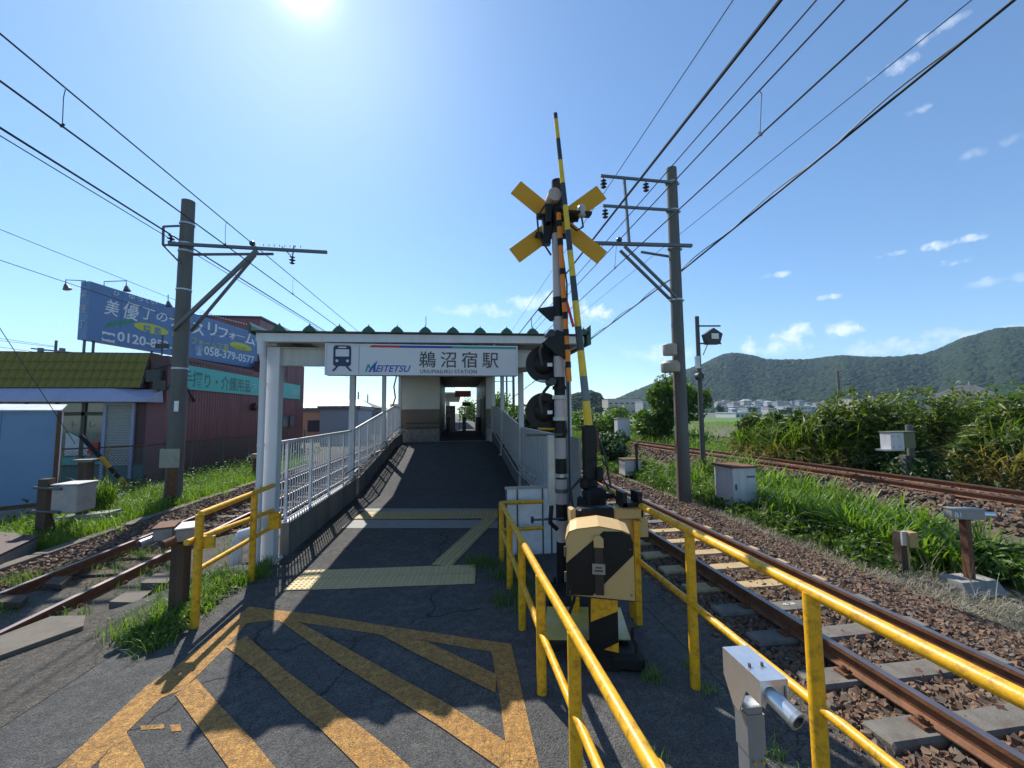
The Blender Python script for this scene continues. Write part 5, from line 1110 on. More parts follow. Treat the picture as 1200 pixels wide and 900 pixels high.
# a flat pale car shape painted into the window as a reflection
carm = mat('pale_car_reflection', (.5, .52, .52), .35)
mb = MB(); mb.prism([(wl+.3, Y0+.02, .8), (wr-.35, Y0+.02, .8), (wr-.4, Y0+.02, 1.25), (wr-.75, Y0+.02, 1.5), (wr-1.2, Y0+.02, 1.75), (wl+.3, Y0+.02, 1.72)], (0, .02, 0)); mb.build('window_shape', carm, sh)
MB().prism([(wr-.5, Y0+.0, .85), (wr-.1, Y0+.0, .85), (wr-.1, Y0+.0, 1.35), (wr-.4, Y0+.0, 1.3)], (0, .02, 0)).build('window_shape', red_ink, sh)
# side wall extras
shb(MB().lathe((WX+.03, 26.2, 2.9), [(.22, 0), (.24, .3), (.1, .36)], 14, axis=(1, 0, 0)), 'vent_hood', maroon_dark, smooth=50)
for yv in (32.2, 31.0): 
    f_ = MB().box((WX+.02, yv-.5, 1.5), (WX+.08, yv+.4, 2.35)).build('window', dark_steel, sh); MB().box((WX+.08, yv-.45, 1.55), (WX+.085, yv+.35, 2.3)).build('pane', glass, f_)
shb(MB().box((WX+.03, 30.1, .2), (WX+.08, 30.18, 3.0)), 'downpipe', maroon_dark)
ac = MB().cbox((WX+.3, 28.6, .45), (.35, .9, 1.3), bev=.02); shb(ac, 'air_conditioner', mat('ac_white', (.55, .57, .58), .5))
for i in range(9): shb(MB().box((WX+.478, 28.2, -.05+i*.13), (WX+.485, 29.0, -.02+i*.13)), 'grille_bar', steel_grey)
mb = MB(); mb.tube([(WX+.12, 19.2, 4.9), (WX+.15, 19.6, 4.4), (WX+.1, 19.9, 3.9), (WX+.2, 20.3, 3.3), (WX+.05, 20.8, 3.1)], .05, 8); mb.cbox((WX-.35, Y0-.2, 4.1), (.5, .3, .5)); mb.cbox((WX-.1, Y0-.3, 3.7), (.3, .3, .4)); mb.tube([(WX-.3, Y0-.3, 4.4), (WX+.3, Y0-.3, 4.6), (WX+.5, Y0-.2, 4.2), (WX+.2, Y0-.3, 3.5)], .04, 8); shb(mb, 'meter_cluster', dark_steel)
shb(MB().tube([(WX-.2, Y0-.1, 5.0), (WX-.2, Y0-.1, 5.9)], .03, 6).cbox((WX-.2, Y0-.1, 5.4), (.5, .1, .2)), 'aerial_mast', dark_steel)
# teal fascia sign on the side wall
ts = thing('teal_sign', 'turquoise sign band along the maroon side wall of the shop', 'shop sign', (WX+.1, 26, 4.1))
MB().box((WX+.06, 19.4, 3.62), (WX+.12, 33.4, 4.72)).build('sign_board', teal_sign, ts)
RX = (math.pi/2, 0, math.pi/2)
tx = PX(218, 450, WX+.12)[1]
text('手摺り・介護用品', .78, (WX+.122, PX(212, 450, WX+.12)[1], 3.83), RX, mat('sign_dark_green', (.02, .14, .1), .5), ts, xs=.98, bold=.012)
text('リフォーム', .55, (WX+.122, PX(287, 455, WX+.12)[1], 3.9), RX, mat('sign_faded', (.3, .55, .52), .5), ts, xs=1.3)
text('住宅改修', .5, (WX+.122, 31.6, 3.98), RX, mat('sign_faded', (.3, .55, .52), .5), ts, xs=.9)
# billboard
KB = 1.31
bbA = Vector((-12.3*KB, 15.05*KB, 0)); bbB = Vector((-11.05*KB, 23.9*KB, 0)); bd_ = (bbB-bbA); bl = bd_.length; bdir = bd_.normalized(); bnr = Vector((bdir.y, -bdir.x, 0)); bz0, bz1 = 2.4+2.58*KB, 2.4+4.58*KB; bang = math.atan2(bdir.y, bdir.x)
bb = thing('billboard', 'large blue billboard with white Japanese lettering on the shop roof', 'billboard', (bbA.x, bbA.y, bz0))
def B(a, d, z): p = bbA+bdir*a+bnr*d; return (p.x, p.y, z)
mb = MB(); mb.prism([B(0, 0, bz0), B(bl, 0, bz0), B(bl, -.4, bz0), B(0, -.4, bz0)], (0, 0, bz1-bz0)); mb.build('board', blue_sign, bb)
for a in [bl*i/8 for i in range(1, 8)]: MB().prism([B(a-.006, .003, bz0), B(a+.006, .003, bz0), B(a+.006, -.001, bz0), B(a-.006, -.001, bz0)], (0, 0, bz1-bz0)).build('panel_seam', mat('seam_blue', (.03, .08, .2), .6), bb)
for a in (.12, .5, 3.4, 6.6, 9.8):
    for z in (4.9,): MB().cyl(B(a, -.2, z), B(a, -.2, bz0), .05, n=8).build('stilt', steel_grey, bb)
RB = (math.pi/2, 0, bang)
def bt(s, size, a, z, m=white_ink, xs=1.0, sh_=0.0, b_=.0): text(s, size*KB, B(a, .006, z), RB, m, bb, xs=xs, shear=sh_, bold=b_)
def ba_(px, py):   # where the sight line meets the billboard face
    v = _d(px, py); n_ = bnr; t = (bbA.x*n_.x+bbA.y*n_.y)/(v[0]*n_.x+v[1]*n_.y); p = Vector((v[0]*t, v[1]*t, 0)); return (p-bbA).dot(bdir), CH+v[2]*t
def pdepth(a, z): p_ = B(a, 0, z); return p_[0]*_f[0]+p_[1]*_f[1]+(p_[2]-CH)*_f[2]
def fit(s, px0, py0, px1, hpx, m=white_ink, sh_=0.0, b_=0.0, d=.006, nm='lettering'):
    a0, z0 = ba_(px0, py0); a1, _ = ba_(px1, py0); size = hpx*pdepth((a0+a1)/2, z0)/CF/(.74 if s[0].isdigit() else .86)
    o = text(s, size, B(a0, d, z0), RB, m, bb, nm, shear=sh_, bold=b_); xs = [v.co.x for v in o.data.vertices]; w0 = max(xs)-min(xs); k = (a1-a0)/w0; mn = min(xs)
    for v in o.data.vertices: v.co.x = (v.co.x-mn)*k
    return o
for ch, x0_, y_, x1_, h_ in (('美', 122, 366, 139, 17), ('優', 144, 370.5, 163, 19), ('丁', 166, 372, 181, 14), ('の', 183, 374.5, 196, 11.5)): fit(ch, x0_, y_, x1_, h_, sh_=.15, b_=.006)
for ch, x0_, y_, x1_, h_ in (('ナ', 198, 380.5, 213, 13.5), ('イ', 213, 386, 223, 14), ('ス', 224, 389.5, 239, 15), ('リ', 243, 391, 254, 15.5), ('フ', 255.5, 394, 267, 13), ('ォ', 268, 395.5, 276, 9), ('ー', 277, 393.5, 287, 2), ('ム', 286.5, 402, 299, 14)): fit(ch, x0_, y_, x1_, h_, b_=.018)
for ch, px, py in (('ひ', 133, 345), ('ゆ', 151, 349), ('う', 160.5, 351.5), ('て', 168.5, 353.5), ('い', 177, 355.5)): fit(ch, px, py, px+7, 5.5)
fit('0120-853-577', 137, 399, 222, 10.5, b_=.014); fit('☎', 229, 414, 237, 9); fit('058-379-0577', 239, 415, 298, 9.5, b_=.012)
a, z = ba_(119, 399); a1, z1_ = ba_(135, 388); mb = MB(); mb.prism([B(a, .004, z), B(a1, .004, z-.02), B(a1, .004, z+.42), B(a, .004, z+.44)], tuple(bnr*.004)); mb.build('freecall_mark', white_ink, bb)
for k in (.28, .72):
    c = a+(a1-a)*k; mb = MB(); mb.prism([B(c+.17*math.cos(t), .009, z+.21+.13*math.sin(t)) for t in [i*math.pi/6 for i in range(12)]], tuple(bnr*.004)); mb.build('freecall_ring', blue_sign, bb)
def ell(px, py, rpx, rpy, m):
    a, z = ba_(px, py); a2, _ = ba_(px+rpx, py); rx = a2-a; rz_ = rpy*pdepth(a, z)/CF; mb = MB(); mb.prism([B(a+rx*math.cos(t), .004, z+rz_*math.sin(t)-.0*math.cos(t)) for t in [i*math.pi/14 for i in range(28)]], tuple(bnr*.004)); mb.build('ellipse', m, bb)
ell(178, 385.5, 19.5, 5.6, yellow_ink); fit('増', 167, 388, 176, 8, blue_sign, b_=.01, d=.012); fit('築', 180, 390.5, 189, 8, blue_sign, b_=.01, d=.012)
ell(282.5, 406.3, 12.5, 4.2, yellow_ink); fit('お気軽に', 272.5, 408.5, 292.5, 5, mat('sign_ochre', (.3, .28, .03), .5), d=.012)
fit('■', 202, 394, 208, 7, yellow_ink); fit('リフォーム工事', 216, 400.5, 268, 8.5, yellow_ink)
mb = MB()
for i in range(16): a, z = ba_(122+i*2.1, 383-i*.35); mb.prism([B(a, .004, z-.02), B(a+.06, .004, z-.02), B(a+.16, .004, z+.14+.06*(i % 3)), B(a+.1, .004, z+.14+.06*(i % 3))], tuple(bnr*.003))
mb.build('green_script_mark', green_ink, bb)
for i, ch in enumerate('美優丁'): text(ch, .42, (bbA.x-.4, bbA.y+.03, bz1-.75-.66*i), (math.pi/2, 0, math.atan2(-bnr.y, -bnr.x)+math.pi), mat('faded_white_ink', (.4, .45, .55), .5), bb, xs=.8)
for i in range(20): a, z = ba_(231+i*3.0, 366+i*.75); MB().prism([B(a, .004, z), B(a+.09, .004, z), B(a+.09, .004, z+.07), B(a, .004, z+.07)], tuple(bnr*.003)).build('dot_mark', white_ink, bb)

for i, (px, py, wx, wy, lb) in enumerate(((77, 337, 100, 329, 'left lamp arm curving over the end of the blue billboard'), (148, 339, 122, 330, 'second lamp arm curving over the top of the blue billboard'), (197, 357, 197, 345, 'third lamp on a short stem above the blue billboard'))):
    t = thing('billboard_lamp', lb, 'lamp', PY(px, py, 19.4), 'lamps over the billboard'); Yb = 19.2+i*1.5
    p0 = Vector(PY(wx, wy+6, Yb)); p1 = Vector(PY(wx, wy, Yb)); p2 = Vector(PY(px, wy-1, Yb)); p3 = Vector(PY(px, py-4, Yb)); p4 = Vector(PY(px+1 if i else px+2, py+2, Yb))
    MB().tube([p0, p1, p2, p3] if i < 2 else [p1, p3], .02, 6).build('arm', steel_grey, t)
    MB().cyl(p3, p4, .05, .15, n=10).build('lamp_shade', steel_grey, t)

# blue container
bc = thing('storage_container', 'faded blue steel container with rusty edges at the left picture edge', 'container', (-13, 14, -.2))
ca_ = math.radians(38); cx0, cy0 = PZ(61, 587, .05)[:2]; cdx = Vector((-math.cos(ca_), -math.sin(ca_), 0)); cdy = Vector((-math.sin(ca_), math.cos(ca_), 0)); c0_ = Vector((cx0, cy0, 0))
ch_ = PY(66, 482, cy0)[2]
def K3(a, b, z): p_ = c0_+cdx*a+cdy*b; return (p_.x, p_.y, z)
for i in range(6): MB().prism([K3(i*1.0+.004, 0, .04), K3(i*1.0+.996, 0, .04), K3(i*1.0+.996, 0, ch_), K3(i*1.0+.004, 0, ch_)], tuple(cdy*2.4)).build('wall_panel', blue_cont, bc)
MB().prism([K3(-.06, -.08, ch_+.01), K3(6.1, -.08, ch_+.01), K3(6.1, 2.5, ch_+.22), K3(-.06, 2.5, ch_+.22)], (0, 0, .03)).build('roof', mat('cont_roof', (.5, .55, .6), .4), bc)
MB().prism([K3(-.07, -.02, .0), K3(.02, -.02, .0), K3(.02, -.02, ch_), K3(-.07, -.02, ch_)], tuple(cdy*.09)).build('corner_post', rust, bc)
MB().prism([K3(.02, -.03, -.04), K3(6, -.03, -.04), K3(6, -.03, .035), K3(.02, -.03, .035)], tuple(cdy*.1)).build('bottom_rail', rust, bc)
MB().prism([K3(-.3, -.2, -.32), K3(6, -.2, -.32), K3(6, -.2, -.06), K3(-.3, -.2, -.06)], tuple(cdy*2.6)).build('footing', concrete, bc)
# chain link fence
cf = thing('chain_link_fence', 'rusty chain link fence between the grass strip and the shop', 'fence', (-12, 18, -.2))
fp = [(-13.6, 16.0), (-12.6, 16.6), (-11.9, 17.3), (-11.55, 19.5), (-11.45, 21.7), (-11.4, 24), (-11.35, 26.4), (-11.3, 29), (-11.3, 32)]
ft = [PY(75, 510, 16.0)[2]]+[1.32]*8
ftz = 1.28
for x, y in fp: MB().cyl((x, y, -.3), (x, y, ftz), .035, n=8).build('post', steel_grey if y > 17 else wood_tan, cf)
for (xa, ya_), (xb_, yb_) in zip(fp, fp[1:]): MB().cyl((xa, ya_, ftz), (xb_, yb_, ftz), .028, n=8).build('top_rail', rust, cf)
meshm = mat('mesh_wire', (.16, .14, .12), .6, .4)
mb = MB()
for (xa, ya_), (xb_, yb_) in zip(fp[:6], fp[1:7]):
    Ls = math.hypot(xb_-xa, yb_-ya_); nn = int(Ls/.11); H_ = 1.3
    for i in range(-12, nn+1):
        for sgn in (1, -1):
            t0 = i*.11; t1 = t0+H_; a, b = max(t0, 0), min(t1, Ls)
            if b <= a: continue
            za, zb_ = (a-t0), (b-t0)
            if sgn < 0: za, zb_ = H_-za, H_-zb_
            mb.beam((xa+(xb_-xa)*a/Ls, ya_+(yb_-ya_)*a/Ls, -.1+za), (xa+(xb_-xa)*b/Ls, ya_+(yb_-ya_)*b/Ls, -.1+zb_), .011, .011)
mm_ = mb.build('mesh', meshm, cf); mm_['kind'] = 'stuff'
# shop plinth shade / low bank strip
gg = thing('guy_guard', 'slanting yellow and black guy wire guard in front of the shop shutter', 'guy guard', PZ(152, 573, -.2))
p = Vector(PY(152, 573, 15.9)); q_ = Vector(PY(95, 511, 15.9)); n_ = 5
for i in range(5):
    a, b = p+(q_-p)*i/5, p+(q_-p)*(i+1)/5; MB().cyl(a, b, .07, n=12).build('band', (yellow_sign if i in (0, 2) else black_paint) if i != 3 else yellow_sign if False else (yellow_sign if i % 2 == 0 and i < 4 else black_paint), gg, smooth=40)
# white relay box on posts
wb = thing('relay_box', 'white relay box held between two dark posts left of the tracks', 'relay box', (-8.85, 10.4, -.2))
pA = PZ(50, 632, -.25); pB = PZ(97, 612, -.25)
MB().box((pA[0]-.09, pA[1]-.09, -.3), (pA[0]+.09, pA[1]+.09, 1.05)).build('post', wood_dark, wb)
MB().box((pB[0]-.1, pB[1]-.1, -.3), (pB[0]+.1, pB[1]+.1, 1.25)).build('post', wood_dark, wb)
MB().box((pB[0]-.25, pB[1]-.12, 1.25), (pB[0]+.2, pB[1]+.12, 1.32)).build('cap', steel_grey, wb)
c = PY(75, 582, 10.3); wbm = mat('relay_white', (.34, .33, .31), .5, dirt=(.25, .22, .18), dscale=5, damt=.4)
MB().cbox((c[0]+.12, 10.4, c[2]-.04), (.5, .5, .6), bev=.02).build('box', wbm, wb); MB().cbox((c[0]+.12, 10.4, c[2]+.28), (.54, .54, .03), bev=.01).build('lid', beam_paint, wb)
for z in (.25, -.25): MB().cyl((pA[0]-.15, pA[1]-.1, c[2]+z), (c[0]+.1, 10.1, c[2]+z-.05), .03, n=8).build('strap_bar', steel_grey, wb)
MB().prism([(pB[0]-.5, pB[1]-.35, -.3), (pB[0]+.75, pB[1]-.2, -.3), (pB[0]+.7, pB[1]-.15, .0), (pB[0]-.35, pB[1]-.3, -.05)], (0, .4, 0)).build('footing', concrete, wb)
MB().tube([(pA[0]+.12, pA[1], .3), (pA[0]+.25, pA[1]-.05, .0), (pA[0]+.1, pA[1], -.28)], .02, 6).build('cable', wire_m, wb)
ck = thing('access_cover', 'rusty chequered access cover on a concrete kerb at the left edge', 'cover', (-8.3, 9, 0))
P4 = [PZ(-60, 655, -.02), PZ(-5, 652, -.02), PZ(46, 628, -.02), PZ(0, 623, -.02), PZ(-60, 625, -.02)]
MB().prism([(x, y, -.05) for x, y, z in P4], (0, 0, .03)).build('plate', mat('checker_rust', (.09, .06, .055), .7, .3, dirt=(.1, .06, .05), dscale=5, damt=.5), ck)
MB().prism([(x*(1.0), y, -.3) for x, y, z in P4], (0, 0, .24)).build('kerb', concrete_dark, ck)
st = thing('marker_stub', 'short rusty marker post in the grass beside the canopy column', 'marker post', PZ(299, 558, -.25))
p = PZ(299, 558, -.25); MB().cbox((p[0], p[1], .15), (.16, .16, .9)).build('post', rust, st); MB().cbox((p[0]+.05, p[1], .62), (.4, .3, .2), bev=.02).build('head', mat('stub_head', (.3, .22, .15), .7), st)
# white drain pipe at the column base
o = MB().tube([(-3.0, 7.6, .38), (-3.5, 7.6, .4), (-3.66, 7.6, .36), (-3.72, 7.6, .22), (-3.72, 7.6, -.2)], .085, 14).build('drain_pipe', white_paint, smooth=50); tagt(o, 'white drain pipe elbow leaving the wall behind the left railing', 'pipe')

# ------------------------------------------------------------------ right: trackside equipment
rc = thing('relay_cabinet', 'white relay cabinet with rusty lid in the weeds beside the right pole', 'cabinet', (7.2, 10, -.2))
cA = PZ(839, 593, -.22); x0 = cA[0]; y0_ = cA[1]-.75
wpt = mat('cabinet_white', (.55, .54, .55), .5, dirt=(.25, .22, .2), dscale=4, damt=.5, streak=True)
zt_ = PY(857, 549, y0_)[2]
MB().box((x0, y0_, -.3), (x0+.66, y0_+.75, zt_)).build('body', wpt, rc); MB().box((x0-.04, y0_-.04, zt_), (x0+.7, y0_+.79, zt_+.05)).build('lid', rust, rc)
MB().box((x0+.02, y0_-.008, -.1), (x0+.64, y0_-.001, zt_-.1)).build('door', wpt, rc); MB().box((x0+.4, y0_-.02, zt_-.25), (x0+.62, y0_-.008, zt_-.2)).build('label_plate', steel_grey, rc); MB().box((x0+.05, y0_-.03, .35), (x0+.09, y0_-.008, .5)).build('handle', steel_grey, rc)
MB().box((x0-.1, y0_-.1, -.35), (x0+.78, y0_+.85, -.24)).build('footing', concrete, rc)
c2 = PZ(742, 557, -.2); k2 = thing('relay_cabinet', 'small grey relay cabinet with a short mast near the round bush', 'cabinet', c2)
MB().box((c2[0]-.35, c2[1], -.2), (c2[0]+.35, c2[1]+.6, .42)).build('body', wpt, k2); MB().box((c2[0]-.38, c2[1]-.03, .42), (c2[0]+.38, c2[1]+.63, .46)).build('lid', rust, k2)
MB().cyl((c2[0]+.12, c2[1]-.12, -.2), (c2[0]+.12, c2[1]-.12, 1.0), .055, n=10).build('mast', dark_steel, k2); MB().ball((c2[0]+.12, c2[1]-.12, 1.05), .11).build('mast_head', rust, k2, smooth=60)
MB().box((c2[0]+.3, c2[1]-.5, -.3), (c2[0]+1.0, c2[1]-.2, -.08)).build('footing', concrete_dark, k2)
c3 = PZ(731, 518, .3); k3 = thing('relay_cabinet', 'tall white equipment cabinet beyond the far track', 'cabinet', c3)
zt_ = PY(731, 491, c3[1])[2]; MB().box((c3[0]-.42, c3[1], .0), (c3[0]+.1, c3[1]+.6, zt_)).build('body', wpt, k3); MB().box((c3[0]+.1, c3[1]+.02, .0), (c3[0]+.5, c3[1]+.58, zt_)).build('side_body', beam_paint, k3); MB().box((c3[0]-.46, c3[1]-.04, zt_), (c3[0]+.54, c3[1]+.64, zt_+.07)).build('lid', concrete, k3); MB().cyl((c3[0], c3[1]+.3, zt_), (c3[0], c3[1]+.3, zt_+.5), .05, n=8).build('aerial', rust, k3)
sp_ = thing('track_signal', 'slim dark signal pole with a pentagonal lamp board facing away', 'signal', PZ(825, 566, -.2))
p = PZ(825, 566, -.22); Ys = p[1]; top = PY(820, 371, Ys)
MB().cyl((p[0], Ys, -.3), (p[0], Ys, top[2]), .095, .075, n=14).build('pole', mat('pole_dark', (.085, .08, .075), .7, dirt=(.12, .1, .08), dscale=4, damt=.5), sp_, smooth=40)
hb = [PY(x, y, Ys-.12) for x, y in ((826, 391.5), (836.5, 384), (847, 391), (844, 403), (829.5, 403))]
MB().prism(hb, (0, .22, 0)).build('lamp_board', dark_steel, sp_)
a = PY(834, 390.5, Ys-.15); b = PY(842.5, 397, Ys-.15); MB().box((a[0], Ys-.15, b[2]), (b[0], Ys-.125, a[2])).build('label_plate', white_ink, sp_)
for yy, x1_ in ((382, 844), (402.5, 845)): a = PY(817, yy, Ys-.05); b = PY(x1_, yy, Ys-.05); MB().beam(a, b, .05, .05).build('arm', dark_steel, sp_)
a = PY(829, 404, Ys); MB().tube([a, PY(826, 411, Ys), PY(824, 416, Ys)], .018, 6).build('cable', wire_m, sp_)
a = PY(818, 425, Ys-.1); MB().box((a[0]-.1, Ys-.15, PY(818, 432, Ys)[2]), (a[0]+.05, Ys-.05, PY(818, 418, Ys)[2])).build('side_box', galv, sp_)
a = PY(819.5, 441, Ys-.1); MB().cyl((a[0], Ys-.2, a[2]), (a[0], Ys, a[2]), .14, n=16).build('bell', dark_steel, sp_, smooth=40)
for yy in (420, 431, 441): a = PY(821, yy, Ys); MB().cyl((p[0], Ys, a[2]), (p[0], Ys, a[2]+.04), .1, n=14).build('strap', beam_paint, sp_)
bp_ = thing('equipment_box', 'white and olive box on timber posts in front of the dark hedge', 'equipment box', PZ(1066, 556, .35))
p = PZ(1066, 558, .35); Yb = p[1]; MB().cyl((p[0]+.12, Yb, .1), (p[0]+.12, Yb, PY(1069, 498, Yb)[2]), .09, n=12).build('post', pole_concrete, bp_); MB().box((p[0]-.22, Yb-.1, .1), (p[0]-.02, Yb+.08, 1.0)).build('post', wood_tan if False else pole_concrete, bp_)
a = PY(1041, 507, Yb-.3); b = PY(1058, 526, Yb-.3); c = PY(1072, 526, Yb-.3)
MB().box((a[0], Yb-.35, b[2]), (b[0], Yb-.05, a[2])).build('box', wpt, bp_); MB().box((b[0], Yb-.34, b[2]+.02), (c[0], Yb-.06, a[2]-.02)).build('box_side', mat('olive_box', (.13, .14, .07), .6), bp_)
MB().box((a[0]-.2, Yb-.35, b[2]-.05), (b[0], Yb-.05, b[2]-.0)).build('shelf', galv, bp_)
MB().box((a[0]-.02, Yb-.38, a[2]), (c[0]+.02, Yb-.02, a[2]+.03)).build('lid', mat('olive_box', (.13, .14, .07), .6), bp_)
for dx in (.08, .28):
    for dz in (.07, .38): MB().cyl((a[0]+dx, Yb-.36, b[2]+dz), (a[0]+dx, Yb-.35, b[2]+dz), .015, n=6).build('screw', dark_steel, bp_)
tp = thing('distance_post', 'short dark post with a square tan timber head among the weeds', 'marker post', PZ(1060, 668, -.2))
p = PZ(1060, 670, -.22); MB().box((p[0]-.09, p[1]-.05, -.3), (p[0]+.02, p[1]+.07, .42)).build('post', wood_dark, tp); MB().box((p[0]-.01, p[1]-.13, .2), (p[0]+.14, p[1]-.0, .43)).build('head', wood_tan, tp); MB().box((p[0]-.09, p[1]-.08, .22), (p[0]-.012, p[1]-.051, .44)).build('face', beam_paint, tp)
MB().box((p[0]+.025, p[1]-.04, -.25), (p[0]+.07, p[1]+.0, .15)).build('stake', wood_tan, tp)
# ------------------------------------------------------------------ vegetation
def leafset(blobs, size, flat=.5, asp=1.7, shell=.55):
    Vs = []
    for (c, rad, n) in blobs:
        d = rng.normal(size=(n, 3)); d /= np.linalg.norm(d, axis=1)[:, None]; rr_ = rng.uniform(0, 1, n)**(1/3.)*(1-shell)+shell*rng.uniform(.7, 1.08, n)
        rr_ *= 1+.22*np.sin(d[:, 0]*5+c[0]*3)*np.sin(d[:, 1]*4+c[1])+.18*np.sin(d[:, 2]*6+c[0])
        P_ = np.array(c)+d*rr_[:, None]*np.array(rad)
        nrm = d*flat+rng.normal(size=(n, 3))*.6+np.array([0, 0, .35]); nrm /= np.linalg.norm(nrm, axis=1)[:, None]
        t = np.cross(nrm, rng.normal(size=(n, 3))); t /= np.linalg.norm(t, axis=1)[:, None]; b = np.cross(nrm, t)
        s = size*rng.uniform(.6, 1.4, n)[:, None]
        Vs.append(np.stack([P_-t*s*asp*.5, P_+b*s*.42-t*s*.05+nrm*s*.08, P_+t*s*asp*.5-nrm*s*.15, P_-b*s*.42-t*s*.05+nrm*s*.08], 1))
    V = np.concatenate(Vs).reshape(-1, 3); F = np.arange(len(V)).reshape(-1, 4); return V, F
def lumps(c, rad, k, n, rs=(.32, .55), flatten=1.0):
    out_ = []
    for i in range(k):
        d = rng.normal(size=3); d /= np.linalg.norm(d); d[2] = d[2]*.9+.1; q = np.array(c)+d*np.array(rad)*rng.uniform(.35, .85); r = rng.uniform(*rs)
        out_.append((q, np.array(rad)*r*np.array([1, 1, flatten]), n//k))
    return out_
def trunk(parent, base, top, r, limbs, m=wood_dark):
    mb = MB(); b = Vector(base); t = Vector(top); mid = b.lerp(t, .5)+Vector((random.uniform(-.05, .05), random.uniform(-.05, .05), 0))*(t-b).length
    mb.tube([b, mid, t], r, 8, r_end=r*.45)
    for c in limbs: c = Vector(c); s_ = b.lerp(t, random.uniform(.45, .9)); mb.tube([s_, s_.lerp(c, .5)+Vector((0, 0, .1)), c], r*.4, 6, r_end=r*.12)
    mb.build('trunk', m, parent, smooth=50)
def tree(label, cat, base, h, rad, n, size, m, k=14, rs=(.3, .5), name='tree', grp=None, th=None, extra=None, asp=1.7):
    t = thing(name, label, cat, base, grp); c = (base[0], base[1], base[2]+h-rad[2]*.95)
    bl = lumps(c, rad, k, n, rs)+(extra or [])
    V, F = leafset(bl, size, asp=asp); arr_mesh('crown', V, F, m, t)
    trunk(t, base, (c[0], c[1], c[2]+rad[2]*.3), th or max(.03, rad[0]*.07), [tuple(q[0]) for q in bl[:8]]); return t
def blades(name, P_, hmin, hmax, wd, bend, m, parent=None, kind='stuff', seg=3, lean=.25):
    n = len(P_); h = rng.uniform(hmin, hmax, n); a = rng.uniform(0, 2*math.pi, n); dx = np.stack([np.cos(a), np.sin(a), 0*a], 1); px = np.stack([-np.sin(a), np.cos(a), 0*a], 1)
    w_ = wd*rng.uniform(.6, 1.3, n); bd__ = bend*rng.uniform(.3, 1.3, n); ln = lean*rng.uniform(0, 1, n); V = []
    for k in range(seg+1):
        t = k/seg; z = h*(t*(1-.28*bd__*t*t)); off = h*(ln*t+bd__*.55*t*t)
        c = P_+dx*off[:, None]; c[:, 2] += z; ww = w_*(1-t)**.7*(1 if k else .7)
        if k < seg: V += [c-px*ww[:, None]/2, c+px*ww[:, None]/2]
        else: V += [c]
    V = np.stack(V, 1); m_ = V.shape[1]; o = (np.arange(n)*m_)[:, None]; F = []
    for k in range(seg-1): F += [o+np.array([2*k, 2*k+1, 2*k+3]), o+np.array([2*k, 2*k+3, 2*k+2])]
    k = seg-1; F.append(o+np.array([2*k, 2*k+1, 2*k+2])); F = np.concatenate(F)
    ob = arr_mesh(name, V.reshape(-1, 3), F, m, parent)
    if kind: ob['kind'] = kind
    return ob
def gp(x, y):   # ground height beside the tracks on the right
    xx = x-np.array([jr(0, q) for q in y]); return np.where(xx < 8.9, -.27, np.interp(xx, [p[0] for p in prof_j], [p[1] for p in prof_j]))
prof_j = [(8.9, -.3), (9.9, .25), (10.4, .4), (13.1, .4), (13.7, .2), (15.2, -.1), (60, -.3)]
def scatter(n, x0, x1, y0, y1, clump=0, cr=.3, zf=gp, py=1.0):
    if clump:
        cx = rng.uniform(x0, x1, clump); cy = y0+(y1-y0)*rng.uniform(0, 1, clump)**py; i = rng.integers(0, clump, n); x = cx[i]+rng.normal(0, cr, n); y = cy[i]+rng.normal(0, cr, n)
    else: x = rng.uniform(x0, x1, n); y = y0+(y1-y0)*rng.uniform(0, 1, n)**py
    return np.stack([x, y, zf(x, y) if zf else np.full(n, -.28)], 1)
zl_ = lambda x, y: np.full(len(x), -.29)
z0_ = lambda x, y: np.full(len(x), .0)
# left grass strip
blades('grass', scatter(26000, -10.8, -8.05, 9.5, 24, zf=zl_, py=1.2), .1, .42, .014, .9, blade_lime)
blades('grass', scatter(5000, -10.9, -8.0, 9.5, 20, 60, .25, zl_), .25, .6, .018, .9, blade_lime)
blades('grass', scatter(7000, -10.8, -9.2, 13, 26, zf=zl_), .2, .6, .014, .8, blade_mid)
V, F = leafset([((rng.uniform(-10.8, -8.3), rng.uniform(9.6, 20), -.18), (.45, .5, .22), 90) for _ in range(70)], .055); o = arr_mesh('ground_cover', V, F, leaf_mid); o['kind'] = 'stuff'
# weeds between road and left rail
def inpoly(pts): 
    return pts
wl_pts = np.concatenate([scatter(1100, -3.55, -3.02, 4.75, 6.6, 24, .09, z0_), scatter(160, -3.95, -3.6, 4.9, 6.2, 7, .06, z0_), scatter(400, -3.9, -3.1, 4.9, 6.9, 12, .1, z0_), scatter(400, -3.05, -2.85, 6.2, 7.1, 6, .07, z0_)])
blades('grass', wl_pts, .05, .26, .011, 1.1, blade_lime)
V, F = leafset([((rng.uniform(-3.5, -3.05), rng.uniform(4.8, 6.6), .04), (.12, .14, .06), 50) for _ in range(40)], .035); o = arr_mesh('ground_cover', V, F, leaf_mid); o['kind'] = 'stuff'
blades('grass', np.concatenate([scatter(900, -5.9, -4.1, 5.8, 9.0, 14, .12, z0_)+np.array([0, 0, -.1]), scatter(500, -7.3, -6.3, 5.5, 8, 10, .1, z0_)+np.array([0, 0, -.15])]), .05, .2, .009, 1, blade_mid)
# tufts by the right railing and white hoarding
blades('grass', np.concatenate([scatter(900, .3, 1.1, 5.6, 6.7, 10, .1, z0_), scatter(260, .5, 1.0, 4.9, 5.6, 5, .08, z0_)]), .06, .22, .011, 1.1, blade_mid)
blades('grass', scatter(260, 1.3, 2.3, 2.6, 3.8, 7, .05, z0_), .04, .15, .008, 1, blade_lime)
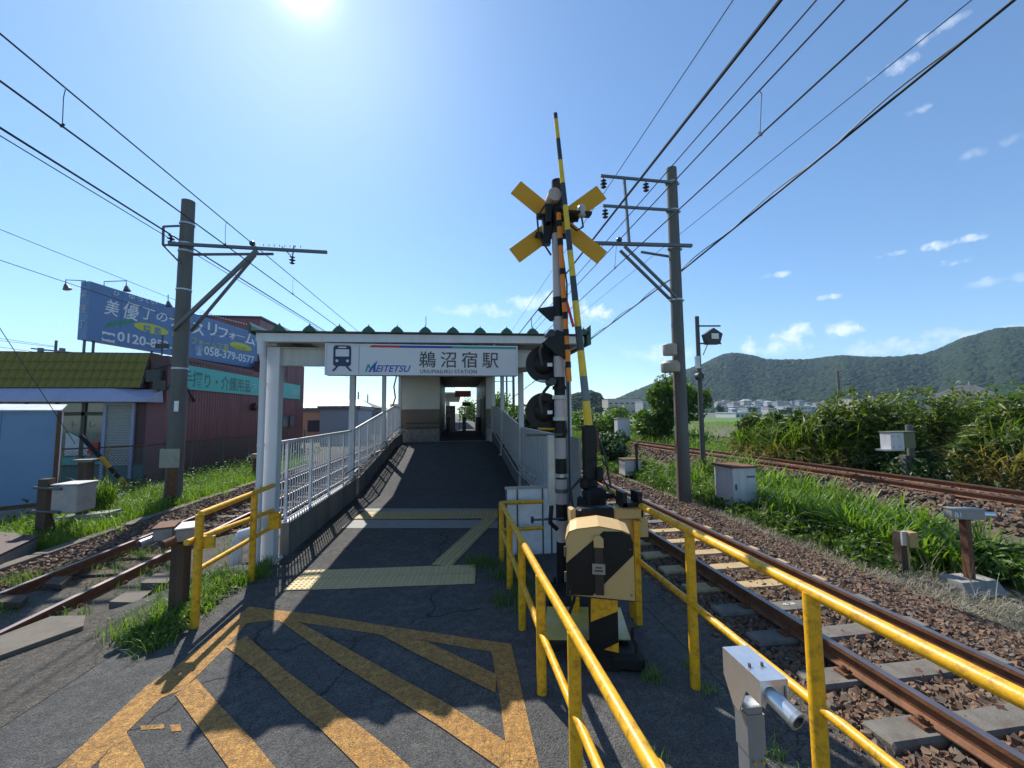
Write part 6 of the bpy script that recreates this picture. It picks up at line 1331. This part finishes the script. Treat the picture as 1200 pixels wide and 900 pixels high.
# weeds between the two right tracks
blades('grass', scatter(8000, 6.8, 9.3, 5.7, 24, 300, .2, py=1.3), .1, .34, .016, 1.1, blade_mid)
blades('grass', scatter(3500, 7.0, 9.1, 6.0, 20, 130, .12, py=1.2), .2, .5, .034, 1.2, blade_lime)
blades('tall_grass', np.concatenate([scatter(1700, 7.6, 9.2, 5.6, 8.2, 60, .08), scatter(2200, 7.5, 9.4, 8.2, 11, 80, .09), scatter(800, 8.2, 9.8, 11, 15, 40, .12)]), .45, 1.05, .05, 1.25, blade_lime, seg=5)
V, F = leafset([((rng.uniform(8.3, 9.4) if y_ < 6.0 else rng.uniform(7.0, 9.2), y_, -.17+rng.uniform(0, .12)), (.3, .35, rng.uniform(.12, .3)), 110) for y_ in 4.8+21*rng.uniform(0, 1, 330)**1.3], .07); o = arr_mesh('ground_cover', V, F, leaf_mid); o['kind'] = 'stuff'
V, F = leafset([((rng.uniform(8.3, 9.2) if y_ < 6.0 else rng.uniform(7.2, 9.0), y_, -.05), (.25, .25, .25), 110) for y_ in rng.uniform(4.8, 9, 34)], .055); o = arr_mesh('ground_cover', V, F, leaf_dark); o['kind'] = 'stuff'
blades('grass', scatter(8000, 6.4, 7.5, 3.6, 12, 150, .2), .04, .22, .007, 1.5, straw, lean=.9)
blades('dead_stems', scatter(260, 6.9, 9.2, 4.6, 14), .4, .9, .012, .6, straw)
# beyond the far track
zf2 = lambda x, y: gp(x, y)-.02
blades('grass', scatter(16000, 13.0, 19, 14, 46, 420, .4, zf2), .3, .9, .03, .7, blade_lime)
blades('grass', scatter(9000, 8.6, 10.3, 22, 60, 260, .4, zf2), .3, .8, .03, .7, blade_mid)
V, F = leafset([((rng.uniform(13.4, 17), y_, .25), (.9, .9, .6), 150) for y_ in rng.uniform(14, 40, 90)], .12); o = arr_mesh('ground_cover', V, F, leaf_mid); o['kind'] = 'stuff'
# silver grass hedge: each clump by itself
def sgrass(label, c, r, h, n, m1, m2, grp='silver grass clumps beyond the far track'):
    t = thing('silver_grass', label, 'grass clump', c, grp)
    def pts(n_, k=1.0, z_=0): a = rng.uniform(0, 6.283, n_); q = np.sqrt(rng.uniform(0, 1, n_))*r*k; return np.stack([c[0]+q*np.cos(a), c[1]+q*np.sin(a)*.8, c[2]+z_*rng.uniform(0, 1, n_)], 1)
    blades('blades', pts(n//2, .9, h*.45), h*.35, h*.62, .06, 1.5, m1, t, None, seg=5, lean=.5)
    blades('dry_blades', pts(n//3, 1.05, h*.25), h*.25, h*.5, .045, 1.6, m2, t, None, seg=5, lean=.6)
    bl = lumps((c[0], c[1], c[2]+h*.46), (r*.95, r*.8, h*.5), 9, n*3, (.35, .55)); V_, F_ = leafset(bl, .1, asp=4.2, shell=.6); arr_mesh('foliage', V_, F_, mix_leaf, t)
    V_, F_ = leafset([((c[0], c[1]-.1, c[2]+h*.25), (r*1.0, r*.85, h*.3), n)], .07, asp=5); arr_mesh('dry_foliage', V_, F_, m2, t)
mix_leaf = mat('leaf_reed', (.05, .09, .02), .55, 0, trans=.3, island=((.04, .08, .015), (.09, .15, .025), (.17, .23, .045), (.06, .1, .02), (.28, .24, .1)))
clp = [(882, 537, 497-22, 1.0), (905, 541, 470, 1.1), (930, 546, 466, 1.2), (958, 549, 464, 1.25), (985, 553, 466, 1.1)]
for i, (px, py, tp_, r) in enumerate(clp):
    b = PZ(px, py, .3); b = (b[0]+.6, b[1]+.8, -.05); z = PY(px, tp_, b[1])[2]; q = PY(px, 500, b[1])
    sgrass(['leftmost', 'second', 'middle', 'fourth', 'rightmost'][i]+' clump of silver grass in the row beyond the far track', (q[0], b[1], -.05), r*.9, (z+.05)*.86, 850, blade_mid if i else blade_lime, blade_dry)
for i, (px, Yb, tp_, r, mm1) in enumerate(((1138, 10.8, 500, .6, blade_dry), (1168, 10.2, 472, .8, blade_mid), (1192, 9.7, 462, 1.1, blade_mid), (1225, 9.4, 458, 1.2, blade_dry), (1150, 9.9, 505, .8, blade_dry), (1185, 9.2, 508, .8, blade_dry))):
    x, y, z = PY(px, tp_, Yb); sgrass(['small dry', 'tall green topped', 'tallest drooping', 'outermost', 'low brown', 'low straw coloured'][i]+' grass clump at the right edge beyond the far track', (x, Yb, -.05), r*.85, (z+.05)*.98, 750, mm1, blade_dry, 'dry grass clumps at the right edge')
# bushes of the dark hedge
bs = [(1000, 12.6, 470, 1.3, leaf_vine), (1030, 12.6, 463, 1.4, leaf_vine), (1062, 12.9, 461, 1.4, leaf_vine), (1094, 12.6, 466, 1.2, leaf_vine), (1125, 12.8, 458, 1.4, leaf_vine), (1165, 12.6, 455, 1.5, leaf_mid), (1205, 12.3, 450, 1.6, leaf_mid), (965, 15, 474, 1.4, leaf_vine)]
for i, (px, Yb, tp_, r, m_) in enumerate(bs):
    x, y, z = PY(px, tp_, Yb); h = z+.1
    tree(['first', 'second', 'third', 'fourth', 'fifth', 'sixth', 'seventh', 'backmost'][i]+' bush from the left in the dark vine covered hedge', 'bush', (x, Yb, -.1), h, (r, r*.9, h*.52), 3800, .1, m_, 16, name='hedge_bush', grp='bushes of the vine covered hedge')
V, F = leafset([((rng.uniform(13.6, 17.2), y_, rng.uniform(.1, .7)), (.6, .6, .6), 170) for y_ in rng.uniform(9.2, 17, 60)], .09); o = arr_mesh('undergrowth', V, F, leaf_dark); o['kind'] = 'stuff'
# trees mid distance
x, y, z = PY(790, 438, 27); tree('leafy young tree growing behind the right catenary pole', 'tree', (x, 27, -.2), z+.3, (2.3, 2.0, 2.6), 5200, .2, leaf_mid, 22, (.25, .42))
x, y, z = PY(765, 470, 27); tree('low leafy shrub at the left foot of the young tree', 'bush', (x, 27.5, -.2), 2.6, (1.8, 1.5, 1.3), 2200, .19, leaf_mid, 12, name='roadside_bush')
x, y, z = PY(717, 509, 19); tree('round dark green bush between the tracks', 'bush', (x, 19, -.25), z+.3, (.92, .9, .85), 3800, .1, leaf_blue, 10, (.45, .6), name='roadside_bush')
x, y, z = PY(698, 476, 36); tree('broad bush beyond the curve of the far track, left of the tall cabinet', 'bush', (x, 36, -.2), z+.2, (3.2, 2.5, 1.9), 3600, .24, leaf_mid, 16, name='roadside_bush')
for i, (px, Y_, tp_, r, lb) in enumerate(((600, 40, 478, 2.0, 'sunlit tree showing between the last two canopy columns on the right'), (628, 30, 470, 1.6, 'tree standing behind the lower signal disc'), (585, 55, 462, 3.0, 'darker tree showing beside the station opening'), (648, 42, 490, 2.2, 'bush behind the banded signal pole'), (556, 75, 468, 3.0, 'tree seen through the far end of the station passage'))):
    x, y, z = PY(px, tp_, Y_); tree(lb, 'tree', (x, Y_, -.3), z+.4, (r, r*.9, max(1.3, (z+.3)*.55)), 2600, .22, leaf_mid if i % 2 == 0 else leaf_dark, 14, name='tree')
x, y, z = PY(120, 565, 12.5); b = (x, 12.5, -.25)
t = thing('weed_clump', 'spiky pale green weed clump beside the relay box posts', 'weed', b); a_ = rng.uniform(0, 6.28, 260); q = np.sqrt(rng.uniform(0, 1, 260))*.3
blades('blades', np.stack([b[0]+q*np.cos(a_), b[1]+q*np.sin(a_), np.full(260, -.25)+rng.uniform(0, .5, 260)], 1), .35, .85, .03, 1.0, blade_mid, t, None, seg=4)
# field-side shrubs line
V, F = leafset([((17+rng.uniform(0, 3), y_, .3), (1.3, 1.3, .8), 110) for y_ in rng.uniform(30, 90, 60)], .22); o = arr_mesh('undergrowth', V, F, leaf_mid); o['kind'] = 'stuff'
# rice field blades near
blades('rice_plants', scatter(14000, 20, 75, 26, 90, 0, zf=lambda x, y: np.full(len(x), -.4)), .3, .6, .1, .4, blade_lime)
# left background shrubs in front of the shop
V, F = leafset([((rng.uniform(-11.2, -9.6), y_, .0), (.5, .5, .35), 70) for y_ in rng.uniform(12, 30, 50)], .07); o = arr_mesh('undergrowth', V, F, leaf_dark); o['kind'] = 'stuff'

# ------------------------------------------------------------------ hills
def hill(name, pix, dist, depth, rough_, m, crown_r, ncrown, foot_y=487, seed=3):
    az = []; 
    xs = np.linspace(pix[0][0], pix[-1][0], 260); ys = np.interp(xs, [p[0] for p in pix], [p[1] for p in pix])
    top = []; foot = []
    for x, y in zip(xs, ys):
        v = _d(x, y); v = v/math.hypot(v[0], v[1]); top.append((v[0], v[1], v[2]))
    top = np.array(top); R_ = 26; V = []
    r2 = np.random.default_rng(seed); ph = r2.uniform(0, 6.28, (6, 2))
    for j in range(R_+8):
        t = j/R_
        dd = dist-depth*(1-t) if t <= 1 else dist+depth*(t-1)*1.2
        hz = top[:, 2]*dist
        s_ = np.arange(260)/260.
        if t <= 1:
            g = .5-.5*np.cos(math.pi*t); g = g**.85
            rid = sum(np.sin(s_*f_*9+ph[i, 0]+t*2.2*(i-2))*a_ for i, (f_, a_) in enumerate(((3, .5), (5, .35), (9, .25), (14, .15)))) *.1*math.sin(math.pi*t)
            z = hz*np.clip(g+rid*1.1, 0, .985 if t < 1 else 1)
        else: z = hz*(1-.9*(t-1)**1.2)
        V.append(np.stack([top[:, 0]*dd, top[:, 1]*dd, z+CH-2.8*(1-min(t, 1))], 1))
    V = np.stack(V); W = V.shape[1]; Vf = V.reshape(-1, 3); F = np.array([(j*W+i, j*W+i+1, (j+1)*W+i+1, (j+1)*W+i) for j in range(V.shape[0]-1) for i in range(W-1)])
    o = arr_mesh(name, Vf, F, m, None, True); o['kind'] = 'structure'
    # tree crowns on the slope: one far-off wood
    a = rng.uniform(0, 1, ncrown)*(W-1.01); b = rng.uniform(0, 1, ncrown)*(R_+.8); i0 = a.astype(int); j0 = b.astype(int); fa = (a-i0)[:, None]; fb = (b-j0)[:, None]
    Pc = (V[j0, i0]*(1-fa)+V[j0, i0+1]*fa)*(1-fb)+(V[j0+1, i0]*(1-fa)+V[j0+1, i0+1]*fa)*fb
    ico = np.array([(0,0,1),(.894,0,.447),(.276,.851,.447),(-.724,.526,.447),(-.724,-.526,.447),(.276,-.851,.447),(.724,.526,-.447),(-.276,.851,-.447),(-.894,0,-.447),(-.276,-.851,-.447),(.724,-.526,-.447)])
    IF = np.array([(0,1,2),(0,2,3),(0,3,4),(0,4,5),(0,5,1),(1,6,2),(2,7,3),(3,8,4),(4,9,5),(5,10,1),(6,7,2),(7,8,3),(8,9,4),(9,10,5),(10,6,1)])
    s = crown_r*rng.uniform(.6, 1.5, ncrown); VV = ico[None]*s[:, None, None]*rng.uniform(.75, 1.25, (ncrown, 11, 3))*np.array([1, 1, .85]); VV += Pc[:, None, :]
    FF = (IF[None]+(np.arange(ncrown)*11)[:, None, None]).reshape(-1, 3); c = arr_mesh('forest', VV.reshape(-1, 3), FF, forest_m, None, True); c['kind'] = 'stuff'
forest_m = mat('forest_crowns', (.02, .036, .012), .9, 0, spec=.1, island=((.01, .022, .008), (.018, .036, .011), (.03, .052, .015), (.014, .028, .01)))
slope_m = mat('forest_slope', (.018, .032, .01), .9, 0)
hp_ = [(690, 483), (717, 471), (742, 460), (767, 451), (785, 444), (807, 435), (825, 428.7), (841, 422), (856, 417.5), (864, 416.7), (880, 419.3), (897, 425), (920, 425), (945, 423.5), (965, 420.5), (987, 419), (1003, 420), (1018, 421.3), (1036, 424), (1055, 423.5), (1081, 419), (1098, 413), (1115, 406.5), (1132, 399), (1149, 393.5), (1171, 388), (1200, 387), (1240, 385), (1300, 395), (1420, 410), (1600, 440)]
hill('hill', hp_, 1500, 650, 1, slope_m, 5.2, 34000)
hill('hill', [(640, 484), (662, 470), (673, 464), (693, 460), (701, 463), (709, 474), (716, 484)], 420, 40, 1, slope_m, 2.6, 1500, seed=5)
# ------------------------------------------------------------------ far town and near houses
hw = [mat('house_white', (.5, .5, .48), .7, island=None), mat('house_cream', (.42, .38, .31), .7), mat('house_grey', (.3, .31, .32), .7), mat('house_pale_blue', (.36, .4, .44), .7)]
rf_ = [mat('roof_grey', (.13, .135, .15), .5), mat('roof_brown', (.16, .1, .07), .6), mat('roof_slate', (.08, .085, .1), .5), mat('roof_bright', (.45, .47, .5), .4)]
win_m = mat('far_window', (.05, .06, .08), .2)
def house(x, y, z, w_, d_, h, wm, rm, label, gable=True, name='house', nwin=3, floors=1, grp=None, rz=0.0, ridge=None):
    t = thing(name, label, 'house' if name == 'house' else 'building', (x, y, z), grp); t.rotation_euler = (0, 0, rz)
    hw_, hd = w_/2, d_/2
    MB().box((x-hw_, y-hd, z), (x+hw_, y+hd, z+h)).build('wall', wm, t)
    if gable:
        rh = ridge or w_*.16; o_ = .4; MB().prism([(x-hw_-o_, y-hd-o_, z+h), (x+hw_+o_, y-hd-o_, z+h), (x+hw_*.35, y-hd*.2, z+h+rh), (x-hw_*.35, y-hd*.2, z+h+rh)], (0, .01, 0))
        mb = MB(); mb.add([(x-hw_-o_, y-hd-o_, z+h), (x+hw_+o_, y-hd-o_, z+h), (x+hw_+o_, y+hd+o_, z+h), (x-hw_-o_, y+hd+o_, z+h), (x-hw_*.55, y, z+h+rh), (x+hw_*.55, y, z+h+rh)], [(0, 1, 5, 4), (1, 2, 5), (2, 3, 4, 5), (3, 0, 4), (3, 2, 1, 0)]); mb.build('roof', rm, t)
    else: MB().box((x-hw_-.2, y-hd-.2, z+h), (x+hw_+.2, y+hd+.2, z+h+.35)).build('roof', rm, t)
    if nwin:
        for f_ in range(floors):
            for i in range(nwin):
                wx = x-hw_+w_*(i+.5)/nwin; zz = z+h*(f_+.5)/floors; MB().box((wx-w_/nwin*.28, y-hd-.06, zz-.6), (wx+w_/nwin*.28, y-hd-.01, zz+.6)).build('window', win_m, t)
    return t
# far town at the foot of the hills (px, distance, width px, top y)
town = []
rr2 = np.random.default_rng(11)
def P_at(px, py, Y_): return PY(px, py, Y_)
names_ = ['white', 'cream', 'grey', 'pale blue']
seen_l = {}
ords = ['first', 'second', 'third', 'fourth', 'fifth', 'sixth', 'seventh', 'eighth', 'ninth', 'tenth', 'eleventh', 'twelfth', 'thirteenth', 'fourteenth', 'fifteenth']
def house_label(nm_, roof_, row_, px_, w__):
    k_ = (nm_, row_); seen_l[k_] = seen_l.get(k_, -1)+1
    return '%s %s walled house from the left in the %s row of the far town' % (ords[seen_l[k_]], nm_, 'front' if row_ == 0 else 'back')
i = 0
for px in np.arange(846, 985, 5.6):
    for row_ in range(2):
        Y_ = (430 if row_ == 0 else 640)+rr2.uniform(-50, 60); pxx = px+rr2.uniform(-2.5, 2.5); wpx = rr2.uniform(5, 12)
        x, _, _ = PY(pxx, 480, Y_); wm = wpx*Y_/467; top_px = (477 if row_ == 0 else 470.5)+rr2.uniform(-2, 2); zt__ = PY(pxx, top_px, Y_)[2]; zb_ = -1 if row_ == 0 else zt__-9
        k = int(rr2.integers(0, 4)); r_ = int(rr2.integers(0, 4))
        house(x, Y_, zb_, wm, 9, zt__-zb_-1.2, hw[k], rf_[r_], house_label(names_[k], ['bright', 'brown', 'slate', 'pale'][r_], row_, pxx, wpx), grp='houses of the far town', nwin=2 if rr2.uniform() < .6 else 3, floors=2, name='house'); i += 1
for px, tp_, bw, Y_, k, lb in ((728, 468, 42, 330, 1, 'long cream school building below the wooded knoll'), (762, 471, 30, 300, 2, 'grey flat roofed building right of the cream one'), (775, 481, 46, 180, 3, 'low pale warehouse behind the young tree'), (865, 484, 36, 170, 0, 'low white shed beyond the rice field'), (1010, 467, 40, 260, 1, 'brownish roofed building above the silver grass'), (930, 476, 30, 300, 0, 'flat white factory building in the far town')):
    x, _, z = PY(px, tp_, Y_); w_ = bw*Y_/467; house(x, Y_, -1, w_, 14, z+1, hw[k], rf_[3 if k != 1 else 1], lb, False, 'building', 6, 2 if Y_ > 250 else 1)
for j, px in enumerate(np.linspace(702, 982, 15)):     # dark tree clumps in the town
    Y_ = rr2.uniform(260, 600); x, _, z = PY(px, rr2.uniform(474, 479), Y_)
    t = thing('town_tree', ords[j]+' small dark tree from the left in the far town below the hills', 'tree', (x, Y_, -1), 'trees among the far town'); V, F = leafset(lumps((x, Y_, z*.4), (rr2.uniform(4, 9), 4, max(2.0, z*.7)), 6, 420), 1.1); arr_mesh('crown', V, F, leaf_dark, t); MB().cyl((x, Y_, -1), (x, Y_, z*.4), .3, n=6).build('trunk', wood_dark, t)
# tiled house roof above the hedge
x, y, z = PY(1100, 470, 46); t = thing('house', 'house with a grey tiled hip roof showing above the hedge', 'house', (x, 46, -.3))
zr0 = PY(1090, 466, 46)[2]; zr1 = PY(1142, 451.5, 50)[2]; a = PY(1085, 466, 46); b = PY(1163, 457, 46); pk = PY(1140, 451.5, 50); pl2 = PY(1122, 456, 50)
MB().prism([(a[0]+.6, 46.5, -.3), (b[0]+2, 46.5, -.3), (b[0]+5, 54, -.3), (a[0]*54/46+1.2, 54, -.3)], (0, 0, a[2]+.2)).build('wall', hw[1], t)
rm_ = mat('kawara_roof', (.2, .19, .19), .45, var=.15)
mb = MB(); e0 = (a[0]-.3, 46, a[2]-.1); e1 = (b[0]+3, 46, a[2]-.1); k0 = (pk[0]-2.4, 50, pk[2]); k1 = (pk[0]+.3, 50, pk[2]); e2 = (b[0]+6, 54.5, a[2]-.1); e3 = (a[0]*54.5/46+.4, 54.5, a[2]-.1)
mb.add([e0, e1, k1, k0, e2, e3], [(0, 1, 2, 3), (1, 4, 2), (4, 5, 3, 2), (5, 0, 3)]); mb.build('roof', rm_, t)
for i in range(26):
    s0 = i/26; p0 = Vector(e0).lerp(Vector(e1), s0)
    tt = 1.0
    q0 = Vector(e0).lerp(Vector(k0), 1) if False else None
    kx = p0.x; 
    if kx < k0[0]: f_ = (kx-e0[0])/(k0[0]-e0[0])
    elif kx > k1[0]: f_ = (e1[0]-kx)/(e1[0]-k1[0])
    else: f_ = 1
    if f_ > .05: MB().beam((kx, 46-.02, e0[2]+.05), (kx, 46+4*f_-.05, e0[2]+(k0[2]-e0[2])*f_+.04), .1, .08).build('tile_row', rm_, t)
MB().cyl((k1[0]-1, 50, k1[2]), (k1[0]-1, 50, k1[2]+.6), .06, n=6).build('aerial', galv, t)
# houses left behind the canopy
x, y, z = PY(415, 470, 60)
house(PY(392, 480, 48)[0], 48, -.3, 5.8, 7, PY(392, 482, 44)[2]+.3, mat('house_orange', (.55, .3, .2), .7), rf_[0], 'salmon coloured low house beyond the shop, left of the gap', False, 'house', 1)
house(PY(398, 480, 62)[0], 62, -.3, 10.5, 8, PY(400, 476, 58)[2]+.1, mat('house_dark', (.12, .11, .1), .7), rf_[0], 'gabled house with grey roof peeking over the low house', True, 'house', 3, ridge=1.3)
house(PY(404, 490, 42)[0]+.3, 42, -.3, 3.4, 6, PY(403, 480, 39)[2]+.3, mat('shed_blue', (.3, .34, .42), .6), rf_[0], 'pale blue grey shed seen through the picket fence posts', False, 'building', 0)
for i, (px, Y_, tp_, wpx) in enumerate(((424, 110, 473, 14), (438, 120, 477, 18), (456, 105, 474, 12), (464, 130, 470, 8), (380, 95, 476, 14), (20, 70, 409, 34))):
    x, _, z = PY(px, tp_, Y_); house(x, Y_, -.5, wpx*Y_/467, 8, z-.6, hw[(i+1) % 4], rf_[(i+2) % 4] if i < 5 else rf_[1], ['small house behind the second column', 'wide low house between the second and third columns', 'house just left of the third column', 'tiny house right of the third column', 'small house beyond the salmon coloured one', 'house with brown roof peeking over the green tiles at the far left'][i], True, 'house', 2, 2)
# storage tiles on blue roof line behind canopy left
blue_roof = thing('blue_roof_shed', 'long blue tiled roof glimpsed between the second and third canopy columns', 'shed', (-9, 60, 0))
a = PY(421, 485, 60); b = PY(452, 482, 60); MB().prism([(a[0]-6, 60, a[2]-.9), (b[0], 60, a[2]-.9), (b[0], 63, a[2]+.1), (a[0]-6, 63, a[2]+.1)], (0, 0, .12)).build('roof', mat('blue_tiles', (.16, .24, .36), .5), blue_roof); MB().box((a[0]-6, 60.4, -.3), (b[0]-.2, 63, a[2]-.8)).build('wall', hw[2], blue_roof)
# ------------------------------------------------------------------ haze
hm = bpy.data.materials.new('haze'); hm.use_nodes = True; t = hm.node_tree; t.nodes.clear(); o_ = t.nodes.new('ShaderNodeOutputMaterial'); pv = t.nodes.new('ShaderNodeVolumePrincipled'); pv.inputs['Color'].default_value = (.5, .7, 1, 1); pv.inputs['Density'].default_value = .00013; pv.inputs['Anisotropy'].default_value = .2; t.links.new(pv.outputs[0], o_.inputs['Volume'])
hz = MB().box((-2600, -120, -3.2), (2900, 2600, 420)).build('haze', hm); hz['kind'] = 'stuff'
print('tris', sum(len(o.data.polygons) for o in C.objects if o.type == 'MESH'), 'objs', len(C.objects))
